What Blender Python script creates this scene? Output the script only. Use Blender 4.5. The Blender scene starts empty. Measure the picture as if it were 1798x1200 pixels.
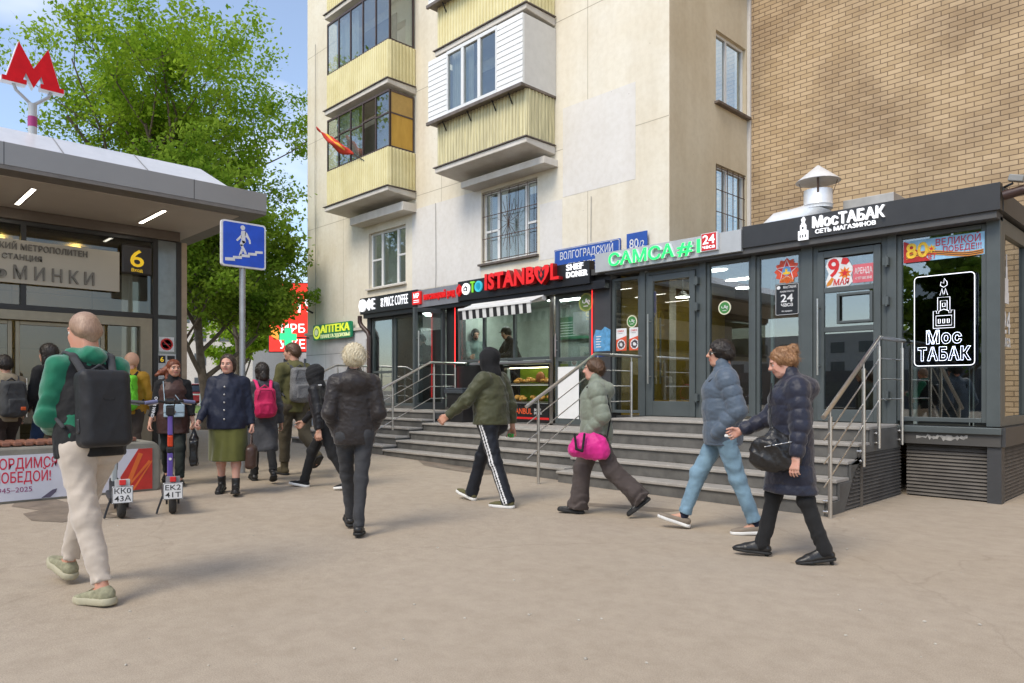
import bpy, bmesh, math, random
import numpy as np
from mathutils import Vector, Matrix, Euler
random.seed(7); np.random.seed(7)
S = bpy.context.scene
COL = S.collection
R = math.radians
# ------------------------------------------------------------------ camera, sky, sun, exposure
FPX, HZ, CAMZ = 1260.0, 685.0, 1.32
YAW = math.atan2(1260.0, 1229.0)
cam_d = bpy.data.cameras.new('camera'); cam = bpy.data.objects.new('camera', cam_d); COL.objects.link(cam)
cam.location = (0, 0, CAMZ); cam.rotation_euler = (R(90), 0, YAW)
cam_d.sensor_width = 36; cam_d.lens = 36*FPX/1798; cam_d.shift_y = (HZ-600)/1798
cam_d.clip_start = 0.05; cam_d.clip_end = 2000
S.camera = cam
SUN_EL, SUN_AZ = R(50), R(172)      # azimuth of the sun measured clockwise from +Y
W = bpy.data.worlds.new('World'); S.world = W; W.use_nodes = True
wn = W.node_tree.nodes; wl = W.node_tree.links; wn.clear()
wo = wn.new('ShaderNodeOutputWorld'); bg = wn.new('ShaderNodeBackground')
sky = wn.new('ShaderNodeTexSky'); sky.sky_type = 'NISHITA'; sky.sun_disc = False
sky.sun_elevation = SUN_EL; sky.sun_rotation = SUN_AZ; sky.air_density = 1.0; sky.dust_density = .8; sky.ozone_density = 1.6
tc = wn.new('ShaderNodeTexCoord'); mp = wn.new('ShaderNodeMapping'); mp.inputs['Scale'].default_value = (1, 1, 2.6)
nz = wn.new('ShaderNodeTexNoise'); nz.inputs['Scale'].default_value = 1.7; nz.inputs['Detail'].default_value = 5; nz.inputs['Roughness'].default_value = .55
cr = wn.new('ShaderNodeValToRGB'); cr.color_ramp.elements[0].position = .50; cr.color_ramp.elements[1].position = .86
cr.color_ramp.elements[0].color = (.06, .06, .06, 1); cr.color_ramp.elements[1].color = (.85, .85, .85, 1)
mx = wn.new('ShaderNodeMix'); mx.data_type = 'RGBA'; mx.inputs['B'].default_value = (8.6, 8.4, 8.2, 1)
wl.new(tc.outputs['Generated'], mp.inputs['Vector']); wl.new(mp.outputs['Vector'], nz.inputs['Vector'])
wl.new(nz.outputs['Fac'], cr.inputs['Fac']); wl.new(cr.outputs['Color'], mx.inputs['Factor'])
wl.new(sky.outputs['Color'], mx.inputs['A']); wl.new(mx.outputs['Result'], bg.inputs['Color'])
bg.inputs['Strength'].default_value = 0.13
wl.new(bg.outputs['Background'], wo.inputs['Surface'])
sl = bpy.data.lights.new('sun', 'SUN'); sl.energy = 1.5; sl.angle = R(26); sl.color = (1, .91, .76)
so = bpy.data.objects.new('sun', sl); COL.objects.link(so)
sd = Vector((math.sin(SUN_AZ)*math.cos(SUN_EL), math.cos(SUN_AZ)*math.cos(SUN_EL), math.sin(SUN_EL)))
so.rotation_euler = (-sd).to_track_quat('-Z', 'Y').to_euler()
S.view_settings.view_transform = 'Standard'; S.view_settings.look = 'None'
S.view_settings.exposure = 0.86; S.view_settings.gamma = 1
S.cycles.use_denoising = True
S.cycles.max_bounces = 8; S.cycles.transparent_max_bounces = 16
S.cycles.caustics_reflective = False; S.cycles.caustics_refractive = False
# ------------------------------------------------------------------ helpers
FW = Vector((-math.sin(YAW), math.cos(YAW), 0)); RT = Vector((math.cos(YAW), math.sin(YAW), 0))
CAM = Vector((0, 0, CAMZ))
def ray(px, py): return FW + RT*((px-899)/FPX) + Vector((0, 0, (HZ-py)/FPX))
def onY(px, py, Y): d = ray(px, py); return CAM + d*(Y/d.y)
def onX(px, py, X): d = ray(px, py); return CAM + d*(X/d.x)
def onZ(px, py, Z): d = ray(px, py); return CAM + d*((Z-CAMZ)/d.z)
def atD(px, py, D): return CAM + ray(px, py)*D
def zg(x, y=0):
    t = -x-5.0
    return 0.0 if t <= 0 else 0.30*(1-math.exp(-(t/13.0)**1.5))
def ongr(px, py):
    z = 0
    for _ in range(12): p = onZ(px, py, z); z = zg(p.x, p.y)
    return Vector((p.x, p.y, z))
BASE = {}
def thing(name, label, cat, loc=(0, 0, 0), rotz=0, group=None):
    o = bpy.data.objects.new(name, None); COL.objects.link(o); o.empty_display_size = .1
    o.location = loc; o.rotation_euler = (0, 0, rotz)
    o['label'] = label; o['category'] = cat
    if group: o['group'] = group
    BASE[o.name] = Matrix.Translation(Vector(loc)) @ Matrix.Rotation(rotz, 4, 'Z')
    return o
def link_mesh(name, me, parent=None):
    o = bpy.data.objects.new(name, me); COL.objects.link(o)
    if parent is not None:
        o.parent = parent; BASE[o.name] = BASE[parent.name]
    else: BASE[o.name] = Matrix.Identity(4)
    return o
def tag(o, label, cat, group=None):
    o['label'] = label; o['category'] = cat
    if group: o['group'] = group
    return o
def center_origin(o):
    me = o.data; n = len(me.vertices); a = np.empty(n*3, np.float32); me.vertices.foreach_get('co', a); a = a.reshape(-1, 3)
    lo, hi = a.min(0), a.max(0); c = np.array([(lo[0]+hi[0])/2, (lo[1]+hi[1])/2, lo[2]], np.float32)
    a -= c; me.vertices.foreach_set('co', a.ravel()); o.location = Vector(c.tolist()); BASE[o.name] = Matrix.Translation(o.location)
    return o
class MB:
    def __init__(s): s.v = []; s.f = []; s.m = []; s.cur = 0
    def quad(s, *p):
        i = len(s.v); s.v += [Vector(q) for q in p]; s.f.append(tuple(range(i, i+len(p)))); s.m.append(s.cur); return s
    def hexa(s, b, t):            # 4 bottom (ccw seen from above) and 4 top points
        i = len(s.v); s.v += [Vector(q) for q in b]+[Vector(q) for q in t]
        for f in ((3, 2, 1, 0), (4, 5, 6, 7), (0, 1, 5, 4), (1, 2, 6, 5), (2, 3, 7, 6), (3, 0, 4, 7)):
            s.f.append(tuple(i+k for k in f)); s.m.append(s.cur)
        return s
    def box(s, x0, x1, y0, y1, z0, z1):
        if x0 > x1: x0, x1 = x1, x0
        if y0 > y1: y0, y1 = y1, y0
        if z0 > z1: z0, z1 = z1, z0
        return s.hexa([(x0, y0, z0), (x1, y0, z0), (x1, y1, z0), (x0, y1, z0)], [(x0, y0, z1), (x1, y0, z1), (x1, y1, z1), (x0, y1, z1)])
    def obox(s, c, ax, ay, az):   # centre and three half-axis vectors
        c = Vector(c); ax, ay, az = Vector(ax), Vector(ay), Vector(az)
        if ax.cross(ay).dot(az) < 0: ax = -ax
        return s.hexa([c-ax-ay-az, c+ax-ay-az, c+ax+ay-az, c-ax+ay-az], [c-ax-ay+az, c+ax-ay+az, c+ax+ay+az, c-ax+ay+az])
    def bar(s, a, b, w, h, up=(0, 0, 1)):
        a, b = Vector(a), Vector(b); d = (b-a); u = Vector(up); x = d.cross(u).normalized(); z = x.cross(d).normalized()
        return s.obox((a+b)/2, x*w/2, d/2, z*h/2)
    def tube(s, pts, r, n=8, cap=True):
        pts = [Vector(p) for p in pts]; rs = r if isinstance(r, (list, tuple)) else [r]*len(pts)
        rings = []; ref = None
        for k, p in enumerate(pts):
            t = (pts[min(k+1, len(pts)-1)]-pts[max(k-1, 0)]).normalized()
            if ref is None: ref = Vector((0, 0, 1)) if abs(t.z) < .9 else Vector((1, 0, 0))
            a = (ref-t*ref.dot(t)).normalized(); b = t.cross(a); ref = a
            i = len(s.v); rings.append(i)
            for q in range(n):
                an = 2*math.pi*q/n; s.v.append(p+(a*math.cos(an)+b*math.sin(an))*rs[k])
        for k in range(len(rings)-1):
            for q in range(n):
                q2 = (q+1) % n; s.f.append((rings[k]+q, rings[k]+q2, rings[k+1]+q2, rings[k+1]+q)); s.m.append(s.cur)
        if cap:
            s.f.append(tuple(rings[0]+q for q in reversed(range(n)))); s.m.append(s.cur)
            s.f.append(tuple(rings[-1]+q for q in range(n))); s.m.append(s.cur)
        return s
    def lathe(s, prof, c=(0, 0, 0), n=24, axis=None):   # prof: (radius, height) along axis
        c = Vector(c); ax = Vector(axis or (0, 0, 1)).normalized(); ref = Vector((1, 0, 0)) if abs(ax.x) < .9 else Vector((0, 1, 0))
        a = (ref-ax*ref.dot(ax)).normalized(); b = ax.cross(a); rings = []
        for r, h in prof:
            i = len(s.v); rings.append(i)
            for q in range(n):
                an = 2*math.pi*q/n; s.v.append(c+ax*h+(a*math.cos(an)+b*math.sin(an))*max(r, 1e-4))
        for k in range(len(rings)-1):
            for q in range(n):
                q2 = (q+1) % n; s.f.append((rings[k]+q, rings[k]+q2, rings[k+1]+q2, rings[k+1]+q)); s.m.append(s.cur)
        s.f.append(tuple(rings[0]+q for q in reversed(range(n)))); s.m.append(s.cur)
        s.f.append(tuple(rings[-1]+q for q in range(n))); s.m.append(s.cur)
        return s
    def prism(s, poly, o, ux, uy, dep):   # polygon in (ux,uy) plane through o, extruded by vector dep
        o, ux, uy, dep = Vector(o), Vector(ux), Vector(uy), Vector(dep)
        ar = sum(poly[k][0]*poly[(k+1) % len(poly)][1]-poly[(k+1) % len(poly)][0]*poly[k][1] for k in range(len(poly)))
        if (ar > 0) == (ux.cross(uy).dot(dep) < 0): poly = list(reversed(poly))
        n = len(poly); i = len(s.v)
        s.v += [o+ux*p[0]+uy*p[1] for p in poly]+[o+ux*p[0]+uy*p[1]+dep for p in poly]
        s.f.append(tuple(i+k for k in reversed(range(n)))); s.f.append(tuple(i+n+k for k in range(n))); s.m += [s.cur]*2
        for k in range(n):
            k2 = (k+1) % n; s.f.append((i+k, i+k2, i+n+k2, i+n+k)); s.m.append(s.cur)
        return s
    def ball(s, c, r, n=12, m=8, sc=(1, 1, 1)):
        c = Vector(c); prof = []
        rings = []
        for k in range(m+1):
            th = math.pi*k/m; i = len(s.v); rings.append(i)
            for q in range(n):
                an = 2*math.pi*q/n; rr = max(math.sin(th), 1e-3)*r
                s.v.append(c+Vector((rr*math.cos(an)*sc[0], rr*math.sin(an)*sc[1], -math.cos(th)*r*sc[2])))
        for k in range(m):
            for q in range(n):
                q2 = (q+1) % n; s.f.append((rings[k]+q, rings[k]+q2, rings[k+1]+q2, rings[k+1]+q)); s.m.append(s.cur)
        return s
    def text(s, txt, o, ux, uy, h, dep=.01, bold=0.0, width=None, align='LEFT', spacing=1.0, shear=0.0, outline=0):
        """lettering with cap height h, baseline start o, reading along ux, up uy; extruded towards the reader"""
        ux, uy = Vector(ux).normalized(), Vector(uy).normalized(); nn = ux.cross(uy)
        c = bpy.data.curves.new('lettering', 'FONT'); c.body = txt; c.size = 1; c.offset = bold; c.resolution_u = 3
        c.space_character = spacing; c.shear = shear; c.extrude = .5
        if outline: c.fill_mode = 'NONE'; c.extrude = 0; c.bevel_depth = outline; c.bevel_resolution = 1
        ob = bpy.data.objects.new('lettering', c); COL.objects.link(ob); bpy.context.view_layer.update()
        me = bpy.data.meshes.new_from_object(ob.evaluated_get(bpy.context.evaluated_depsgraph_get()))
        bpy.data.objects.remove(ob); bpy.data.curves.remove(c)
        if not len(me.vertices): return s
        co = np.empty(len(me.vertices)*3, np.float32); me.vertices.foreach_get('co', co); co = co.reshape(-1, 3)
        sc = h/.682; x0 = co[:, 0].min(); w = (co[:, 0].max()-x0)*sc; sx = sc
        if width: sx = sc*width/w; w = width
        off = {'LEFT': 0, 'CENTER': -w/2, 'RIGHT': -w}[align]
        i = len(s.v); o = Vector(o)
        for p in co: s.v.append(o+ux*((p[0]-x0)*sx+off)+uy*(p[1]*sc)+nn*((p[2]+.5)*dep))
        for p in me.polygons: s.f.append(tuple(i+k for k in p.vertices)); s.m.append(s.cur)
        bpy.data.meshes.remove(me); return s
    def build(s, name, mats, parent=None, smooth=False, bevel=0, auto=None):
        if not s.v: return None
        me = bpy.data.meshes.new(name)
        M = BASE[parent.name].inverted() if parent is not None else Matrix.Identity(4)
        me.from_pydata([tuple(M @ p) for p in s.v], [], s.f)
        for m in (mats if isinstance(mats, (list, tuple)) else [mats]): me.materials.append(m)
        me.polygons.foreach_set('material_index', s.m)
        if smooth: me.polygons.foreach_set('use_smooth', [True]*len(s.f))
        me.update()
        o = link_mesh(name, me, parent)
        if auto: me.set_sharp_from_angle(angle=R(auto))
        if bevel:
            b = o.modifiers.new('bevel', 'BEVEL'); b.width = bevel; b.segments = 2; b.limit_method = 'ANGLE'; b.angle_limit = R(50)
        return o
    def single(s, name, mats, label, cat, group=None, **k):   # a thing that is one mesh
        o = s.build(name, mats, None, **k); tag(o, label, cat, group); return center_origin(o)
def struct(o): o['kind'] = 'structure'; return o
# ------------------------------------------------------------------ materials
MATS = {}
def nt(name):
    m = bpy.data.materials.new(name); m.use_nodes = True; n = m.node_tree.nodes; l = m.node_tree.links
    return m, n, l, n['Principled BSDF']
def obcoord(n, l, scale=(1, 1, 1), world=True):
    g = n.new('ShaderNodeNewGeometry') if world else n.new('ShaderNodeTexCoord')
    mpn = n.new('ShaderNodeMapping'); mpn.inputs['Scale'].default_value = scale
    l.new(g.outputs['Position' if world else 'Object'], mpn.inputs['Vector']); return mpn.outputs['Vector']
def mat(name, col, rough=.6, metal=0, var=.12, vscale=6, bump=0, bscale=40, emit=0, spec=.5, col2=None, stretch=(1, 1, 1), coat=0, sheen=0):
    """plain procedural surface: base colour varied by two octaves of noise, optional bump"""
    if name in MATS: return MATS[name]
    m, n, l, b = nt(name)
    b.inputs['Roughness'].default_value = rough; b.inputs['Metallic'].default_value = metal
    b.inputs['Specular IOR Level'].default_value = spec
    if coat: b.inputs['Coat Weight'].default_value = coat
    if sheen: b.inputs['Sheen Weight'].default_value = sheen; b.inputs['Sheen Roughness'].default_value = .5
    v = obcoord(n, l, stretch)
    t = n.new('ShaderNodeTexNoise'); t.inputs['Scale'].default_value = vscale; t.inputs['Detail'].default_value = 6; t.inputs['Roughness'].default_value = .6
    l.new(v, t.inputs['Vector'])
    r = n.new('ShaderNodeValToRGB'); r.color_ramp.elements[0].position = .3; r.color_ramp.elements[1].position = .7
    a = [c*(1-var) for c in col]; bb = list(col2) if col2 else [min(1, c*(1+var)) for c in col]
    r.color_ramp.elements[0].color = (*a, 1); r.color_ramp.elements[1].color = (*bb, 1)
    l.new(t.outputs['Fac'], r.inputs['Fac']); l.new(r.outputs['Color'], b.inputs['Base Color'])
    if emit: l.new(r.outputs['Color'], b.inputs['Emission Color']); b.inputs['Emission Strength'].default_value = emit
    if bump:
        t2 = n.new('ShaderNodeTexNoise'); t2.inputs['Scale'].default_value = bscale; t2.inputs['Detail'].default_value = 4; l.new(v, t2.inputs['Vector'])
        bp = n.new('ShaderNodeBump'); bp.inputs['Strength'].default_value = bump; bp.inputs['Distance'].default_value = .01
        l.new(t2.outputs['Fac'], bp.inputs['Height']); l.new(bp.outputs['Normal'], b.inputs['Normal'])
    MATS[name] = m; return m
def glass(name, tint=(.8, .85, .85), refl=1.0, rough=.0, ior=1.5, wob=.0):
    """window glass: clear tinted transmission under a Fresnel mirror, slightly wavy"""
    if name in MATS: return MATS[name]
    m, n, l, b = nt(name); n.remove(b); out = n['Material Output']
    tr = n.new('ShaderNodeBsdfTransparent'); tr.inputs['Color'].default_value = (*tint, 1)
    gl = n.new('ShaderNodeBsdfGlossy'); gl.inputs['Roughness'].default_value = rough; gl.inputs['Color'].default_value = (.93, .95, .96, 1)
    fr = n.new('ShaderNodeLayerWeight'); fr.inputs['Blend'].default_value = .5
    pw = n.new('ShaderNodeMath'); pw.operation = 'POWER'; pw.inputs[1].default_value = 4.2; l.new(fr.outputs['Facing'], pw.inputs[0])
    mu = n.new('ShaderNodeMath'); mu.operation = 'MULTIPLY_ADD'; mu.use_clamp = True; mu.inputs[1].default_value = .96; mu.inputs[2].default_value = .042*refl; l.new(pw.outputs['Value'], mu.inputs[0])
    ms = n.new('ShaderNodeMixShader'); l.new(mu.outputs['Value'], ms.inputs['Fac']); l.new(tr.outputs['BSDF'], ms.inputs[1]); l.new(gl.outputs['BSDF'], ms.inputs[2])
    if wob:
        v = obcoord(n, l); t = n.new('ShaderNodeTexNoise'); t.inputs['Scale'].default_value = .9; t.inputs['Detail'].default_value = 0; l.new(v, t.inputs['Vector'])
        bp = n.new('ShaderNodeBump'); bp.inputs['Strength'].default_value = wob; bp.inputs['Distance'].default_value = .02
        l.new(t.outputs['Fac'], bp.inputs['Height']); l.new(bp.outputs['Normal'], gl.inputs['Normal'])
    l.new(ms.outputs['Shader'], out.inputs['Surface']); MATS[name] = m; return m
# ------------------------------------------------------------------ shared materials
M_STEEL = mat('brushed_steel', (.62, .60, .57), .28, 1, var=.08, vscale=30)
M_ANTH = mat('anthracite_frame', (.075, .088, .088), .42, 0, var=.1, vscale=4)
M_ANTH2 = mat('anthracite_panel', (.045, .046, .048), .5, 0, var=.15, vscale=3)
M_BLACK = mat('black_panel', (.012, .012, .013), .35, 0)
M_WHITE = mat('white_paint', (.78, .78, .76), .45, 0, var=.04)
M_WHITEP = mat('white_plastic_frame', (.74, .74, .72), .35, 0, var=.04)
M_GREYP = mat('light_grey_panel', (.46, .47, .47), .4, .2, var=.05)
M_RED = mat('red_letters', (.62, .012, .012), .35, 0, var=.05, emit=.25)
M_REDP = mat('red_paint', (.6, .02, .02), .4, 0, var=.08)
M_BROWNPIPE = mat('brown_pipe', (.05, .025, .02), .4)
M_RUST = mat('rusty_bars', (.09, .05, .035), .7)
M_YEL = mat('yellow_gas_pipe', (.62, .40, .03), .45)
M_GALV = mat('galvanised_duct', (.80, .81, .82), .38, .30, var=.08, vscale=9)
M_GLASS = glass('window_glass', (.80, .84, .82), 3.4, wob=.03)
M_GLASSD = glass('shop_glass', (.72, .77, .76), 4.2, wob=.02)
M_DARKROOM = mat('dim_interior', (.05, .05, .048), .9)
M_CURT = mat('net_curtain', (.55, .55, .53), .9, stretch=(30, 30, 1), var=.25, vscale=3)
M_STUCCO_DARK = mat('grey_plinth', (.33, .34, .35), .8, bump=.2)

def m_asphalt():
    m, n, l, b = nt('dusty_asphalt'); v = obcoord(n, l)
    def noise(s, d=6, r=.6):
        t = n.new('ShaderNodeTexNoise'); t.inputs['Scale'].default_value = s; t.inputs['Detail'].default_value = d; t.inputs['Roughness'].default_value = r; l.new(v, t.inputs['Vector']); return t.outputs['Fac']
    def ramp(f, a, bb, ca, cb):
        r = n.new('ShaderNodeValToRGB'); r.color_ramp.elements[0].position = a; r.color_ramp.elements[1].position = bb; r.color_ramp.elements[0].color = (*ca, 1); r.color_ramp.elements[1].color = (*cb, 1); l.new(f, r.inputs['Fac']); return r.outputs['Color']
    def mul(a, c, f=1):
        q = n.new('ShaderNodeMix'); q.data_type = 'RGBA'; q.blend_type = 'MULTIPLY'; q.inputs['Factor'].default_value = f; l.new(a, q.inputs['A']); l.new(c, q.inputs['B']); return q.outputs['Result']
    c = ramp(noise(.55, 5), .3, .72, (.425, .358, .278), (.455, .388, .308))
    c = mul(c, ramp(noise(140, 2, .8), .3, .7, (.72, .72, .72), (1.12, 1.1, 1.08)))
    c = mul(c, ramp(noise(6, 8, .75), .34, .6, (.86, .85, .84), (1, 1, 1)))
    c = mul(c, ramp(noise(1.6, 7, .7), .26, .40, (.76, .74, .72), (1, 1, 1)), .4)      # dirt patches
    vo = n.new('ShaderNodeTexVoronoi'); vo.feature = 'DISTANCE_TO_EDGE'; vo.inputs['Scale'].default_value = .23
    t = n.new('ShaderNodeTexNoise'); t.inputs['Scale'].default_value = 1.8; t.inputs['Detail'].default_value = 6; l.new(v, t.inputs['Vector'])
    ad = n.new('ShaderNodeMix'); ad.data_type = 'RGBA'; ad.blend_type = 'ADD'; ad.inputs['Factor'].default_value = .55; l.new(v, ad.inputs['A']); l.new(t.outputs['Color'], ad.inputs['B']); l.new(ad.outputs['Result'], vo.inputs['Vector'])
    c = mul(c, ramp(vo.outputs['Distance'], .0008, .0026, (.68, .66, .64), (1, 1, 1)), .35)     # hairline cracks
    sp = n.new('ShaderNodeTexVoronoi'); sp.inputs['Scale'].default_value = 1.4; l.new(v, sp.inputs['Vector'])
    c = mul(c, ramp(sp.outputs['Distance'], .018, .03, (.45, .43, .42), (1, 1, 1)), .7)        # gum spots
    l.new(c, b.inputs['Base Color']); b.inputs['Roughness'].default_value = .85; b.inputs['Specular IOR Level'].default_value = .3
    bp = n.new('ShaderNodeBump'); bp.inputs['Strength'].default_value = .35; bp.inputs['Distance'].default_value = .006; l.new(noise(150, 3, .8), bp.inputs['Height']); l.new(bp.outputs['Normal'], b.inputs['Normal'])
    return m
def m_plaster(name, ca, cb, stain=.25):
    m, n, l, b = nt(name); v = obcoord(n, l); vs = obcoord(n, l, (1.6, 1.6, .16))
    def noise(s, vec, d=6):
        t = n.new('ShaderNodeTexNoise'); t.inputs['Scale'].default_value = s; t.inputs['Detail'].default_value = d; t.inputs['Roughness'].default_value = .6; l.new(vec, t.inputs['Vector']); return t.outputs['Fac']
    def ramp(f, a, bb, x, y):
        r = n.new('ShaderNodeValToRGB'); r.color_ramp.elements[0].position = a; r.color_ramp.elements[1].position = bb; r.color_ramp.elements[0].color = (*x, 1); r.color_ramp.elements[1].color = (*y, 1); l.new(f, r.inputs['Fac']); return r.outputs['Color']
    def mul(a, c, f=1):
        q = n.new('ShaderNodeMix'); q.data_type = 'RGBA'; q.blend_type = 'MULTIPLY'; q.inputs['Factor'].default_value = f; l.new(a, q.inputs['A']); l.new(c, q.inputs['B']); return q.outputs['Result']
    c = ramp(noise(.7, v), .3, .7, ca, cb)
    c = mul(c, ramp(noise(1.3, vs), .28, .62, (.80, .76, .70), (1, 1, 1)), stain*2)     # rain streaks
    c = mul(c, ramp(noise(9, v, 8), .35, .6, (.93, .92, .9), (1, 1, 1)), .8)
    sp = n.new('ShaderNodeTexVoronoi'); sp.inputs['Scale'].default_value = 3.1; l.new(v, sp.inputs['Vector'])
    c = mul(c, ramp(sp.outputs['Distance'], .02, .045, (.5, .45, .4), (1, 1, 1)), .55)   # chips
    l.new(c, b.inputs['Base Color']); b.inputs['Roughness'].default_value = .9; b.inputs['Specular IOR Level'].default_value = .25
    bp = n.new('ShaderNodeBump'); bp.inputs['Strength'].default_value = .25; bp.inputs['Distance'].default_value = .006; l.new(noise(60, v), bp.inputs['Height']); l.new(bp.outputs['Normal'], b.inputs['Normal'])
    return m
def m_brick(name, c1, c2, mort, bw, rh, ms, axis='X', off=.5):
    m, n, l, b = nt(name); g = n.new('ShaderNodeNewGeometry'); sx = n.new('ShaderNodeSeparateXYZ'); cb = n.new('ShaderNodeCombineXYZ')
    l.new(g.outputs['Position'], sx.inputs['Vector']); l.new(sx.outputs[axis], cb.inputs['X']); l.new(sx.outputs['Z'], cb.inputs['Y'])
    br = n.new('ShaderNodeTexBrick'); br.offset = off; br.offset_frequency = 2; br.squash = 1.0; br.squash_frequency = 2
    br.inputs['Scale'].default_value = 1; br.inputs['Brick Width'].default_value = bw; br.inputs['Row Height'].default_value = rh; br.inputs['Mortar Size'].default_value = ms; br.inputs['Mortar Smooth'].default_value = .15; br.inputs['Bias'].default_value = -.1
    br.inputs['Color1'].default_value = (*c1, 1); br.inputs['Color2'].default_value = (*c2, 1); br.inputs['Mortar'].default_value = (*mort, 1)
    t = n.new('ShaderNodeTexNoise'); t.inputs['Scale'].default_value = 2.2; t.inputs['Detail'].default_value = 3; l.new(cb.outputs['Vector'], t.inputs['Vector'])
    ad = n.new('ShaderNodeMix'); ad.data_type = 'RGBA'; ad.blend_type = 'LINEAR_LIGHT'; ad.inputs['Factor'].default_value = .0022; l.new(cb.outputs['Vector'], ad.inputs['A']); l.new(t.outputs['Color'], ad.inputs['B'])
    l.new(ad.outputs['Result'], br.inputs['Vector'])
    t2 = n.new('ShaderNodeTexNoise'); t2.inputs['Scale'].default_value = .8; t2.inputs['Detail'].default_value = 7; l.new(g.outputs['Position'], t2.inputs['Vector'])
    r2 = n.new('ShaderNodeValToRGB'); r2.color_ramp.elements[0].position = .36; r2.color_ramp.elements[1].position = .58; r2.color_ramp.elements[0].color = (.66, .62, .60, 1); r2.color_ramp.elements[1].color = (1.05, 1.03, 1, 1); l.new(t2.outputs['Fac'], r2.inputs['Fac'])
    q = n.new('ShaderNodeMix'); q.data_type = 'RGBA'; q.blend_type = 'MULTIPLY'; q.inputs['Factor'].default_value = .8; l.new(br.outputs['Color'], q.inputs['A']); l.new(r2.outputs['Color'], q.inputs['B'])
    l.new(q.outputs['Result'], b.inputs['Base Color']); b.inputs['Roughness'].default_value = .85
    iv = n.new('ShaderNodeMath'); iv.operation = 'SUBTRACT'; iv.inputs[0].default_value = 1; l.new(br.outputs['Fac'], iv.inputs[1])
    bp = n.new('ShaderNodeBump'); bp.inputs['Strength'].default_value = .8; bp.inputs['Distance'].default_value = .012; l.new(iv.outputs['Value'], bp.inputs['Height']); l.new(bp.outputs['Normal'], b.inputs['Normal'])
    return m
M_ASPH = m_asphalt()
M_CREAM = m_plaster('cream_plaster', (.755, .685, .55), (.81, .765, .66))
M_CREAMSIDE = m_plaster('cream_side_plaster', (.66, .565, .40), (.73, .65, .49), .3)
M_PATCH = m_plaster('pale_grey_repaint', (.70, .67, .63), (.76, .73, .69), .1)
M_SLAB = m_plaster('balcony_slab_concrete', (.62, .58, .52), (.73, .69, .63), .3)
M_BRICK = m_brick('yellow_brick', (.45, .325, .19), (.56, .42, .265), (.20, .14, .085), .25, .0865, .0075)
M_BRICKY = m_brick('yellow_brick_side', (.45, .325, .19), (.56, .42, .265), (.20, .14, .085), .25, .0865, .0075, 'Y')
M_TILE = m_brick('white_facade_tile', (.58, .59, .62), (.62, .63, .66), (.28, .29, .31), 1.15, .80, .008, 'X', 0)
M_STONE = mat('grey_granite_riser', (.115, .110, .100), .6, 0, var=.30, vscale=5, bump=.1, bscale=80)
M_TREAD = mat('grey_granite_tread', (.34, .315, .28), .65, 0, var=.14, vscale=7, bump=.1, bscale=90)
M_CORR = mat('yellow_corrugated_sheet', (.72, .63, .32), .55, 0, var=.08, vscale=2, col2=(.78, .71, .42))
M_CORRW = mat('worn_corrugated_sheet', (.50, .45, .27), .7, 0, var=.2, vscale=3, col2=(.77, .70, .42), stretch=(9, 9, .5))
M_OCHRE = mat('ochre_fibreboard', (.50, .28, .035), .6, 0, var=.12, vscale=2, col2=(.60, .36, .06), stretch=(3, 3, .6))
M_BROWNF = mat('dark_brown_window_frame', (.075, .05, .045), .5, 0, var=.2)
M_SHEET = mat('weathered_sheet_metal', (.16, .13, .11), .6, .3, var=.3, vscale=8)

# ------------------------------------------------------------------ ground
def ground():
    xs = [-600, -300, -150, -90]+[-60+2*k for k in range(31)]+[4, 8, 14, 20, 40, 90, 200, 600]; ys = [-600, -200, -80, -30, -12, -4, 2, 6, 10, 14, 20, 30, 60, 120, 300, 600]
    v = [(x, y, zg(x, y)) for y in ys for x in xs]; nx = len(xs)
    f = [(j*nx+i, j*nx+i+1, (j+1)*nx+i+1, (j+1)*nx+i) for j in range(len(ys)-1) for i in range(nx-1)]
    me = bpy.data.meshes.new('pavement'); me.from_pydata(v, [], f); me.materials.append(M_ASPH)
    me.polygons.foreach_set('use_smooth', [True]*len(f)); struct(link_mesh('pavement', me))
ground()
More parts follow.
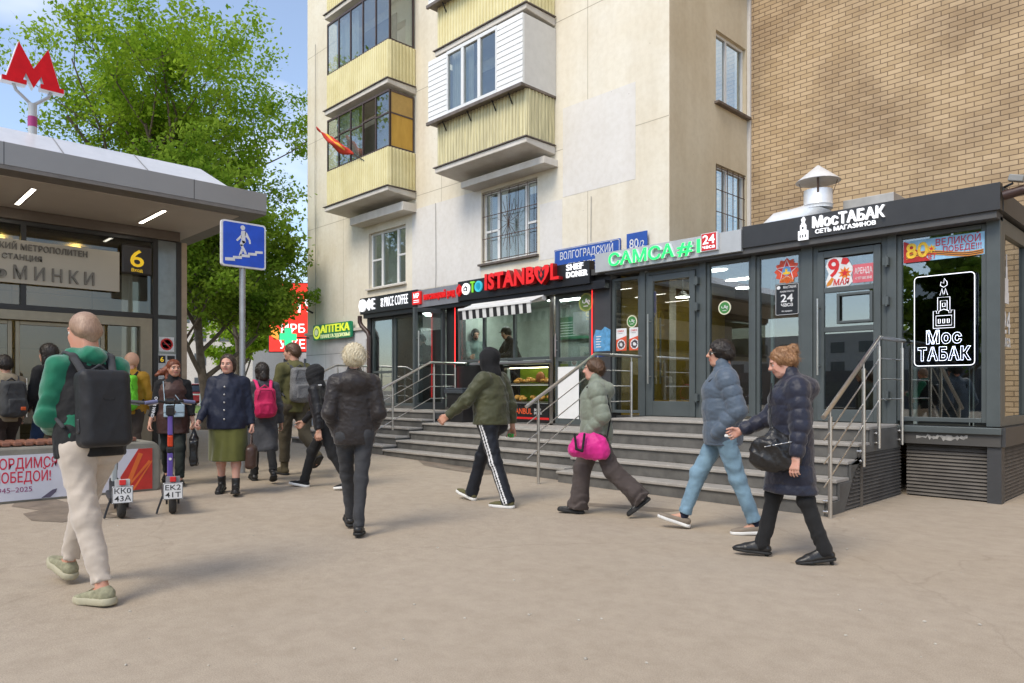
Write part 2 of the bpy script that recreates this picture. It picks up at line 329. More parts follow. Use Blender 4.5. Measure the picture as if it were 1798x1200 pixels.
# ------------------------------------------------------------------ apartment building
YM, YB, XC, XL = 11.2, 14.16, -7.37, -20.73        # main facade, recessed brick facade, corner, left end
apt = thing('apartment_building', 'tall cream plastered apartment block with yellow corrugated balconies above the shops', 'building', (-14, YM, .2))
ZTOP = 24
def px_rect(p0, p1, q0, q1, Y):   # photo rectangle on a facade plane -> X0, X1, Z0, Z1 (mid-height depth)
    a, b = onY(p0, (q0+q1)/2, Y), onY(p1, (q0+q1)/2, Y)
    return a.x, b.x, 0, 0
WIN = [  # X0, X1, Z0, Z1 on the main facade, with lintels under the balconies
    (-17.25, -15.50, 4.15, 5.70), (-12.50, -10.70, 4.25, 5.92)]
for k in range(1, 6):
    WIN += [(-17.25, -15.50, 4.15+2.7*k, 5.7+2.7*k), (-12.5, -10.7, 4.25+2.7*k, 5.92+2.7*k)]
def wall_with_holes(mb, x0, x1, z0, z1, y, holes, dy):   # facade in the XZ plane facing -Y, with reveals dy deep
    xs = sorted({x0, x1, *[h[0] for h in holes], *[h[1] for h in holes]}); zs = sorted({z0, z1, *[h[2] for h in holes], *[h[3] for h in holes]})
    for i in range(len(xs)-1):
        for j in range(len(zs)-1):
            cx, cz = (xs[i]+xs[i+1])/2, (zs[j]+zs[j+1])/2
            if any(h[0] < cx < h[1] and h[2] < cz < h[3] for h in holes): continue
            mb.quad((xs[i], y, zs[j]), (xs[i+1], y, zs[j]), (xs[i+1], y, zs[j+1]), (xs[i], y, zs[j+1]))
    for a, b, c, d in holes:
        mb.quad((a, y, c), (a, y+dy, c), (a, y+dy, d), (a, y, d)).quad((b, y+dy, c), (b, y, c), (b, y, d), (b, y+dy, d))
        mb.quad((a, y, d), (a, y+dy, d), (b, y+dy, d), (b, y, d)).quad((a, y+dy, c), (a, y, c), (b, y, c), (b, y+dy, c))
mb = MB(); shop_hole = (-15.6, XC-.001, -.3, 3.45)
wall_with_holes(mb, XL, XC, -.3, ZTOP, YM, WIN+[shop_hole], .22)
mb.build('wall', M_CREAM, apt)
# side wall facing +X with two windows, left end wall and roof
mb = MB()
SW = []      # (y0,y1,z0,z1)
for k in range(0, 6): SW.append((12.84, 14.06, 4.38+2.66*k, 5.82+2.66*k))
ys = sorted({YM, YB+.35, 12.84, 14.06}); zs = sorted({3.2, ZTOP, *[h[2] for h in SW], *[h[3] for h in SW]})
for i in range(len(ys)-1):
    for j in range(len(zs)-1):
        cy, cz = (ys[i]+ys[i+1])/2, (zs[j]+zs[j+1])/2
        if any(h[0] < cy < h[1] and h[2] < cz < h[3] for h in SW): continue
        mb.quad((XC, ys[i], zs[j]), (XC, ys[i+1], zs[j]), (XC, ys[i+1], zs[j+1]), (XC, ys[i], zs[j+1]))
for a, b, c, d in SW:
    q = XC-.2
    mb.quad((XC, a, c), (XC, a, d), (q, a, d), (q, a, c)).quad((XC, b, c), (q, b, c), (q, b, d), (XC, b, d)).quad((XC, a, d), (XC, b, d), (q, b, d), (q, a, d)).quad((XC, a, c), (q, a, c), (q, b, c), (XC, b, c))
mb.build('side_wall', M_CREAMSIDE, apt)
mb = MB(); mb.quad((XL, YM, -.3), (XL, YM, ZTOP), (XL, 26, ZTOP), (XL, 26, -.3)).quad((XL, YM, ZTOP), (XC, YM, ZTOP), (XC, 26, ZTOP), (XL, 26, ZTOP))
mb.build('end_wall', M_CREAM, apt)
# white tiled ground-floor cladding left of the shops, grey plinth, cornice strip, repaint patches, panel joints
pw = (-17.35, -16.05, 1.0, 2.75)
mb = MB(); wall_with_holes(mb, XL-.02, -15.55, .75, 3.02, YM-.03, [pw], .2); mb.quad((XL-.02, YM-.03, .75), (XL-.02, YM-.03, 3.02), (XL-.02, 25, 3.02), (XL-.02, 25, .75)); mb.build('tile_cladding', M_TILE, apt)
MB().box(XL-.05, -15.6, YM-.07, YM+.02, -.2, .75).build('plinth', M_STUCCO_DARK, apt)
MB().box(XL-.05, -15.6, YM-.09, YM+.02, 3.02, 3.1).build('cornice', M_SLAB, apt)
mb = MB(); 
for q in ((-9.96, -8.12, 5.33, 7.18), (-15.2, -12.52, 3.9, 6.0), (-10.62, -9.98, 4.1, 5.3)):
    MB().box(q[0], q[1], YM-.004, YM+.01, q[2], q[3]).build('repainted_patch', M_PATCH, apt)
mb = MB()
for z in (6.33, 9.03, 11.73, 14.43): mb.box(XL+.02, XC-.01, YM-.002, YM+.01, z, z+.012)
for x in (-18.6, -14.0, -9.3): mb.box(x, x+.012, YM-.002, YM+.01, 3.5, ZTOP-.1)
mb.build('panel_joint', mat('joint_sealant', (.42, .37, .28), .9), apt)
# windows
M_VOID = mat('unlit_room', (.10, .095, .085), .9)
def window(par, x0, x1, z0, z1, y, frame, mull, trans=(), fw=.06, curtain=None, sill=True, grille=0, name='window'):
    f = MB(); yy = y+.1
    f.box(x0, x1, yy, yy+.07, z0, z0+fw).box(x0, x1, yy, yy+.07, z1-fw, z1)
    xs = [x0]+list(mull)+[x1]
    f.box(x0, x0+fw, yy+.001, yy+.069, z0+fw, z1-fw).box(x1-fw, x1, yy+.001, yy+.069, z0+fw, z1-fw)
    for q in mull: f.box(q-fw*.75, q+fw*.75, yy+.002, yy+.068, z0+fw, z1-fw)
    for (a, b, z) in trans: f.box(a, b, yy+.006, yy+.062, z-fw*.45, z+fw*.45)
    fo = f.build(name, frame, par, bevel=.006)
    p = MB()
    for k in range(len(xs)-1): p.box(xs[k]+fw*.6, xs[k+1]-fw*.6, yy+.03, yy+.037, z0+fw*.8, z1-fw*.8)
    p.build('pane', M_GLASS, fo)
    r = MB(); r.quad((x0-.3, yy+1.6, z0-.3), (x1+.3, yy+1.6, z0-.3), (x1+.3, yy+1.6, z1+.3), (x0-.3, yy+1.6, z1+.3)); r.build('room_back', M_VOID, fo)
    if curtain:
        c = MB()
        for a, b in curtain:
            n = max(4, int((b-a)/.035)); pts = [(a+(b-a)*k/n, yy+.16+.025*math.sin(k*1.7+a)) for k in range(n+1)]
            for k in range(n): c.quad((*pts[k], z0+.03), (*pts[k+1], z0+.03), (*pts[k+1], z1-.03), (*pts[k], z1-.03))
        c.build('curtain', M_CURT, fo, smooth=True)
    if sill: MB().box(x0-.05, x1+.05, y-.09, y+.11, z0-.05, z0-.005).build('sill', M_SHEET if sill == 2 else M_SLAB, fo)
    if grille:
        g = MB(); yg = y+.02; n = 6
        for k in range(n+1): xx = x0+.04+(x1-x0-.08)*k/n; g.box(xx-.005, xx+.005, yg, yg+.010, z0+.03, z1-.03)
        for k in range(4): zz = z0+.06+(z1-z0-.12)*k/3; g.box(x0+.02, x1-.02, yg-.008, yg, zz-.008, zz+.008)
        cx, cz = (x0+x1)/2, (z0+z1)/2
        for k in range(8):
            an = math.pi*k/8+.2; d = Vector((math.cos(an)*.33, 0, math.sin(an)*.62)); g.bar(Vector((cx, yg-.016, cz))-d, Vector((cx, yg-.016, cz))+d, .008, .008, (0, 1, 0))
        g.build('security_grille', M_RUST, fo)
    return fo
w = WIN[0]; window(apt, *w, YM, M_WHITEP, (-16.72, -15.98), ((-17.2, -16.75, 4.95), (-15.95, -15.53, 4.95)), curtain=[(-16.66, -16.05)])
w = WIN[1]; window(apt, *w, YM, M_WHITEP, (-12.02, -11.12), ((-12.45, -12.05, 5.0), (-11.1, -10.74, 5.0)), curtain=[(-12.4, -12.1), (-11.9, -11.3)], sill=2, grille=1)
window(apt, *pw, YM-.03, M_WHITEP, (-16.7,), (), curtain=[(-17.2, -16.8)], sill=False)
for q in ((-17.55, -15.02, 5.92, 6.13), (-12.75, -10.1, 6.0, 6.14)): MB().box(q[0], q[1], YM-.42, YM+.01, q[2], q[3]).build('lintel', M_SLAB, apt)
# side-wall windows: frame, panes, sill, grille
for k, (a, b, c, d) in enumerate(SW[:3]):
    f = MB(); xx = XC-.14; fw = .06
    f.box(xx, xx+.07, a, b, c, c+fw).box(xx, xx+.07, a, b, d-fw, d)
    for y in (a+fw/2, a+(b-a)*.42, b-fw/2): f.box(xx+.001, xx+.069, y-fw/2, y+fw/2, c+fw, d-fw)
    fo = f.build('window', M_WHITEP, apt, bevel=.006)
    MB().box(xx+.03, xx+.036, a+.03, b-.03, c+.03, d-.03).build('pane', M_GLASS, fo)
    MB().quad((xx-1.2, a-.3, c-.3), (xx-1.2, b+.3, c-.3), (xx-1.2, b+.3, d+.3), (xx-1.2, a-.3, d+.3)).build('room_back', M_VOID, fo)
    MB().box(XC-.05, XC+.1, a-.06, b+.06, c-.05, c-.004).build('sill', M_SHEET, fo)
    if k == 0:
        g = MB(); xg = XC-.03
        for q in range(6): y = a+.05+(b-a-.1)*q/5; g.box(xg, xg+.012, y-.007, y+.007, c+.02, d-.02)
        for q in range(4): z = c+.06+(d-c-.12)*q/3; g.box(xg+.012, xg+.022, a+.02, b-.02, z-.007, z+.007)
        g.build('security_grille', M_RUST, fo)
# balconies
def corr(mb, a, b, z0, z1, pitch=.1, dep=.022, out=(0, -1, 0)):   # corrugated sheet between two ground points
    a, b, o = Vector(a), Vector(b), Vector(out); n = max(1, int((b-a).length/pitch)); prof = ((0, 0), (.28, 0), (.38, 1), (.80, 1), (.92, 0))
    pts = []
    for k in range(n):
        for t, d in prof: pts.append(a+(b-a)*((k+t)/n)+o*d*dep)
    pts.append(b.copy())
    for k in range(len(pts)-1):
        p, q = pts[k], pts[k+1]; mb.quad((p.x, p.y, z0), (q.x, q.y, z0), (q.x, q.y, z1), (p.x, p.y, z1))
    n2 = len(pts)
def balcony(x0, x1, zb, kind, dep=.83, mat_par=None):
    """slab bottom zb; parapet 1.0 m; glazing to the slab above at zb+2.7"""
    yf = YM-dep; zs = zb+.16; zp = zs+1.0; zt = zb+2.62
    s = MB(); s.hexa([(x0-.04, yf-.05, zb+.05), (x1+.03, yf-.05, zb+.05), (x1+.03, YM, zb-.01), (x0-.04, YM, zb-.01)], [(x0-.04, yf-.05, zs), (x1+.03, yf-.05, zs), (x1+.03, YM, zs), (x0-.04, YM, zs)])
    so_ = s.build('balcony', M_SLAB, apt, bevel=.015)
    t = MB(); t.box(x0-.07, x1+.06, yf-.09, yf+.04, zs+.002, zs+.022).box(x1-.02, x1+.07, yf+.04, YM-.02, zs+.003, zs+.021); t.build('drip_flashing', M_SHEET, so_)
    p = MB(); corr(p, (x0, yf, 0), (x1, yf, 0), zs+.01, zp); corr(p, (x1, yf, 0), (x1, YM, 0), zs+.01, zp, out=(1, 0, 0)); corr(p, (x0, YM, 0), (x0, yf, 0), zs+.01, zp, out=(-1, 0, 0))
    p.box(x0+.01, x1-.01, yf+.03, yf+.05, zs, zp-.01).box(x1-.05, x1-.03, yf+.05, YM, zs, zp-.01).box(x0+.03, x0+.05, yf+.05, YM, zs, zp-.01)
    p.build('parapet', [mat_par or M_CORR], so_)
    if not kind: return so_
    if kind == 'upvc':
        ex = .17; y = yf-ex; 
        c = MB(); c.box(x0-.12, x1+.05, y, YM, zp+.001, zp+.05).box(x0-.14, x1+.07, y-.06, y, zp-.03, zp+.04); c.build('ledge', M_SHEET, so_)
        for xx in (x0+.35, x0+1.2, x0+2.0, x1-.4): b_ = MB().bar((xx, y+.03, zp-.02), (xx, yf-.02, zp-.22), .02, .02, (1, 0, 0)).build('bracket', M_BLACK, so_)
        g0, g1 = x0+.55, x1-.70; 
        for a, b in ((x0-.12, g0), (g1, x1+.05)):
            sd_ = MB(); n = int((zt-zp-.05)/.115)
            for k in range(n):
                z = zp+.05+(zt-zp-.05)*k/n; h = (zt-zp-.05)/n; sd_.hexa([(a, y-.012, z), (b, y-.012, z), (b, y+.05, z), (a, y+.05, z)], [(a, y, z+h-.002), (b, y, z+h-.002), (b, y+.05, z+h-.002), (a, y+.05, z+h-.002)])
            sd_.build('siding', M_WHITE, so_)
        for q in (x1+.02, x0-.12): MB().box(q, q+.03, y+.05, YM-.01, zp+.05, zt).build('side_panel', mat('off_white_panel', (.62, .60, .56), .6, var=.05), so_)
        f = MB(); xs = [g0, g0+(g1-g0)*.33, g0+(g1-g0)*.66, g1]
        f.box(g0, g1, y-.02, y+.06, zp+.05, zp+.13).box(g0, g1, y-.02, y+.06, zt-.08, zt)
        for q in xs: f.box(max(g0, q-.045), min(g1, q+.045), y-.018, y+.058, zp+.13, zt-.08)
        fo = f.build('glazing_frame', M_WHITEP, so_, bevel=.008)
        pn = MB()
        for k in range(3): pn.box(xs[k]+.04, xs[k+1]-.04, y+.02, y+.026, zp+.12, zt-.07)
        pn.build('pane', M_GLASS, so_)
        cu = MB()
        for k in range(60):
            a, b = g0+(g1-g0)*.45*k/60, g0+(g1-g0)*.45*(k+1)/60; cu.quad((a, y+.16+.03*math.sin(k), zp+.1), (b, y+.16+.03*math.sin(k+1), zp+.1), (b, y+.16+.03*math.sin(k+1), zt), (a, y+.16+.03*math.sin(k), zt))
        cu.build('curtain', M_CURT, so_, smooth=True)
    else:
        f = MB(); y = yf+.01; n = 5; fw = .035; ztr = zt-.48
        f.box(x0, x1, y, y+.05, zp, zp+.05).box(x0, x1, y, y+.05, zt-.05, zt)
        for k in range(n+1):
            q = x0+(x1-x0)*k/n; f.box(max(x0, q-fw/2), min(x1, q+fw/2), y+.001, y+.049, zp+.05, zt-.05)
        if kind == 'transom':
            for k in range(n): q0, q1 = x0+(x1-x0)*k/n+fw/2, x0+(x1-x0)*(k+1)/n-fw/2; f.box(q0, q1, y+.004, y+.046, ztr-.02+.04*(k % 2)-.1, ztr+.015+.04*(k % 2)-.1)
        for yy in (yf+.06, YM-.06): f.box(x1-.05, x1, yy-.02, yy+.02, zp+.0, zt)
        f.box(x1-.049, x1-.001, yf+.08, YM-.08, zt-.05, zt).box(x1-.049, x1-.001, yf+.08, YM-.08, zp, zp+.05)
        f.box(x0, x0+.05, YM-.06, YM-.02, zp, zt)
        fo = f.build('glazing_frame', M_BROWNF, so_)
        pn = MB()
        for k in range(n):
            if kind == 'transom' and k == 3: continue
            pn.box(x0+(x1-x0)*k/n+fw/2-.004, x0+(x1-x0)*(k+1)/n-fw/2+.004, y+.02, y+.025, zp+.045, zt-.045)
        if kind != 'transom': pn.box(x1-.03, x1-.025, yf+.07, YM-.07, zp+.04, zt-.04)
        pn.build('pane', M_GLASS, so_)
        if kind == 'transom':
            MB().box(x1-.028, x1-.012, yf+.081, YM-.081, zp+.051, ztr-.12).build('side_board', M_OCHRE, so_)
            MB().box(x1-.049, x1-.002, yf+.081, YM-.081, ztr-.12, ztr-.08).build('side_rail', M_BROWNF, so_)
            MB().box(x1-.026, x1-.014, yf+.081, YM-.081, ztr-.08, zt-.051).build('side_transom_board', mat('faded_ochre_board', (.44, .28, .08), .6), so_)
        cu = MB()
        for k in range(40):
            a, b = x0+.2+1.1*k/40, x0+.2+1.1*(k+1)/40; cu.quad((a, y+.2+.03*math.sin(k), zp), (b, y+.2+.03*math.sin(k+1), zp), (b, y+.2+.03*math.sin(k+1), zt), (a, y+.2+.03*math.sin(k), zt))
        cu.build('curtain', M_CURT, so_, smooth=True)
    # balcony back wall: dark doorway
    MB().box(x0+.6, x1-.8, YM-.03, YM-.01, zs, zt-.2).build('doorway', mat('shaded_balcony_door', (.30, .27, .22), .8), so_)
    return so_
LX0, LX1, RX0, RX1 = -18.10, -15.07, -13.10, -10.20
balcony(LX0, LX1, 6.28, 'transom'); balcony(LX0, LX1, 8.98, 'plain'); balcony(LX0, LX1, 11.68, None); balcony(LX0, LX1, 14.38, None)
balcony(RX0, RX1, 6.28, 'upvc', mat_par=M_CORRW); balcony(RX0, RX1, 8.98, 'upvc'); balcony(RX0, RX1, 11.68, None)
# ------------------------------------------------------------------ recessed brick building
brk = thing('brick_building', 'tan brick wall of the recessed block behind the black tobacco shop', 'building', (-2, YB, 0))
MB().quad((XC, YB, -.2), (-.55, YB, -.2), (-.55, YB, ZTOP), (XC, YB, ZTOP)).build('wall', M_BRICK, brk)
mb = MB(); mb.quad((-.55, YB-.13, -.2), (14, YB-.13, -.2), (14, YB-.13, ZTOP), (-.55, YB-.13, ZTOP)); mb.cur = 1; mb.quad((-.55, YB, -.2), (-.55, YB-.13, -.2), (-.55, YB-.13, ZTOP), (-.55, YB, ZTOP)); mb.build('pier', [M_BRICK, M_BRICKY], brk)
MB().box(XC+.002, XC+.07, YB-.05, YB+.05, 3.2, ZTOP).build('corner_joint', M_PATCH, brk)
mb = MB(); r_ = random.Random(3)
x, z = -.52, 12.
pts = [(x, YB-.135, z)]
while z > 3.9:
    z -= .35; x += r_.uniform(-.07, .07); pts.append((x+.02, YB-.135, z))
mb.tube(pts, .008, 4); mb.build('crack', M_BLACK, brk)
for xq, zt_ in ((-.72, 6.2), (-.62, 5.4)): MB().tube([(xq, YB-.06, 3.5), (xq+.01, YB-.06, 4.3), (xq-.01, YB-.06, zt_)], .011, 5).build('cable', M_BLACK, brk)
cb = MB(); cb.tube([(XL+.6, YM-.06, 3.2), (XL+.62, YM-.06, 4.6), (XL+.58, YM-.06, 7.5), (XL+.6, YM-.06, 12)], .009, 5); cb.build('cable', mat('grey_cable', (.25, .24, .22), .7), apt)
cb = MB(); cb.tube([(-14.2, YM-.03, 3.6), (-14.18, YM-.03, 4.4), (-14.2, YM-.03, 6.0)], .006, 5); cb.tube([(-9.2, YM-.02, 4.3), (-9.19, YM-.02, 5.2)], .005, 5); cb.build('cable', mat('grey_cable', 0), apt)
bk = MB(); bk.bar((XL+.35, YM-.01, 3.72), (XL+.35, YM-.22, 3.80), .05, .05); bk.bar((XL+.35, YM-.20, 3.78), (XL+.28, YM-.30, 3.92), .02, .02); bk.bar((XL+.35, YM-.20, 3.78), (XL+.42, YM-.30, 3.90), .02, .02); bk.build('bracket', M_BLACK, apt)
gp = MB(); gp.tube([(-.2, YB-.25, 3.2), (-.2, YB-.25, 1.3), (.05, YB-.25, 1.1), (3.5, YB-.25, 1.1)], .028, 10).tube([(-.2, YB-.25, 3.2), (-.15, YB-.25, 3.65), (5, YB-.25, 3.65)], .028, 10)
gp.tube([(-.2, YB-.13, 2.4), (-.2, YB-.25, 2.4)], .02, 6)
gp.build('gas_pipe', M_YEL, brk, smooth=True, auto=40)
# ------------------------------------------------------------------ shop pavilion
YS, YF, ZD, ZL = 9.83, 9.60, .89, .67
XR = -1.99; XSH = -15.2
shop = thing('shop_pavilion', 'row of small glazed shops with dark grey frames and black fascia built along the block', 'shop', (-8, YS, 0))
M_FLOOR = mat('shop_floor_tile', (.16, .15, .14), .4); M_IWALL = mat('brown_shop_wall', (.14, .10, .07), .8, var=.2); M_IWALLY = mat('yellow_shop_wall', (.45, .30, .04), .7, var=.15)
M_IWALLG = mat('kitchen_wall', (.36, .40, .36), .6); M_CEIL = mat('shop_ceiling', (.35, .35, .34), .8)
M_LAMP = mat('lit_lamp_panel', (1, .95, .85), .5, var=0, emit=14)
M_SOFF = mat('dark_soffit', (.075, .075, .075), .7)
def pbox(name, m, *q, par=None, bevel=0): return MB().box(*q).build(name, m, par or shop, bevel=bevel)
def pane(par, x0, x1, z0, z1, y, m=None, name='pane'): return MB().box(x0, x1, y, y+.012, z0, z1).build(name, m or M_GLASSD, par)
def frame(name, x0, x1, z0, z1, y, w=.06, d=.08, m=None, par=None, rails=(), mulls=()):
    f = MB(); f.box(x0, x0+w, y, y+d, z0, z1).box(x1-w, x1, y, y+d, z0, z1).box(x0+w, x1-w, y+.001, y+d-.001, z1-w, z1).box(x0+w, x1-w, y+.001, y+d-.001, z0, z0+w)
    for z in rails: f.box(x0+w, x1-w, y+.002, y+d-.002, z-w/2, z+w/2)
    for x in mulls: f.box(x-w/2, x+w/2, y+.002, y+d-.002, z0+w, z1-w)
    return f.build(name, m or M_ANTH, par or shop, bevel=.006)
ZG0, ZG1 = .93, 3.27
# posts between the bays
for x0, x1 in ((-2.13, XR), (-3.21, -3.10), (-4.32, -4.16), (-5.06, -4.99), (-5.92, -5.80), (-7.03, -6.92)):
    pbox('post', M_ANTH, x0, x1, YS-.03, YS+.1, ZD, 3.33, bevel=.006)
pbox('pier', M_ANTH2, -8.0, -7.62, YS-.04, YS+.25, ZL, 3.33)
pbox('pier', M_BLACK, -12.08, -11.76, YS-.02, YS+.25, ZL, 3.2)
pbox('lintel_beam', M_SOFF, -7.62, XR, YS-.2, YS+.1, 3.28, 3.40)
pbox('lintel_beam', M_BLACK, -15.1, -7.63, YS-.18, YS+.1, 3.06, 3.2)
# right-hand display window
w = frame('window', -3.10, -2.13, ZG0, 3.27, YS, .055); pane(w, -3.05, -2.18, ZG0+.05, 3.22, YS+.03)
# tobacco shop door
def door_leaf(x0, x1, z0, z1, y, rails, w=.09, kick=.16, name='door'):
    f = MB(); f.box(x0, x0+w, y, y+.06, z0, z1).box(x1-w, x1, y, y+.06, z0, z1).box(x0+w, x1-w, y+.001, y+.059, z1-w, z1).box(x0+w, x1-w, y+.001, y+.059, z0, z0+kick)
    for z in rails: f.box(x0+w, x1-w, y+.002, y+.058, z-.035, z+.035)
    d = f.build(name, M_ANTH, shop, bevel=.006); zs = [z0+kick]+list(rails)+[z1-w]
    for k in range(len(zs)-1): pane(d, x0+w-.01, x1-w+.01, zs[k]+.02, zs[k+1]-.02, y+.025)
    return d
frame('door_frame', -4.16, -3.21, ZD, 3.28, YS-.01, .07)
d = door_leaf(-4.09, -3.28, ZD+.01, 3.19, YS-.045, (2.13, 2.66))
f2 = frame('vent_window', -3.82, -3.37, 2.20, 2.60, YS-.075, .035, .03, par=d)
def handle(par, x, z0, z1, y=YS-.13, m=M_STEEL):
    h = MB(); h.tube([(x, y, z0), (x, y, z1)], .014, 8)
    for z in (z0+.12, z1-.12): h.tube([(x, y, z), (x, y+.09, z)], .009, 6)
    return h.build('handle', m, par, smooth=True, auto=40)
handle(d, -4.05, 1.52, 2.55)
for z in (1.25, 2.45, 2.95):
    hg = MB(); hg.box(-3.24, -3.17, YS-.1, YS-.03, z-.05, z+.05).tube([(-3.2, YS-.09, z-.07), (-3.2, YS-.09, z+.07)], .015, 8); hg.build('hinge', M_ANTH, d)
# two display windows
w = frame('window', -4.99, -4.32, ZG0, 3.26, YS, .05); pane(w, -4.95, -4.36, ZG0+.04, 3.22, YS+.03)
w = frame('window', -5.80, -5.06, ZG0, 3.26, YS, .05); pane(w, -5.76, -5.10, ZG0+.04, 3.22, YS+.03)
# pastry shop door and side light
frame('door_frame', -6.92, -5.92, ZD, 3.25, YS-.01, .06)
d = door_leaf(-6.86, -5.98, ZD+.01, 3.18, YS-.045, (), .10, .24); handle(d, -6.79, 1.42, 2.55); handle(d, -6.70, 1.42, 2.5, YS+.09)
for z in (1.2, 2.6, 3.0):
    hg = MB(); hg.box(-5.97, -5.9, YS-.1, YS-.03, z-.05, z+.05).tube([(-5.93, YS-.09, z-.07), (-5.93, YS-.09, z+.07)], .015, 8); hg.build('hinge', M_ANTH, d)
w = frame('window', -7.62, -7.03, ZG0, 3.22, YS, .05); pane(w, -7.58, -7.07, ZG0+.04, 3.18, YS+.03)
# doner kiosk bay: upper sliding windows, counter, glazed food case, door leaf with white sheet
M_GLK = glass('kiosk_glass', (.86, .90, .88), 1.6)
w = frame('window', -11.72, -9.02, 1.90, 3.06, YS, .05, mulls=(-10.92, -10.03)); pane(w, -11.68, -10.95, 1.94, 3.02, YS+.03, M_GLK); pane(w, -10.89, -10.06, 1.94, 3.02, YS+.035, M_GLK); pane(w, -10.0, -9.06, 1.94, 3.02, YS+.03, M_GLK)
pbox('counter', mat('grey_counter', (.14, .145, .15), .4), -11.1, -8.98, YS-.22, YS+.25, 1.82, 1.875, bevel=.01)
pbox('apron_panel', M_BLACK, -11.74, -10.35, YS-.02, YS+.02, ZL, 1.82)
fc = frame('food_case', -10.33, -9.05, 1.02, 1.80, YS-.02, .045, .1, m=M_BLACK); pane(fc, -10.29, -9.09, 1.06, 1.76, YS+.0, glass('case_glass', (.95, .96, .95), .5))
pbox('case_back', mat('lime_back_panel', (.30, .48, .03), .5), -10.33, -9.05, YS+.48, YS+.5, 1.0, 1.82, par=fc)
for z in (1.07, 1.42): pbox('shelf', M_WHITE, -10.3, -9.08, YS+.05, YS+.47, z-.015, z, par=fc)
MB().box(-10.25, -9.1, YS+.1, YS+.13, 1.74, 1.755).build('strip_light', mat('case_light', (1, .85, .55), .5, var=0, emit=5), fc)
bp = pbox('lower_panel', M_BLACK, -10.34, -9.04, YS-.03, YS+.03, ZL+.04, 1.015)
b = MB(); b.text('ISTANBUL', (-10.12, YS-.033, .86), (1, 0, 0), (0, 0, 1), .105, .003, .008, width=.62); b.build('lettering', mat('orange_red_print', (.7, .10, .03), .5), bp)
b = MB(); b.text('SHEF', (-9.44, YS-.033, .92), (1, 0, 0), (0, 0, 1), .045, .003, .008, width=.17); b.build('small_lettering', M_WHITE, bp); b = MB(); b.text('DONER', (-9.44, YS-.033, .86), (1, 0, 0), (0, 0, 1), .045, .003, .008, width=.2); b.build('small_lettering', M_WHITE, bp)
MB().box(-10.3, -9.06, YS-.034, YS-.029, .76, .80).build('red_stripe', M_REDP, bp)
pbox('mullion_post', M_STEEL, -9.03, -8.95, YS-.05, YS+.05, ZL, 3.1)
d = door_leaf(-8.92, -8.04, ZL+.01, 3.06, YS-.02, (1.88,), .08, .12)
pbox('white_sheet', M_WHITE, -8.84, -8.34, YS-.03, YS-.024, .80, 1.74, par=d); handle(d, -8.87, 1.93, 2.35, YS-.07)
# coffee bay
for a, b_ in ((-15.0, -14.1), (-14.06, -13.2)):
    w = frame('window', a, b_, .95, 3.06, YS, .06, rails=(1.75,) if a < -14.5 else ()); pane(w, a+.04, b_-.04, 1.0, 3.02, YS+.03)
pbox('post', M_ANTH, -13.2, -13.08, YS-.02, YS+.1, ZD, 3.06)
f = MB(); XL_ = -12.12
f.box(XL_-.06, XL_, 8.98, 9.07, ZD+.02, 3.05).box(XL_-.06, XL_, 9.72, 9.81, ZD+.02, 3.05).box(XL_-.059, XL_-.001, 9.07, 9.72, 2.96, 3.05).box(XL_-.059, XL_-.001, 9.07, 9.72, ZD+.02, ZD+.16)
d = f.build('door', M_ANTH, shop, bevel=.006); MB().box(XL_-.035, XL_-.025, 9.06, 9.73, ZD+.15, 2.97).build('pane', M_GLASSD, d)
h = MB(); h.tube([(XL_+.08, 9.03, 1.5), (XL_+.08, 9.03, 2.55)], .014, 8)
for z in (1.65, 2.4): h.tube([(XL_+.08, 9.03, z), (XL_, 9.03, z)], .009, 6)
h.build('handle', M_STEEL, d, smooth=True, auto=40)
pbox('end_wall', M_ANTH2, XSH+.02, -15.02, YS-.02, YM, ZD, 3.2)
# plinths under the fronts, roof slab, soffit, interior shell
pbox('base_sill', M_ANTH, -3.08, XR+.02, YS-.10, YS+.02, .80, .88, bevel=.008)
sk = pbox('base_panel', mat('scuffed_base_panel', (.07, .066, .06), .6, var=.2, vscale=1.4, bump=.1), -3.08, XR+.01, YS-.06, YS+.02, .66, .80)
mb = MB(); rr = random.Random(5); n = 26     # flaked patch of pale primer
top = [(-2.86+.55*k/n, .785-.035*rr.random()) for k in range(n+1)]; bot = [(-2.86+.55*k/n, .70+.06*abs(math.sin(k*.9))*rr.random()+.0016*abs(k-13)) for k in range(n+1)]
mb.prism(bot+top[::-1], (0, YS-.061, 0), (1, 0, 0), (0, 0, 1), (0, -.002, 0)); mb.build('flaked_patch', mat('flaked_primer', (.30, .29, .27), .8, var=.35, vscale=20), sk)
pbox('base_wall', mat('grey_base_stone', (.09, .088, .082), .7, var=.25, vscale=4), -11.4, -7.6, YS-.05, YS+.3, .4, ZL+.03)
pbox('base_wall', mat('grey_base_stone', (.1, .1, .1)), -15.1, -11.42, YS-.03, YS+.3, .2, .95)
pbox('roof', mat('roof_felt', (.06, .06, .06), .9), -7.36, -1.97, YF+.02, YB-.15, 3.42, 3.5); pbox('roof', mat('roof_felt', (.06, .06, .06)), XSH, -7.365, YF+.05, YM-.1, 3.30, 3.4)
pbox('floor', M_FLOOR, -15.1, XR-.02, YS+.12, 14.0, .84, .885)
pbox('ceiling', M_CEIL, -7.6, XR-.1, YS+.12, 14.0, 3.36, 3.40); pbox('ceiling', M_CEIL, -15.1, -7.62, YS+.12, 13.0, 3.24, 3.28)
pbox('back_wall', M_IWALL, -7.6, XR-.1, 13.6, 13.7, .88, 3.36); pbox('back_wall', M_IWALLG, -15.1, -7.7, 12.2, 12.3, .88, 3.24)
pbox('partition', M_IWALLY, -7.66, -7.6, YS+.26, 13.6, .88, 3.36); pbox('partition', M_IWALL, -4.28, -4.22, YS+.14, 13.6, .88, 3.36)
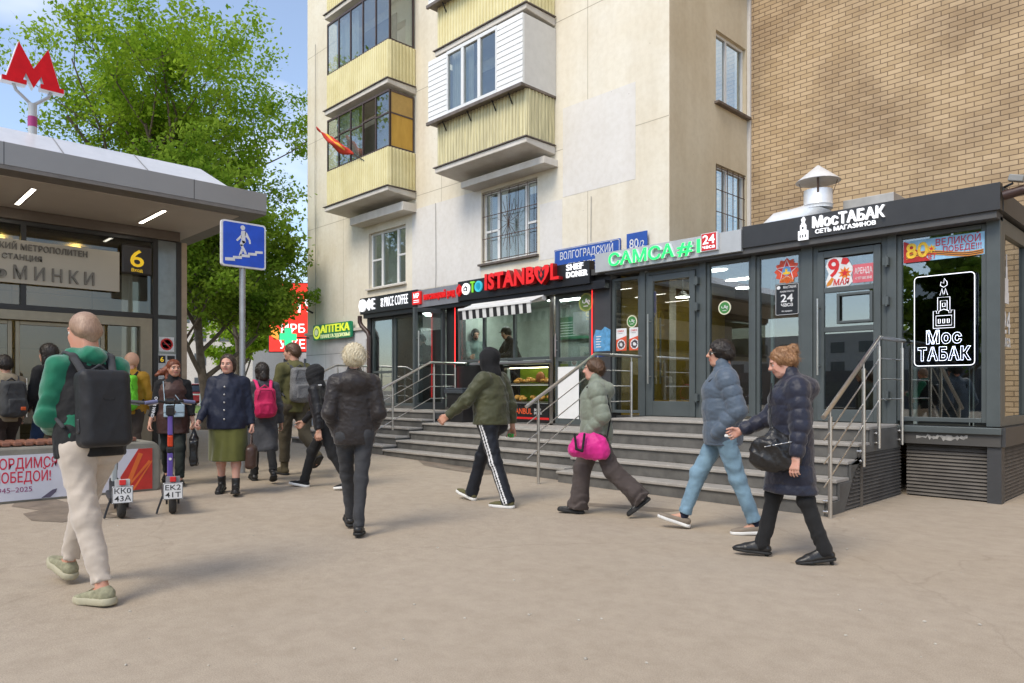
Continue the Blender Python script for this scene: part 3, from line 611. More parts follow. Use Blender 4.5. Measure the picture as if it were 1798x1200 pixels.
pbox('partition', M_IWALLG, -12.02, -11.96, YS+.26, 12.2, .88, 3.24)
# right end of the pavilion: glazing facing +X
fe = MB(); xe = XR
fe.box(xe-.1, xe, YS+.1, YS+.2, ZD, 3.33).box(xe-.1, xe, 13.85, 14.0, ZD, 3.33).box(xe-.1, xe-.002, YS+.2, 13.85, 3.15, 3.33).box(xe-.1, xe-.002, YS+.2, 13.85, ZD, 1.0)
for y in (11.2, 12.5): fe.box(xe-.09, xe-.004, y-.04, y+.04, 1.0, 3.15)
we = fe.build('end_window', M_ANTH, shop, bevel=.006); MB().box(xe-.05, xe-.04, YS+.19, 13.86, .99, 3.16).build('pane', glass('end_glass', (.5, .55, .55), 4.0), we)
pbox('end_sill', M_ANTH2, XR-.1, XR+.05, YS-.02, 14.05, .66, .88)
pbox('corner_column', M_ANTH2, -2.12, XR+.012, YS-.03, YS+.12, -.02, .655)
# louvred skirting under the front and the end
lv = MB()
for k in range(15): z = .02+.043*k; lv.hexa([(-3.0, YS+.03, z), (-2.125, YS+.03, z), (-2.125, YS+.06, z), (-3.0, YS+.06, z)], [(-3.0, YS+.06, z+.038), (-2.125, YS+.06, z+.038), (-2.125, YS+.08, z+.038), (-3.0, YS+.08, z+.038)])
lv.quad((-3.0, YS+.085, 0), (-2.12, YS+.085, 0), (-2.12, YS+.085, .66), (-3.0, YS+.085, .66)); M_LOUV = mat('dusty_grey_louvre', (.10, .088, .076), .6, var=.25, vscale=5); lv.build('louvre_panel', M_LOUV, shop)
lv = MB()
for k in range(15): z = .02+.043*k; lv.hexa([(XR-.03, YS+.13, z), (XR-.0, YS+.13, z), (XR-.0, 14, z), (XR-.03, 14, z)], [(XR-.05, YS+.13, z+.038), (XR-.03, YS+.13, z+.038), (XR-.03, 14, z+.038), (XR-.05, 14, z+.038)])
lv.quad((XR-.055, YS+.13, 0), (XR-.055, 14, 0), (XR-.055, 14, .66), (XR-.055, YS+.13, .66)); lv.build('louvre_panel', M_LOUV, shop)
# fascias
pbox('fascia', mat('black_fascia', (.028, .028, .029), .45, var=.1), -5.09, -1.95, YF, YF+.12, 3.36, 3.67, bevel=.004)
pbox('fascia_cap', M_ANTH2, -5.09, -1.93, YF+.12, YF+.3, 3.60, 3.64)
pbox('fascia', M_GREYP, -7.78, -5.092, YF-.03, YF+.1, 3.32, 3.635, bevel=.004)
pbox('fascia', M_BLACK, -11.45, -7.93, YF, YF+.15, 3.16, 3.56, bevel=.004)
pbox('fascia', mat('grey_mirror_panel', (.30, .30, .32), .3, .4), -12.85, -11.455, YF+.01, YF+.15, 3.14, 3.52)
pbox('fascia', M_BLACK, -15.17, -12.86, YF, YF+.15, 3.16, 3.55, bevel=.004)
pbox('side_fascia', M_ANTH2, XR-.1, XR+.05, YF+.12, 14.0, 3.36, 3.6)
# interior fittings
M_FIT = mat('white_rack', (.62, .66, .66), .4)
def rack(x0, x1, y, zs, z1):
    r = MB(); 
    for x in (x0, x1): r.box(x-.02, x+.02, y, y+.04, .885, z1)
    for z in zs: r.box(x0+.02, x1-.02, y+.004, y+.036, z-.02, z+.02)
    r.build('display_rack', M_FIT, shop)
rack(-4.92, -4.42, YS+.35, (1.75, 2.6, 3.0), 3.05); rack(-2.98, -2.36, YS+.3, (1.62,), 1.62); MB().box(-2.37, -2.33, YS+.3, YS+.34, .885, 2.2).build('display_rack', M_FIT, shop)
for (x, y, w_, d_, h_, m) in ((-3.4, 12.6, 1.4, .4, 2.0, mat('dark_cabinet', (.03, .03, .035), .4)), (-6.2, 12.9, 1.6, .5, 1.0, mat('brown_counter', (.11, .06, .03), .5)), (-5.1, 12.2, .5, .4, 1.1, mat('red_cooler', (.25, .03, .03), .4))): pbox('cabinet', m, x-w_/2, x+w_/2, y-d_/2, y+d_/2, .885, .885+h_)
for (x, y) in ((-6.4, 11.0), (-6.5, 12.2)): 
    MB().prism([(-.3, 0), (-.2, -.1), (.2, -.1), (.3, 0), (.2, .1), (-.2, .1)], (x, y, 3.345), (1, 0, 0), (0, 1, 0), (0, 0, .014)).build('ceiling_lamp', M_LAMP, shop)
for (x, y, z) in ((-6.9, 10.9, 2.95), (-5.6, 10.6, 2.95)):
    lp = MB().lathe([(.03, .10), (.06, .06), (.14, 0), (.13, -.005)], (x, y, z), 20).tube([(x, y, z+.1), (x, y, 3.36)], .006, 6).build('pendant_lamp', mat('lamp_shade', (.5, .5, .48), .4), shop, smooth=True)
    MB().lathe([(.12, -.004), (.12, -.012)], (x, y, z), 20).build('bulb', M_LAMP, lp)
for (x, y) in ((-11.2, 10.6), (-8.7, 10.8), (-10.0, 11.4), (-14.0, 10.8)): pbox('ceiling_lamp', mat('cool_lamp_panel', (.92, 1, .96), .5, var=0, emit=16), x-.45, x+.45, y-.14, y+.14, 3.215, 3.235)
pbox('menu_board', mat('green_menu_board', (.02, .16, .07), .5, var=.3, vscale=12), -11.0, -9.9, 12.1, 12.15, 2.45, 2.95)
b = MB()
for k in range(6): b.box(-10.9+.04*(k % 2), -10.1-.05*(k % 3), 12.09, 12.098, 2.52+.06*k, 2.535+.06*k)
b.build('menu_lines', M_WHITE, shop)
pbox('extractor_hood', M_GALV, -9.6, -8.2, 11.1, 11.9, 2.45, 2.9); pbox('steel_table', M_STEEL, -10.9, -8.3, 11.5, 12.1, .9, 1.75)
pbox('wall_shelf', M_STEEL, -9.9, -8.6, 11.8, 12.18, 2.05, 2.08)
for k in range(6): MB().lathe([(.04, 0), (.045, .1), (.03, .16), (.015, .2)], (-9.8+.2*k, 12.0, 2.08), 10).build('bottle', mat('sauce_bottle', (.6, .6, .58), .4), shop, smooth=True)
# ------------------------------------------------------------------ stairs and railings
def stairs(name, label, x0, x1, yf, n, ztop, zbase, tread=.31, yback=YS-.02, nose=.03):
    t = thing(name, label, 'stairs', ((x0+x1)/2, yf, zbase)); h = (ztop-zbase)/n
    r = MB()
    for k in range(n):
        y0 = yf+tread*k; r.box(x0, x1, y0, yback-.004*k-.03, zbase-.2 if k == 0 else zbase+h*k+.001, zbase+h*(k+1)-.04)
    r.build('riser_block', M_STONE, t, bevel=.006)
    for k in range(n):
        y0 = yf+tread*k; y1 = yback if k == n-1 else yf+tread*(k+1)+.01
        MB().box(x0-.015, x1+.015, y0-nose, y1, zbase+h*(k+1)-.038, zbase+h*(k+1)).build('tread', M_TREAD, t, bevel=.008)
    return t
XS0, XS1, XS2, XS3 = -15.0, -11.42, -6.83, -3.06
sr = stairs('staircase', 'wide five-step grey stone stairs up to the two right-hand shop doors', XS2+.02, XS3-.02, 7.55, 5, ZD, 0.0)
stairs('staircase', 'middle flight of grey stone stairs below the doner kiosk', XS1+.04, XS2-.0, 7.72, 4, ZL, zg(-9))
stairs('staircase', 'narrow grey stone stairs on the left climbing to the coffee shop door', XS0, XS1, 7.72, 5, ZD, zg(-13))
# stepped cheek and louvres closing the open right flank of the right stairs
ck = MB(); prof = [(7.56, -.02)]
for k in range(5): prof += [(7.56+.31*k, .178*(k+1)-.04), (7.56+.31*(k+1), .178*(k+1)-.04)] if k < 4 else [(7.56+.31*k, .85), (YS-.03, .85)]
prof2 = [(YS-.03, .60), (8.62, .60), (8.3, .42), (8.02, .02), (8.0, -.02)]
ck.prism(prof+prof2, (XS3-.018, 0, 0), (0, 1, 0), (0, 0, 1), (.03, 0, 0)); ck.build('cheek_slab', mat('grey_granite_cheek', (.10, .097, .09), .6, var=.25, vscale=4), sr, bevel=.004)
lv = MB()
for k in range(15):
    z = .02+.04*k; y0 = 8.03+.0*k if z < .05 else 8.03+(z/.6)*.55
    lv.hexa([(XS3-.03, y0, z), (XS3+.005, y0, z), (XS3+.005, YS+.03, z), (XS3-.03, YS+.03, z)], [(XS3-.05, y0, z+.035), (XS3-.025, y0, z+.035), (XS3-.025, YS+.03, z+.035), (XS3-.05, YS+.03, z+.035)])
lv.build('louvre_panel', M_LOUV, sr)
MB().box(XS3-.03, XS3+.015, 8.48, 8.53, -.02, .6).build('louvre_post', M_LOUV, sr)
def railing(label, x, pts, posts, mid=(.24, .48, .72), group=None, bolts=0):
    """pts: handrail polyline (y,z); posts: (y, zfoot)"""
    t = thing('stair_railing', label, 'railing', (x, pts[0][0], posts[0][1]))
    h = MB(); h.tube([(x, y, z) for y, z in pts], .025, 10); h.build('handrail', M_STEEL, t, smooth=True, auto=50)
    def zat(y):
        for k in range(len(pts)-1):
            (a, b), (c, d) = pts[k], pts[k+1]
            if min(a, c) <= y <= max(a, c): return b+(d-b)*(y-a)/(c-a)
        return pts[-1][1]
    for y, zf in posts: MB().tube([(x, y, zf), (x, y, zat(y)-.09)], .021, 10).tube([(x, y, zat(y)-.09), (x, y, zat(y)-.01)], .010, 8).build('post', M_STEEL, t, smooth=True, auto=50)
    y1 = max(p[0] for p in posts); y0 = pts[0][0]+.02
    for m in mid:
        q = [(y, z-m) for y, z in pts if y0 < y < y1]; q = [(y0, zat(y0)-m)]+q+[(y1+.0, zat(y1)-m)]
        MB().tube([(x-.001, y, z) for y, z in q], .0085, 8).build('mid_rail', M_STEEL, t, smooth=True, auto=50)
    if bolts:
        b = MB()
        for y, zf in posts:
            for dz in (.06, .17): b.tube([(x-.07, y, zf+dz), (x+.0, y, zf+dz)], .012, 8).tube([(x-.03, y, zf+dz), (x-.022, y, zf+dz)], .022, 10)
        b.build('standoff_bolts', M_STEEL, t, smooth=True, auto=50)
    return t
G_ = 'steel railings beside the shop stairs'
railing('brushed steel railing on the open right-hand end of the stairs', XS3+.06, [(7.33, 1.04), (8.92, 1.93), (9.78, 1.93)], [(7.5, .0), (8.42, .46), (8.9, .64), (9.7, .64)], group=G_, bolts=1)
railing('steel railing between the doner kiosk stairs and the pastry shop stairs', XS2-.03, [(6.96, 1.09), (8.45, 1.86), (9.6, 1.86)], [(7.2, .0), (8.5, ZL), (9.35, ZL)], group=G_)
railing('steel railing between the coffee shop stairs and the black bin', XS1+.0, [(7.55, 1.27), (8.86, 1.87), (9.82, 1.87)], [(7.95, .55), (8.95, .67), (9.5, .67)], group=G_)
railing('steel railing at the far left of the coffee shop stairs behind the drainpipe', XS0-.02, [(7.4, 1.27), (8.86, 1.9), (9.8, 1.9)], [(7.6, .2), (8.9, .6), (9.6, .6)], group=G_)
# ------------------------------------------------------------------ roof equipment and pipes
vx, vy = -4.79, 11.5
vt = thing('roof_vent', 'shiny galvanised vent pipe with a conical rain cap on the shop roof', 'vent', (vx, vy, 3.5))
MB().lathe([(.215, 4.20), (.222, 4.205), (.215, 4.21), (.215, 4.24), (.225, 4.26), (.215, 4.28), (.215, 4.50), (.2, 4.50)], (vx, vy, 0), 28).build('pipe', M_GALV, vt, smooth=True, auto=40)
MB().lathe([(.34, 4.64), (.325, 4.655), (.02, 4.90), (.0, 4.905)], (vx, vy, 0), 28).build('rain_cap', M_GALV, vt, smooth=True, auto=30)
for an in (.3, 1.9, 3.5, 5.1): MB().bar((vx+.21*math.cos(an), vy+.21*math.sin(an), 4.42), (vx+.29*math.cos(an), vy+.29*math.sin(an), 4.66), .03, .006).build('strut', M_RUST, vt)
MB().tube([(vx, vy, 4.24), (vx-.03, vy, 4.17), (vx-.10, vy, 4.12), (vx-.2, vy, 4.09), (vx-.40, vy, 4.08), (vx-.66, vy, 4.07), (vx-.80, vy, 3.99), (vx-.84, vy, 3.48)], [.215, .215, .215, .21, .2, .2, .2, .2], 24).build('elbow_duct', M_GALV, vt, smooth=True, auto=40)
b = MB(); b.box(-4.50, -3.75, 11.75, 12.3, 3.50, 4.33); b.single('equipment_box', mat('galvanised_box', (.42, .40, .37), .5, .4), 'pale metal equipment box on the shop roof beside the vent', 'box', bevel=.01)
b = thing('floodlight', 'grey floodlight fixed on the right end of the black fascia', 'floodlight', (-1.9, YF+.1, 3.58))
MB().obox((-1.80, YF+.02, 3.68), Vector((.07, 0, -.02)), Vector((0, .05, .0)), Vector((.010, 0, .035))).build('housing', mat('grey_lamp_housing', (.25, .25, .24), .5), b, bevel=.01); MB().tube([(-1.93, YF+.08, 3.62), (-1.84, YF+.05, 3.64)], .014, 6).build('bracket', M_BLACK, b)
b = MB(); b.tube([(-1.93, YF+.06, 3.52), (-1.75, YF+.06, 3.55), (-1.66, YF+.06, 3.53)], .055, 14); b.tube([(-1.70, YF+.06, 3.535), (-1.64, YF+.06, 3.525)], .07, 14); b.single('drain_spout', M_BROWNPIPE, 'short brown drain spout sticking out at the right end of the shop roof', 'drainpipe', smooth=True, auto=40)
b = MB(); b.tube([(-15.35, YS-.12, 3.15), (-15.35, YS-.12, 3.0), (-15.3, YS-.1, 2.9), (-15.05, YS-.08, 2.72), (-15.0, YS-.08, 2.6), (-15.0, YS-.08, .75)], .055, 14); b.single('drainpipe', M_BROWNPIPE, 'brown downpipe at the left corner of the coffee shop', 'drainpipe', smooth=True, auto=40)
# bin
bn = thing('rubbish_bin', 'black square rubbish bin with a grey bag edge beside the doner kiosk', 'bin', (-11.1, 9.45, ZL))
mb = MB(); mb.hexa([(-11.3, 9.25, ZL), (-10.9, 9.25, ZL), (-10.9, 9.62, ZL), (-11.3, 9.62, ZL)], [(-11.36, 9.2, 1.32), (-10.84, 9.2, 1.32), (-10.84, 9.66, 1.32), (-11.36, 9.66, 1.32)]); mb.build('tub', mat('black_plastic_tub', (.018, .018, .019), .35), bn, bevel=.02)
mb = MB(); mb.box(-11.38, -10.82, 9.18, 9.68, 1.32, 1.36).hexa([(-11.385, 9.175, 1.25), (-10.815, 9.175, 1.25), (-10.815, 9.685, 1.25), (-11.385, 9.685, 1.25)], [(-11.39, 9.17, 1.318), (-10.81, 9.17, 1.318), (-10.81, 9.69, 1.318), (-11.39, 9.69, 1.318)]); mb.build('bag_edge', mat('dark_bag_film', (.06, .07, .08), .25, bump=.6, bscale=18), bn, bevel=.01)
# ------------------------------------------------------------------ signs, lettering, stickers on the shop fronts
UX, UZ = Vector((1, 0, 0)), Vector((0, 0, 1))
M_LWH = mat('white_lit_letters', (.92, .93, .95), .4, 0, var=.02, emit=.35)
M_LGR = mat('green_lit_letters', (.02, .85, .14), .4, 0, var=.03, emit=.55)
M_LSIDE = mat('white_letter_sides', (.75, .77, .80), .4)
M_LED = mat('red_led_tube', (.9, .03, .03), .4, 0, var=0, emit=1.0)
M_NEON = mat('white_neon_tube', (.90, .93, 1), .4, 0, var=0, emit=.55)
M_GOLD = mat('golden_print', (.80, .50, .03), .5, var=.2, vscale=30)
M_CRIM = mat('crimson_print', (.45, .015, .05), .5)
M_SKYB = mat('light_blue_print', (.28, .52, .72), .5, var=.25, vscale=9)
M_PRW = mat('white_print', (.72, .72, .72), .5)
M_BLUEP = mat('blue_enamel', (.015, .075, .36), .35)
def circ(r, n=28, c=(0, 0), sq=1): return [(c[0]+r*math.cos(2*math.pi*k/n), c[1]+r*sq*math.sin(2*math.pi*k/n)) for k in range(n)]
def star(r, r2, n=5, c=(0, 0), a0=math.pi/2): return [(c[0]+(r if k % 2 == 0 else r2)*math.cos(a0+math.pi*k/n), c[1]+(r if k % 2 == 0 else r2)*math.sin(a0+math.pi*k/n)) for k in range(2*n)]
def rrect(w, h, r, n=5):
    p = []
    for cx, cy, a in ((w-r, h-r, 0), (r, h-r, 90), (r, r, 180), (w-r, r, 270)):
        for k in range(n+1): an = R(a+90*k/n); p.append((cx+r*math.cos(an), cy+r*math.sin(an)))
    return p
def flat(name, m, poly, o, dep, par, ux=UX, uy=UZ): return MB().prism(poly, o, ux, uy, Vector(ux).cross(Vector(uy))*dep).build(name, m, par)
def letters(name, m, txt, x, y, z, h, par, dep=.01, **k): b = MB(); b.text(txt, (x, y, z), UX, UZ, h, dep, **k); return b.build(name, m, par)
def tower(b, x, y, z, h, r, mode):
    """kremlin-style tower outline drawn with thin tubes (mode 'line')"""
    s = h
    def P(u, v): return Vector((x+u*s, y, z+v*s))
    def L(*pts): b.tube([P(*p) for p in pts], r, 6)
    L((-.19, 0), (.19, 0), (.19, .35), (.13, .35), (.13, .30), (.09, .30), (.09, .34), (.0, .38), (-.09, .34), (-.09, .30), (-.13, .30), (-.13, .35), (-.19, .35), (-.19, 0))
    L((-.14, .05), (.14, .05), (.14, .25), (-.14, .25), (-.14, .05)); L((-.11, .36), (-.11, .62), (.11, .62), (.11, .36)); L((-.06, .36), (-.06, .55), (.06, .55), (.06, .36))
    for u in (-.08, 0, .08): L((u-.018, .10), (u+.018, .10), (u+.018, .18), (u-.018, .18), (u-.018, .10))
    L((-.025, .43), (.025, .43), (.025, .50), (-.025, .50), (-.025, .43)); L((-.07, .66), (-.03, .80), (-.01, .68)); L((.07, .66), (.03, .80), (.01, .68))
    L((0, .82), (-.06, .86), (-.05, .93), (.0, .90), (.01, 1.0), (.06, .92), (.06, .86), (0, .82))
# tobacco shop fascia sign
t = thing('shop_sign', 'raised white letters and small tower emblem on the black fascia', 'sign', (-3.65, YF-.02, 3.36))
letters('lettering', M_LWH, 'МосТАБАК', -4.06, YF-.002, 3.485, .135, t, .045, bold=0.0147, width=.90)
letters('small_lettering', M_LWH, 'СЕТЬ МАГАЗИНОВ', -4.03, YF-.002, 3.405, .052, t, .02, bold=0.0084, width=.76)
b = MB(); xx, zz = -4.19, 3.345
for (w_, z0, z1) in ((.13, 0, .10), (.10, .10, .115), (.075, .115, .20), (.05, .205, .22), (.03, .22, .25)): b.box(xx-w_/2, xx+w_/2, YF-.035, YF-.002, zz+z0, zz+z1)
for u in (-.055, -.02, .02, .055): b.box(xx+u-.01, xx+u+.01, YF-.035, YF-.002, zz+.10, zz+.122)
b.prism([(-.02, .252), (.02, .252), (.026, .275), (.008, .31), (-.012, .29), (-.024, .275)], (xx, YF-.002, zz), UX, UZ, (0, -.033, 0)); b.build('tower_emblem', M_LWH, t)
b = MB()
for u in (-.035, 0, .035): b.box(xx+u-.009, xx+u+.009, YF-.037, YF-.0355, zz+.03, zz+.07)
b.box(xx-.012, xx+.012, YF-.037, YF-.0355, zz+.14, zz+.175); b.build('tower_windows', M_BLACK, t)
# neon sign in the right-hand window
X0, Z0_ = -2.905, 1.60; w_, h_ = .675, 1.13
t = thing('neon_sign', 'white neon outline sign with a tower in the right-hand shop window', 'neon sign', (X0+w_/2, YS-.02, Z0_))
flat('backing', glass('dark_acrylic', (.22, .25, .32), 1.0), rrect(w_, h_, .05), (X0, YS-.012, Z0_), .012, t)
b = MB(); rp = rrect(w_-.03, h_-.03, .045); rp.append(rp[0]); b.tube([(X0+.015+u, YS-.030, Z0_+.015+v) for u, v in rp], .0048, 8); b.build('border_tube', M_NEON, t, smooth=True)
b = MB(); tower(b, X0+w_/2, YS-.03, Z0_+.47, .60, .0036, 'line'); b.build('tower_tube', M_NEON, t, smooth=True)
for txt, z, wd, hh in (('Мос', .29, .38, .14), ('ТАБАК', .085, .57, .14)):
    b = MB(); b.text(txt, (X0+w_/2, YS-.028, Z0_+z), UX, UZ, hh, .0, bold=.042, width=wd, align='CENTER', outline=.0075, spacing=1.16); b.build('letter_tube', M_NEON, t)
# victory banner
bx, bz, bw, bh = -3.02, 2.91, .87, .27
t = thing('window_banner', 'light blue and red anniversary banner across the top of the right-hand window', 'banner', (bx+bw/2, YS-.01, bz))
flat('sheet', M_SKYB, [(0, 0), (bw, .0), (bw, bh), (0, bh)], (bx, YS-.002, bz), .004, t)
flat('red_field', mat('dark_red_print', (.42, .015, .012), .5, var=.2), [(0, 0), (.30, 0), (.20, .10), (.06, bh*.9), (0, bh)], (bx, YS-.0065, bz), .002, t)
for k, c in enumerate(((.60, .22, .02), (.03, .02, .02), (.60, .22, .02), (.03, .02, .02), (.60, .22, .02))):
    top = [(u, .035+.035*math.sin(u*6.5)+.011*(k+1)) for u in np.linspace(.03, .86, 22)]; bot = [(u, .035+.035*math.sin(u*6.5)+.011*k) for u in np.linspace(.03, .86, 22)]
    flat('ribbon_stripe', mat('ribbon_orange' if k % 2 == 0 else 'ribbon_black', c, .5), bot+top[::-1], (bx, YS-.009, bz), .002, t)
letters('number', M_GOLD, '80', bx+.03, YS-.012, bz+.055, .175, t, .003, bold=0.0210, width=.25); letters('word', M_REDP, 'ЛЕТ', bx+.24, YS-.012, bz+.015, .06, t, .003, bold=0.0126, width=.13, shear=.2)
flat('star', M_GOLD, star(.055, .03, 8), (bx+.315, YS-.0135, bz+.14), .002, t); flat('star_core', M_REDP, star(.03, .012, 5), (bx+.315, YS-.016, bz+.14), .002, t)
letters('upper_word', M_CRIM, 'ВЕЛИКОЙ', bx+.36, YS-.008, bz+.165, .08, t, .002, bold=0.0050, width=.47); letters('lower_word', M_CRIM, 'ПОБЕДЕ!!!', bx+.44, YS-.0115, bz+.08, .066, t, .002, bold=0.0050, width=.40)
# door stickers
t = thing('door_sticker', 'red holiday sticker with a big nine and a star ribbon on the tobacco shop door', 'sticker', (-3.8, YS-.06, 2.72))
yo = YS-.023; x0, z0 = -3.98, 2.70
flat('backing', M_PRW, [(.02, 0), (.30, 0), (.35, .05), (.33, .14), (.36, .22), (.30, .33), (.22, .38), (.12, .40), (.03, .38), (.0, .28), (.04, .18), (.0, .08)], (x0, yo, z0), .003, t)
letters('number', M_REDP, '9', x0+.03, yo-.004, z0+.14, .23, t, .003, bold=0.0210, width=.15); flat('star', mat('orange_print', (.75, .22, .02), .5), star(.09, .05, 9), (x0+.25, yo-.004, z0+.17), .002, t); flat('star_core', M_REDP, star(.055, .024), (x0+.25, yo-.007, z0+.17), .002, t)
letters('word', M_REDP, 'МАЯ', x0+.10, yo-.0045, z0+.02, .075, t, .003, bold=0.0210, width=.21, shear=.15); flat('ribbon', mat('ribbon_orange', (.6, .22, .02)), [(.01, .01), (.07, .03), (.11, .11), (.08, .13), (.02, .06)], (x0, yo-.0042, z0), .002, t)
flat('carnation', M_REDP, [(.20, .30), (.27, .28), (.31, .32), (.28, .37), (.22, .375)], (x0, yo-.0042, z0), .002, t)
t = thing('door_sticker', 'pink rectangular rental notice beside the big nine on the tobacco shop door', 'notice', (-3.5, yo, 2.72)); x0 = -3.63
flat('sheet', mat('pink_notice', (.62, .13, .16), .5), [(0, 0), (.27, 0), (.27, .24), (0, .24)], (x0, yo, 2.725), .003, t)
letters('lettering', M_PRW, 'АРЕНДА', x0+.025, yo-.004, 2.84, .075, t, .002, bold=0.0050, width=.22); letters('phone_number', M_PRW, '+7 977 000 38-00', x0+.03, yo-.004, 2.765, .034, t, .002, bold=0.0063, width=.21)
# star badge and opening hours on the window left of the door
yo = YS+.028; t = thing('window_sticker', 'round red star badge sticker above the opening hours plate', 'sticker', (-4.53, yo, 2.85))
c0 = (-4.545, yo, 3.0); flat('rosette', mat('red_orange_print', (.70, .08, .03), .5, var=.25, vscale=25), star(.185, .15, 12), c0, .003, t); flat('white_star', M_PRW, star(.165, .075), (c0[0], yo-.004, c0[2]), .002, t); flat('red_star', M_REDP, star(.15, .06), (c0[0], yo-.0065, c0[2]), .002, t); flat('blue_disc', mat('blue_disc_print', (.12, .33, .60), .5), circ(.065), (c0[0], yo-.009, c0[2]), .002, t)
b = MB(); b.box(c0[0]-.05, c0[0]+.05, yo-.0135, yo-.0115, 2.95, 2.985).box(c0[0]-.02, c0[0]+.012, yo-.0136, yo-.0115, 2.985, 3.03); b.build('gold_wall', M_GOLD, t)
letters('lettering', mat('orange_print', (.75, .22, .02)), 'ДЕНЬ', c0[0], yo-.009, 2.885, .045, t, .002, bold=0.0168, width=.16, align='CENTER'); letters('lettering', mat('orange_print', (.75, .22, .02)), 'ПОБЕДЫ', c0[0], yo-.0092, 2.835, .042, t, .002, bold=0.0168, width=.20, align='CENTER')
t = thing('hours_plate', 'black opening hours plate with big 24 on the window beside the tobacco shop door', 'plate', (-4.53, yo, 2.38)); x0 = -4.715
flat('plate', M_BLACK, rrect(.345, .45, .02), (x0, yo, 2.375), .004, t)
b = MB(); rp = rrect(.325, .43, .015); rp.append(rp[0]); b.tube([(x0+.01+u, yo-.005, 2.385+v) for u, v in rp], .003, 5); b.build('border', M_PRW, t)
letters('lettering', M_PRW, 'МосТАБАК', x0+.31, yo-.0045, 2.755, .035, t, .002, bold=0.0084, width=.19, align='RIGHT'); letters('lettering', M_PRW, 'РЕЖИМ РАБОТЫ', x0+.1725, yo-.0045, 2.70, .022, t, .002, bold=0.0042, width=.2, align='CENTER'); letters('number', M_PRW, '24', x0+.1725, yo-.0045, 2.565, .105, t, .002, bold=0.0126, width=.18, align='CENTER'); letters('word', M_PRW, 'часа', x0+.1725, yo-.0045, 2.50, .055, t, .002, bold=0.0126, width=.17, align='CENTER'); letters('lettering', M_PRW, 'без перерыва', x0+.1725, yo-.0045, 2.425, .02, t, .002, width=.15, align='CENTER')
flat('badge', M_PRW, circ(.026), (x0+.05, yo-.0045, 2.772), .002, t)
# halal stickers
M_HG = mat('green_sticker', (.05, .22, .05), .5); M_HC = mat('cream_sticker_rim', (.70, .68, .50), .5)
def halal(label, x, y, z, r, rim=M_HC, core=M_HG):
    t = thing('round_sticker', label, 'sticker', (x, y, z-r)); flat('rim', rim, circ(r), (x, y, z), .003, t); flat('disc', core, circ(r*.82), (x, y-.0035, z), .002, t)
    b = MB(); L = lambda *p: b.tube([(x+u*r, y-.007, z+v*r) for u, v in p], r*.05, 5)
    L((-.45, .22), (-.42, -.02), (-.2, -.08), (-.02, 0), (.0, .35)); L((.12, .38), (.1, .0), (.2, -.08), (.30, .22), (.2, .0)); L((.28, -.02), (.5, -.02), (.52, .12), (.38, .2)); L((.3, -.1), (.42, -.26), (.55, -.2)); L((-.3, -.42), (.3, -.42))
    b.build('script', M_PRW, t)
halal('round green halal sticker on the middle display window', -5.51, YS+.027, 2.56, .105); halal('round green halal sticker above the two posters on the side light', -7.22, YS+.027, 2.47, .105); halal('large green halal disc on the doner kiosk door', -8.17, YS-.03, 2.87, .165, mat('olive_rim', (.30, .32, .08), .5), mat('olive_green_disc', (.10, .16, .03), .5))
# posters beside the pastry shop door
for k, (x, lab) in enumerate(((-7.545, 'white and red food poster nearest the black pier'), (-7.27, 'white and red food poster nearest the pastry shop door'))):
    t = thing('poster', lab, 'poster', (x+.1, YS+.02, 1.98), group='food posters on the side light'); y = YS+.026; w_ = .215
    flat('sheet', M_PRW, [(0, 0), (w_, 0), (w_, .38), (0, .38)], (x, y, 1.985), .003, t); flat('red_field', mat('poster_red', (.66, .10, .04), .5), [(0, 0), (w_, 0), (w_, .25), (0, .19)], (x, y-.0035, 1.985), .002, t)
    flat('plate', M_PRW, circ(.085), (x+w_/2, y-.006, 2.09), .002, t); b = MB(); rr = random.Random(k)
    for q in range(9): an = q*.7; b.prism(circ(.022*rr.uniform(.7, 1.2), 7), (x+w_/2+.05*math.cos(an), y-.0085, 2.09+.05*math.sin(an)), UX, UZ, (0, -.002, 0))
    b.build('food_print', mat('poster_dark_print', (.08, .06, .07), .5), t); letters('lettering', M_REDP, 'САМСА', x+.03, y-.0035, 2.305, .028, t, .002, bold=0.0126, width=.13); letters('small_lettering', mat('grey_print', (.3, .3, .3), .5), 'с мясом', x+.03, y-.0035, 2.275, .016, t, .002, width=.1)
t = thing('poster', 'cut-out light blue poster on the black pier left of the pastry shop', 'poster', (-7.8, YS-.05, 1.95))
flat('sheet', mat('blue_poster', (.10, .30, .52), .5, var=.35, vscale=14), [(-.18, 0), (.17, 0), (.18, .36), (.06, .42), (-.02, .36), (-.14, .38), (-.19, .25)], (-7.8, YS-.041, 1.99), .004, t)
flat('blue_stripe', M_BLUEP, [(-.16, 0), (.14, 0), (.14, .05), (-.16, .05)], (-7.8, YS-.041, 1.90), .004, t)
b = MB()
for k in range(5): b.box(-7.93, -7.82-.02*(k % 2), YS-.049, YS-.046, 2.06+.045*k, 2.075+.045*k)
b.build('lettering', M_PRW, t)
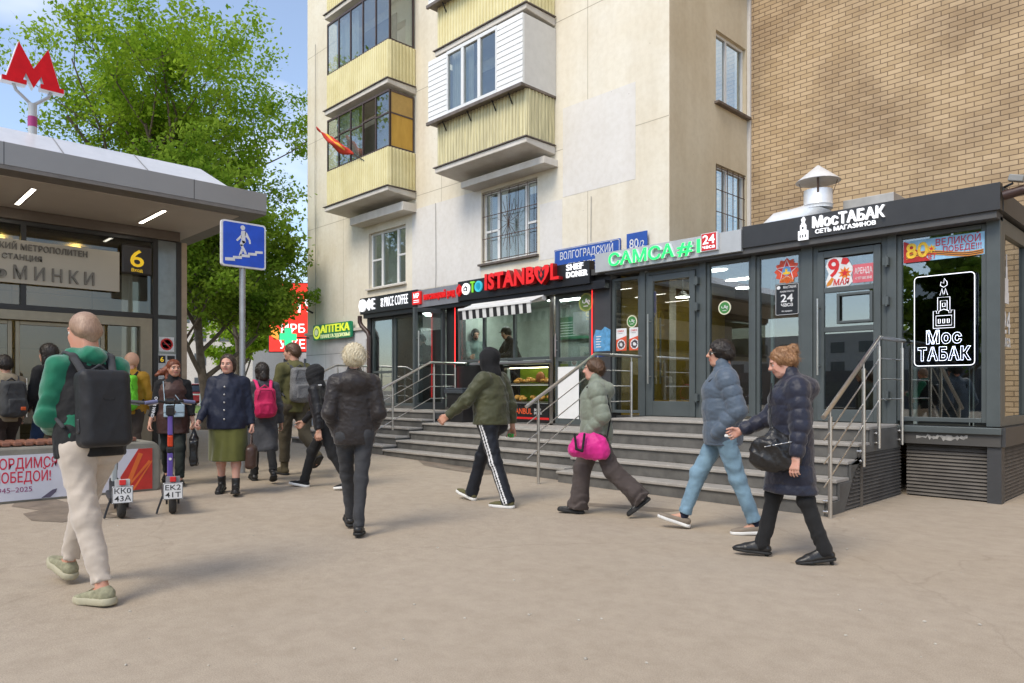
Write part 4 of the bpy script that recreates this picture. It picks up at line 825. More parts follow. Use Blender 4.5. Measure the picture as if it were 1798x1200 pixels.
# pastry shop sign
t = thing('shop_sign', 'bright green raised letters on the grey fascia', 'sign', (-6.5, YF-.06, 3.36)); y = YF-.033
letters('letter_sides', M_LSIDE, 'САМСА', -7.43, y, 3.385, .19, t, .045, bold=0.0189, width=1.27); letters('lettering', M_LGR, 'САМСА', -7.45, y-.046, 3.385, .19, t, .006, bold=0.0168, width=1.27)
letters('letter_sides', M_LSIDE, '#1', -6.11, y, 3.385, .195, t, .045, bold=0.0147, width=.40); letters('lettering', M_LGR, '#1', -6.125, y-.046, 3.385, .195, t, .006, bold=0.0126, width=.40)
b = thing('shop_sign', 'small red square twenty-four hour sign at the end of the green letters', 'sign', (-5.57, y, 3.38)); flat('case', M_LSIDE, [(0, 0), (.27, 0), (.27, .265), (0, .265)], (-5.71, y-.001, 3.385), .045, b); flat('red_face', M_REDP, [(.008, .008), (.25, .008), (.25, .257), (.008, .257)], (-5.71, y-.047, 3.385), .003, b)
letters('number', M_LWH, '24', -5.58, y-.051, 3.49, .125, b, .004, bold=0.0168, width=.20, align='CENTER'); letters('word', M_LWH, 'часа', -5.58, y-.051, 3.42, .05, b, .004, bold=0.0168, width=.2, align='CENTER')
# doner kiosk sign
t = thing('shop_sign', 'large red three-dimensional letters with a tulip heart above the doner kiosk', 'sign', (-9.5, YF-.1, 3.28))
M_REDS = mat('red_letter_sides', (.30, .006, .006), .4)
letters('letter_sides', M_REDS, 'ISTANB', -10.50, YF-.001, 3.30, .28, t, .11, bold=0.042, width=1.36, spacing=1.08); letters('lettering', M_RED, 'ISTANB', -10.50, YF-.112, 3.30, .28, t, .006, bold=0.042, width=1.36, spacing=1.08)
letters('letter_sides', M_REDS, 'L', -8.74, YF-.001, 3.30, .28, t, .11, bold=0.0210, width=.20); letters('lettering', M_RED, 'L', -8.74, YF-.112, 3.30, .28, t, .006, bold=0.0210, width=.20)
hp = [(0, -.03), (.10, .06), (.18, .18), (.19, .26), (.15, .31), (.08, .31), (0, .25), (-.08, .31), (-.15, .31), (-.19, .26), (-.18, .18), (-.10, .06)]
flat('heart', M_REDS, hp, (-8.96, YF-.001, 3.27), .11, t); flat('heart_face', M_RED, hp, (-8.96, YF-.112, 3.27), .006, t)
flat('tulip', M_BLACK, [(0, .02), (.07, .10), (.08, .24), (.03, .20), (0, .27), (-.03, .20), (-.08, .24), (-.07, .10)], (-8.96, YF-.119, 3.27), .003, t); flat('tulip_petal', M_RED, [(0, .09), (.035, .14), (0, .22), (-.035, .14)], (-8.96, YF-.1225, 3.27), .003, t)
letters('small_lettering', M_LWH, 'SHEF', -8.44, YF-.001, 3.435, .10, t, .03, bold=0.012, width=.38, spacing=1.06); letters('small_lettering', M_LWH, 'DONER', -8.44, YF-.001, 3.305, .10, t, .03, bold=0.012, width=.48, spacing=1.06)
# photo shop and neighbours
t = thing('shop_sign', 'four multicoloured round letters with a camera on the black fascia', 'sign', (-11.1, YF-.04, 3.28))
fX = lambda q: onY(q, 500, YF-.02).x
fW = lambda a, b_: fX(b_)-fX(a)
letters('red_letter', M_RED, 'Ф', fX(801.5), YF-.001, 3.27, .20, t, .03, bold=0.012, width=fW(801.5, 811)); letters('green_letter', mat('lime_letter', (.22, .62, .03), .4, emit=.3), 'Т', fX(826), YF-.001, 3.30, .20, t, .03, bold=0.012, width=fW(826, 833))
b = MB(); b.lathe([(.11, 0), (.11, .03), (.078, .03), (.078, 0)], (fX(840), YF-.001, 3.40), 28, (0, -1, 0)); b.build('cyan_ring', mat('cyan_letter', (.05, .42, .52), .4, emit=.3), t, smooth=True, auto=40)
flat('white_disc', M_LWH, circ(.118), (fX(818), YF-.001, 3.385), .03, t); flat('camera_body', M_BLACK, [(-.06, -.045), (.06, -.045), (.06, .035), (.03, .035), (.02, .055), (-.02, .055), (-.03, .035), (-.06, .035)], (fX(818), YF-.0315, 3.385), .004, t); flat('camera_lens', M_LWH, circ(.026, 16), (fX(818), YF-.036, 3.38), .003, t)
t = thing('shop_sign', 'thin red script letters on the grey mirror fascia', 'sign', (-12.2, YF-.03, 3.2)); letters('lettering', M_RED, 'мясницкий ряд', -12.60, YF+.008, 3.29, .14, t, .03, bold=0.0189, width=1.06)
t = thing('shop_sign', 'small square red butcher badge at the left end of the grey fascia', 'sign', (-12.8, YF-.03, 3.2)); flat('badge', M_RED, [(0, 0), (.30, 0), (.30, .28), (0, .28)], (-12.98, YF-.002, 3.21), .04, t); letters('lettering', M_LWH, 'МР', -12.83, YF-.043, 3.35, .10, t, .004, bold=0.0126, width=.2, align='CENTER')
b = MB()
for k in range(2): b.box(-12.93, -12.73, YF-.047, YF-.043, 3.25+.04*k, 3.265+.04*k)
b.build('caption', M_LWH, t)
t = thing('shop_sign', 'narrow white capital letters of the coffee shop on the black fascia', 'sign', (-13.7, YF-.02, 3.2)); letters('lettering', M_LWH, 'PRICE COFFEE', -14.11, YF-.001, 3.27, .215, t, .012, bold=0.0, width=.92, spacing=1.05); b = MB(); b.text('ONE', (-14.16, YF-.001, 3.27), UZ, -UX, .09, .02, bold=0.0126, width=.2); b.build('turned_word', M_LWH, t)
t = thing('shop_sign', 'white lit round emblem and two letters at the far left corner of the coffee fascia', 'sign', (-14.9, YF-.02, 3.2)); letters('lettering', M_LWH, 'ФЕ', -14.84, YF-.001, 3.25, .23, t, .03, bold=0.0126, width=.34)
b = MB(); b.lathe([(.15, 0), (.15, .04), (.10, .04), (.10, .02), (.0, .02)], (-15.02, YF-.001, 3.365), 26, (0, -1, 0)); b.build('emblem', M_LWH, t, smooth=True, auto=40); MB().box(-15.19, -15.171, YF, YF+.15, 3.22, 3.5).build('side_letter', M_LWH, t)
# red light frame round the kiosk
b = MB(); b.tube([(-11.75, YS-.06, 1.15), (-11.75, YS-.06, 3.10), (-8.01, YS-.06, 3.10), (-8.01, YS-.06, 1.55)], .012, 6); b.build('light_strip', M_LED, shop)
# awning
aw = thing('awning', 'black and white striped roll-out awning above the kiosk window', 'awning', (-10.1, 9.5, 2.85)); ax0, ax1 = -11.05, -9.05
MB().tube([(ax0, 9.66, 3.02), (ax1, 9.66, 3.02)], .055, 12).build('cassette', M_WHITE, aw, smooth=True, auto=40)
cl, va = MB(), MB(); n = 20
for k in range(n):
    a, c = ax0+(ax1-ax0)*k/n, ax0+(ax1-ax0)*(k+1)/n; cl.cur = va.cur = k % 2
    cl.hexa([(a, 9.30, 2.925), (c, 9.30, 2.925), (c, 9.66, 3.06), (a, 9.66, 3.06)], [(a, 9.30, 2.929), (c, 9.30, 2.929), (c, 9.66, 3.064), (a, 9.66, 3.064)])
    va.hexa([(a, 9.30+.02*(k % 3)/3, 2.72), (c, 9.30+.02*((k+1) % 3)/3, 2.72), (c, 9.305+.02*((k+1) % 3)/3, 2.72), (a, 9.305+.02*(k % 3)/3, 2.72)], [(a, 9.288, 2.90), (c, 9.288, 2.90), (c, 9.293, 2.90), (a, 9.293, 2.90)])
M_AWB = mat('black_canvas', (.015, .015, .016), .8); M_AWW = mat('white_canvas', (.68, .68, .66), .8)
cl.build('canopy', [M_AWW, M_AWW], aw); va.build('valance', [M_AWB, M_AWW], aw); MB().box(ax0-.01, ax1+.01, 9.27, 9.315, 2.895, 2.945).build('front_bar', M_WHITE, aw, bevel=.006)
for x in (ax0+.06, ax1-.06): MB().tube([(x, 9.66, 2.98), (x+(.2 if x < -10 else -.2), 9.48, 2.93), (x, 9.32, 2.91)], .014, 6).build('folding_arm', M_WHITE, aw)
# pastries in the case
M_PAST = mat('golden_pastry', (.52, .27, .05), .6, var=.35, vscale=28, bump=.4, bscale=60); M_BUN = mat('brown_bun', (.30, .11, .03), .55, var=.3, vscale=25)
rr = random.Random(11)
for lev, z in ((0, 1.085), (1, 1.435)):
    t = thing('pastry_tray', ('full tray of golden pastries on the lower shelf of the food case', 'tray of golden pastries with a round loaf on the upper shelf of the food case')[lev], 'tray', (-9.7, YS+.25, z))
    MB().box(-10.26, -9.12, YS+.06, YS+.42, z, z+.012).build('tray', M_STEEL, t)
    for k in range(22):
        x = rr.uniform(-10.2, -9.2); y = rr.uniform(YS+.1, YS+.36); b = MB(); b.ball((x, y, z+.05+rr.uniform(0, .05)), .055, 10, 7, (1.2*rr.uniform(.8, 1.2), .9, .7)); b.build('pastry', M_PAST, t, smooth=True)
b = MB(); b.ball((-9.5, YS+.2, 1.56), .11, 16, 10, (1, .5, 1)); b.single('round_loaf', M_BUN, 'big round brown loaf leaning at the back of the upper pastry shelf', 'bread', smooth=True)
# address plates
t = thing('street_sign', 'long blue street name plate above the kiosk sign', 'street sign', (-9.3, YM-.03, 3.6)); MB().box(-10.17, -8.45, YM-.045, YM-.02, 3.60, 4.25).build('plate', M_BLUEP, t, bevel=.008)
letters('lettering', M_PRW, 'ВОЛГОГРАДСКИЙ', -10.0, YM-.046, 4.02, .15, t, .003, bold=0.0021, width=1.38); letters('lower_lettering', M_PRW, 'ПРОСПЕКТ', -9.3, YM-.046, 3.80, .12, t, .003, bold=0.0021, align='CENTER')
b = MB(); rp = rrect(1.68, .61, .03); rp.append(rp[0]); b.tube([(-10.15+u, YM-.047, 3.62+v) for u, v in rp], .006, 5); b.build('border', M_PRW, t)
for x in (-9.9, -8.7): pbox('stand_off', M_STEEL, x-.02, x+.02, YM-.02, YM, 3.9, 3.94, par=t)
t = thing('street_sign', 'small blue house number plate', 'street sign', (-8.03, YM-.03, 3.75)); MB().box(-8.27, -7.80, YM-.085, YM-.06, 3.70, 4.29).build('plate', M_BLUEP, t, bevel=.008); letters('lettering', M_PRW, '80', -8.20, YM-.086, 4.0, .17, t, .003, bold=0.0042, width=.21); letters('small_lettering', M_PRW, '/2', -7.97, YM-.086, 4.0, .12, t, .003, bold=0.0021, width=.11)
for z in (3.8, 4.15): pbox('stand_off', M_STEEL, -8.1, -7.95, YM-.06, YM, z, z+.03, par=t)
# pharmacy sign and cross
t = thing('pharmacy_sign', 'green pharmacy sign board with yellow letters on the white tiled wall', 'sign', (-19, 11.1, 2.83)); y = 11.10
flat('board', mat('teal_green_board', (.01, .25, .12), .4), rrect(2.2, .46, .06), (-20.1, y, 2.84), .05, t)
letters('lettering', mat('yellow_lit_letters', (.72, .78, .06), .4, emit=.35), 'АПТЕКА', -19.62, y-.051, 3.04, .21, t, .03, bold=0.0084, width=1.62); letters('small_lettering', mat('pale_lit_letters', (.75, .80, .45), .4, emit=.2), 'ПЛАНЕТА ЗДОРОВЬЯ', -19.62, y-.051, 2.88, .10, t, .02, bold=0.0084, width=1.64)
flat('round_logo', mat('yellow_lit_letters', (.85, .72, .05)), circ(.2), (-19.86, y-.051, 3.07), .02, t); flat('logo_ring', mat('teal_green_board', (.01, .16, .10)), circ(.13), (-19.86, y-.072, 3.07), .004, t); flat('logo_core', mat('pale_lit_letters', (.75, .8, .45)), circ(.10), (-19.86, y-.077, 3.07), .004, t)
t = thing('pharmacy_cross', 'lit green pharmacy cross sticking out from the corner of the building', 'sign', (-20.5, 10.4, 2.65)); cx, cz = 10.45, 2.95; a = .10
cp = [(-a, -.26), (a, -.26), (a, -a), (.26, -a), (.26, a), (a, a), (a, .26), (-a, .26), (-a, a), (-.26, a), (-.26, -a), (-a, -a)]
flat('cross', mat('green_lit_cross', (.05, .75, .30), .4, var=.05, emit=.7), cp, (-20.6, cx, cz), .1, t, (0, 1, 0), UZ); flat('cross_back', M_WHITE, [(u*1.06, v*1.06) for u, v in cp], (-20.61, cx, cz), .05, t, (0, 1, 0), UZ); MB().tube([(-20.58, cx+.25, cz), (-20.58, YM, cz)], .02, 6).build('bracket', M_BLACK, t)
# end window lettering of the tobacco shop
t = thing('end_window_decal', 'white tower and number lettering on the end window round the corner', 'decal', (XR, 10.2, 1.5)); b = MB()
b.text('24', (XR-.038, 10.12, 2.0), (0, 1, 0), UZ, .26, .002, bold=0.0084, width=.36).text('ЧАСА', (XR-.038, 10.12, 1.84), (0, 1, 0), UZ, .1, .002, bold=0.0084, width=.38)
for w_, z0, z1 in ((.22, 2.36, 2.5), (.16, 2.5, 2.66), (.08, 2.66, 2.8), (.04, 2.8, 2.95)): b.box(XR-.038, XR-.036, 10.3-w_/2, 10.3+w_/2, z0, z1)
b.build('decal', M_PRW, t)
# flag on the lower left balcony
fl = thing('flag', 'small red and yellow flag furled on a stick leaning out of the lower left balcony', 'flag', (-16.9, 10.2, 8.2))
P0 = onY(640, 283, 10.36); P1 = onY(558, 229, 9.95)
MB().tube([P0, P0+(P1-P0)*.55], .012, 6).build('stick', M_BLACK, fl)
b = MB(); n, m_ = 26, 12; rr = random.Random(4); ring0 = None; dv = (P1-P0); sde = Vector((1, -.3, 0)).normalized(); upv = dv.cross(sde).normalized(); sde = upv.cross(dv).normalized()
idx = []
for k in range(n+1):
    tt = k/n; c = P0+dv*(.22+.80*tt)+Vector((0, 0, -.10*math.sin(tt*3.1)+.05*tt)); rad = .015+.135*math.sin(min(1, tt*1.15)*math.pi)**.8*(1 if tt < .9 else .7)+.03*(tt > .9); i = len(b.v); idx.append(i)
    for q in range(m_):
        an = 2*math.pi*q/m_+tt*2.2; r_ = rad*(1+.35*math.sin(3*an+tt*9)); b.v.append(c+sde*math.cos(an)*r_+upv*math.sin(an)*r_*.55)
for k in range(n):
    for q in range(m_):
        q2 = (q+1) % m_; b.f.append((idx[k]+q, idx[k]+q2, idx[k+1]+q2, idx[k+1]+q)); b.m.append(1 if (q in (3, 9) and 4 < k < 24) else 0)
b.build('cloth', [mat('red_flag_cloth', (.55, .035, .015), .7, var=.2), mat('yellow_flag_cloth', (.75, .38, .03), .7, var=.3)], fl, smooth=True)
# ------------------------------------------------------------------ metro pavilion
XM, XCAN, YE = -13.2, -10.9, 4.6        # glazed front, canopy front, right end
met = thing('metro_pavilion', 'metro entrance pavilion with a wide grey canopy, white hipped roof and glazed front', 'pavilion', (-13, 0, 0))
M_CANG = mat('grey_metal_fascia', (.29, .285, .28), .45, .3, var=.06, vscale=.8); M_SOFB = mat('beige_soffit', (.52, .47, .41), .6, var=.08, vscale=.8); M_ROOFW = mat('white_roof_sheet', (.60, .61, .64), .35, .1, var=.05)
M_DKMUL = mat('black_mullion', (.02, .018, .017), .4); M_BEAM = mat('brown_grey_beam', (.12, .095, .075), .55); M_DOORM = mat('champagne_door_frame', (.30, .26, .19), .4, .5, var=.1); M_GLM = glass('metro_glass', (.55, .55, .5), 1.8, wob=.1); M_PIL = mat('grey_glass_panel', (.20, .22, .22), .15, .3)
def mbox(name, m, *q, par=None, bevel=0): return MB().box(*q).build(name, m, par or met, bevel=bevel)
Y0m = -7.0; YCE = 5.18
# canopy: fascia, soffit, hipped roof
f = MB(); f.box(XCAN-.06, XCAN, Y0m, YCE, 4.15, 4.44).box(XCAN-9, XCAN-.06, YCE-.06, YCE, 4.15, 4.44); co = f.build('canopy_fascia', M_CANG, met, bevel=.006)
j = MB()
for y in (1.0, 1.72, 4.05, -.6): j.box(XCAN-.01, XCAN+.0015, y, y+.008, 4.15, 4.44)
j.build('panel_joint', M_DKMUL, co)
MB().box(XCAN-9, XCAN-.005, Y0m, YCE-.005, 4.10, 4.149).build('drip_edge', mat('canopy_edge_trim', (.17, .155, .14), .5), co)
so_ = MB().box(XCAN-9, XCAN-.35, Y0m, YCE-.30, 4.085, 4.099).build('soffit', M_SOFB, met)
for y in (2.15, 3.85, .45):
    lt = MB().box(XCAN-1.86, XCAN-.70, y-.01, y+.06, 4.07, 4.084).build('linear_light', mat('light_trim', (.5, .5, .48), .4), met); MB().box(XCAN-1.84, XCAN-.72, y, y+.05, 4.066, 4.0695).build('diffuser', mat('lit_diffuser', (1, .93, .8), .5, var=0, emit=6), lt)
r = MB(); a = [(XCAN-.07, Y0m, 4.435), (XCAN-.07, YCE-.55, 4.435), (XCAN-8.9, YCE-.55, 4.435), (XCAN-8.9, Y0m, 4.435)]; bt = [(XCAN-.75, Y0m, 4.84), (XCAN-.75, YCE-.75, 4.84), (XCAN-8.2, YCE-.75, 4.84), (XCAN-8.2, Y0m, 4.84)]
r.hexa(a[::-1], bt[::-1]); rf = r.build('roof', M_ROOFW, met)
j = MB()
for y in (.3, 1.35, 2.4, 3.45): j.bar((XCAN-.06, y, 4.441), (XCAN-.75, y, 4.846), .012, .006)
j.build('roof_seam', M_CANG, rf)
# glazed front
def yM(px): return onX(px, 600, XM).y
def zM(px, py): return onX(px, py, XM).z
YP0, YP1, YD1 = yM(271), yM(312), yM(245)
mbox('head_beam', M_BEAM, XM-.2, XM+.12, Y0m, YP1+.0, 3.92, 4.08)
ML = MB()
for z0, z1 in ((3.86, 3.92), (2.55, 2.63)): ML.box(XM-.05, XM+.06, Y0m, YP0-.04, z0, z1)
for y in (yM(40), yM(40)-2.2, yM(40)-4.4): ML.box(XM-.05, XM+.065, y-.035, y+.035, 2.63, 3.86)
ML.build('mullion', M_DKMUL, met); MB().box(XM-.01, XM+.0, Y0m, YP0-.04, 2.6, 3.90).build('upper_glazing', M_GLM, met)
for y in (YP0, YP1): mbox('mullion_post', M_DKMUL, XM-.05, XM+.07, y-.04, y+.04, 0, 3.92)
mbox('pillar_panel', M_PIL, XM-.03, XM+.05, YP0+.04, YP1-.04, 0, 3.91); mbox('pillar_band', M_DKMUL, XM-.02, XM+.058, YP0+.045, YP1-.045, 2.55, 2.62); mbox('pillar_side', mat('bronze_cladding', (.36, .28, .20), .4, .3), XM-8, XM+.05, YP1+.04, YP1+.14, 0, 3.92)
mbox('door_head', M_DOORM, XM-.15, XM+.05, Y0m, YP0-.05, 2.40, 2.545)
mbox('door_jamb', M_DOORM, XM-.25, XM+.05, YD1, YP0-.05, 0, 2.40)
yj = yM(186); MB().box(XM-.06, XM-.05, yj+.04, YD1, .1, 2.4).build('side_light', M_GLM, met)
for k in range(5):
    d = MB(); x = XM-.12; y1 = yj-1.28*k; y0 = y1-1.24
    d.box(x, x+.06, y0, y0+.06, .1, 2.39).box(x, x+.06, y1-.06, y1, .1, 2.39).box(x+.001, x+.059, y0+.06, y1-.06, 2.33, 2.39).box(x+.001, x+.059, y0+.06, y1-.06, .1, .35)
    d_ = d.build('door', M_DOORM, met, bevel=.006); MB().box(x+.025, x+.035, y0+.05, y1-.05, .34, 2.34).build('pane', M_GLM, d_); MB().tube([(x+.1, y0+.14, .9), (x+.1, y0+.14, 1.5)], .014, 8).build('handle', M_STEEL, d_)
mbox('back_wall', m_brick('grey_wall_panels', (.26, .245, .22), (.28, .265, .24), (.10, .095, .085), 1.3, .52, .012, 'Y', 0), XM-2.6, XM-2.5, Y0m, YP1-.2, 0, 4.08); mbox('end_glazing', M_GLM, XM-2.4, XM-.3, YP1-.03, YP1-.01, .3, 3.9)
for y in (yM(10), yM(150)): mbox('inside_light', mat('warm_lamp_strip', (1, .72, .18), .5, var=0, emit=9), XM-1.6, XM-.7, y, y+.1, 3.74, 3.76)
mbox('inside_ceiling', M_SOFB, XM-2.5, XM-.2, Y0m, YP1-.05, 3.80, 3.84)
# name board and gate number
t = thing('station_name_board', 'long pale board with raised grey station letters across the metro front', 'sign', (XM+.15, 0, 2.6)); bx = XM+.12
def yB(px): return onX(px, 600, bx).y
def zB(px, py): return onX(px, py, bx).z
zb0, zb1 = zB(210, 513), zB(210, 443)
MB().box(bx-.04, bx, -4.2, yB(210), zb0, zb1).build('board', mat('beige_board', (.47, .42, .34), .4, .15, var=.05, vscale=1), t, bevel=.004)
M_GL = mat('bronze_grey_letters', (.17, .15, .125), .4, .3); VY = Vector((0, 1, 0))
for txt, pr, pyb, pyt, pl, nl in (('МОСКОВСКИЙ МЕТРОПОЛИТЕН', 153, 452.5, 443, 36, 12/23), ('СТАНЦИЯ', 73, 460.5, 452, 3, 1), ('КУЗЬМИНКИ', 165, 502, 481, 18, 5/9+.03)):
    b = MB(); z = zB(pr, pyb); b.text(txt, (bx, yB(pr), z), VY, UZ, zB(pr, pyt)-z, .035, bold=.006, width=(yB(pr)-yB(pl))/nl, align='RIGHT', spacing=1.5 if nl < .7 and pyt > 470 else 1.05); b.build('lettering', M_GL, t)
t = thing('exit_number_sign', 'square dark sign with a yellow number six', 'sign', (XM+.12, 3.9, 2.9)); xs = XM+.131; ya, yb_ = yB(213), yB(267); za, zc = zB(240, 483), zB(240, 430); ym = (ya+yb_)/2; hh = zc-za
MB().box(XM+.06, XM+.13, ya, yb_, za, zc).build('panel', mat('dark_brown_panel', (.028, .022, .02), .35), t, bevel=.04)
b = MB(); b.text('6', (xs, ym, za+hh*.27), VY, UZ, hh*.54, .006, bold=.01, width=hh*.42, align='CENTER'); b.build('number', mat('yellow_digit', (.85, .55, .02), .45, emit=.25), t); b = MB(); b.text('Вход', (xs, ym, za+hh*.1), VY, UZ, hh*.1, .004, bold=.01, width=hh*.34, align='CENTER'); b.build('word', mat('yellow_digit', (.85, .55, .02)), t)
# notices on the pillar
yq = (YP0+YP1)/2-.01; zn = zM(287, 605); zt = zM(287, 622); x5 = XM+.051
t = thing('no_smoking_sign', 'round red no-smoking sign on the metro pillar', 'sign', (XM+.06, yq, zn-.16)); flat('sheet', M_PRW, [(-.125, -.125), (.125, -.125), (.125, .125), (-.125, .125)], (x5, yq, zn), .004, t, VY, UZ)
b = MB(); b.lathe([(.105, 0), (.105, .004), (.08, .004), (.08, 0)], (x5+.004, yq, zn), 28, (1, 0, 0)); b.bar((x5+.007, yq-.07, zn+.07), (x5+.007, yq+.07, zn-.07), .02, .004, (1, 0, 0))
me_ = b.build('red_ring', M_REDP, t); b = MB(); b.box(x5+.0045, x5+.006, yq-.06, yq+.06, zn-.01, zn+.01); b.build('cigarette', M_BLACK, t)
t = thing('notice', 'white passenger notice with small black number squares below the no-smoking sign', 'notice', (XM+.06, yq, zt-.75)); flat('sheet', mat('notice_paper', (.58, .58, .57), .5), [(-.155, -.75), (.155, -.75), (.155, 0), (-.155, 0)], (x5, yq, zt), .004, t, VY, UZ)
flat('number_square', M_BLACK, [(-.135, -.16), (-.02, -.16), (-.02, -.03), (-.135, -.03)], (x5+.0045, yq, zt), .002, t, VY, UZ); b = MB(); b.text('6', (x5+.007, yq-.077, zt-.135), VY, UZ, .08, .002, width=.055, align='CENTER', bold=.01); b.build('number', mat('yellow_digit', (.85, .55, .02)), t)
flat('icon_strip', M_BLACK, [(.01, -.10), (.135, -.10), (.135, -.03), (.01, -.03)], (x5+.0045, yq, zt), .002, t, VY, UZ); b = MB()
for k in range(5): b.box(x5+.0045, x5+.006, yq-.12, yq+.04-.03*(k % 2), zt-.26-.05*k, zt-.25-.05*k)
b.build('text_lines', mat('grey_print', (.3, .3, .3)), t)
# M sign on its pole
PM = onX(57, 240, -11.75); t = thing('metro_sign', 'red three-dimensional letter M on a grey forked pole above the pavilion roof', 'sign', (PM.x, PM.y, 4.7))
y0 = PM.y; MB().tube([(PM.x, y0, 4.6), (PM.x, y0, 5.28)], .055, 16).build('pole', M_GREYP, t, smooth=True, auto=40); MB().tube([(PM.x, y0, 4.96), (PM.x, y0, 5.10)], .058, 16).build('magenta_band', mat('magenta_band', (.35, .03, .16), .4), t, smooth=True, auto=40)
b = MB(); 
for s_ in (-1, 1): b.tube([(PM.x, y0, 5.26), (PM.x, y0+s_*.05, 5.30), (PM.x, y0+s_*.19, 5.42), (PM.x, y0+s_*.22, 5.50)], .022, 8)
b.build('fork', M_GREYP, t, smooth=True, auto=40)
q = [(-.36, 0), (-.08, 0), (-.08, .06), (-.12, .06), (-.09, .16), (0, -.02), (.09, .16), (.12, .06), (.08, .06), (.08, 0), (.36, 0), (.36, .06), (.31, .06), (.17, .56), (.0, .24), (-.17, .56), (-.31, .06), (-.36, .06)]
flat('letter_body', M_LSIDE, [(u*1.03, v*1.03-.005) for u, v in q], (PM.x-.07, y0, 5.50), .14, t, VY, UZ); flat('letter_face', mat('red_sign_face', (.55, .006, .012), .55, spec=.2, emit=.08), q, (PM.x+.07, y0, 5.50), .012, t, VY, UZ)
# underpass road sign
PS = onX(428, 471, -10.5); t = thing('road_sign', 'square blue pedestrian underpass sign with a white walking figure on a grey pole', 'road sign', (PS.x, PS.y, zg(PS.x)))
MB().tube([(PS.x-.05, PS.y, zg(PS.x)-.05), (PS.x-.05, PS.y, PS.z+.6)], .045, 14).build('pole', mat('galvanised_pole', (.38, .39, .40), .4, .6), t, smooth=True, auto=40)
s_ = .68; o = Vector((PS.x, PS.y-s_/2-.005, PS.z)); flat('plate', M_LSIDE, rrect(s_, s_, .045), o+Vector((-.03, 0, 0)), .05, t, VY, UZ); flat('rim', M_PRW, rrect(s_, s_, .045), o+Vector((.0205, 0, 0)), .003, t, VY, UZ); flat('blue_field', mat('road_sign_blue', (.008, .07, .50), .3, emit=.05), rrect(s_-.05, s_-.05, .03), o+Vector((.024, .025, .025)), .002, t, VY, UZ)
fig = MB(); x = Vector((.0265, 0, 0)); S_ = s_/320   # sign drawing in its own 320-unit grid
def fp(*pts): fig.prism([(u*S_, (320-v)*S_) for u, v in pts], o+x, VY, UZ, (.002, 0, 0))
fp(*[(150+17*math.cos(k*.52), 40+17*math.sin(k*.52)) for k in range(12)])
fp((140, 62), (165, 60), (172, 72), (168, 118), (172, 140), (150, 152), (138, 120), (137, 80)); fp((138, 90), (142, 108), (112, 140), (102, 132)); fp((166, 66), (180, 72), (205, 120), (208, 146), (196, 148), (192, 124), (165, 92))
fp((138, 128), (170, 135), (150, 165), (136, 172), (128, 160)); fp((128, 160), (148, 158), (176, 210), (178, 222), (162, 222)); fp((140, 185), (150, 200), (140, 238), (122, 240), (122, 234))
fp((25, 262), (80, 258), (80, 246), (130, 242), (130, 228), (188, 224), (188, 210), (240, 206), (240, 192), (296, 188), (296, 205), (252, 209), (252, 224), (200, 228), (200, 242), (143, 246), (143, 260), (94, 264), (94, 280), (25, 284)); fig.build('walking_figure', M_PRW, t)
# ------------------------------------------------------------------ trees, lawn, cars and far things
def m_leaf(name, a, b_):
    m, n, l, b = nt(name); n.remove(b); out = n['Material Output']; v = obcoord(n, l)
    t = n.new('ShaderNodeTexNoise'); t.inputs['Scale'].default_value = 1.1; t.inputs['Detail'].default_value = 6; l.new(v, t.inputs['Vector'])
    r = n.new('ShaderNodeValToRGB'); r.color_ramp.elements[0].position = .32; r.color_ramp.elements[1].position = .66; r.color_ramp.elements[0].color = (*a, 1); r.color_ramp.elements[1].color = (*b_, 1); l.new(t.outputs['Fac'], r.inputs['Fac'])
    d = n.new('ShaderNodeBsdfDiffuse'); tr = n.new('ShaderNodeBsdfTranslucent'); ms = n.new('ShaderNodeMixShader'); ms.inputs['Fac'].default_value = .5
    l.new(r.outputs['Color'], d.inputs['Color']); l.new(r.outputs['Color'], tr.inputs['Color']); l.new(d.outputs['BSDF'], ms.inputs[1]); l.new(tr.outputs['BSDF'], ms.inputs[2]); l.new(ms.outputs['Shader'], out.inputs['Surface']); return m
M_LEAF = m_leaf('spring_leaf', (.15, .29, .018), (.37, .52, .05)); M_LEAF2 = m_leaf('maple_leaf', (.10, .20, .016), (.28, .40, .05)); M_BARK = mat('grey_bark', (.13, .105, .075), .9, var=.35, vscale=9, bump=.6, bscale=25)
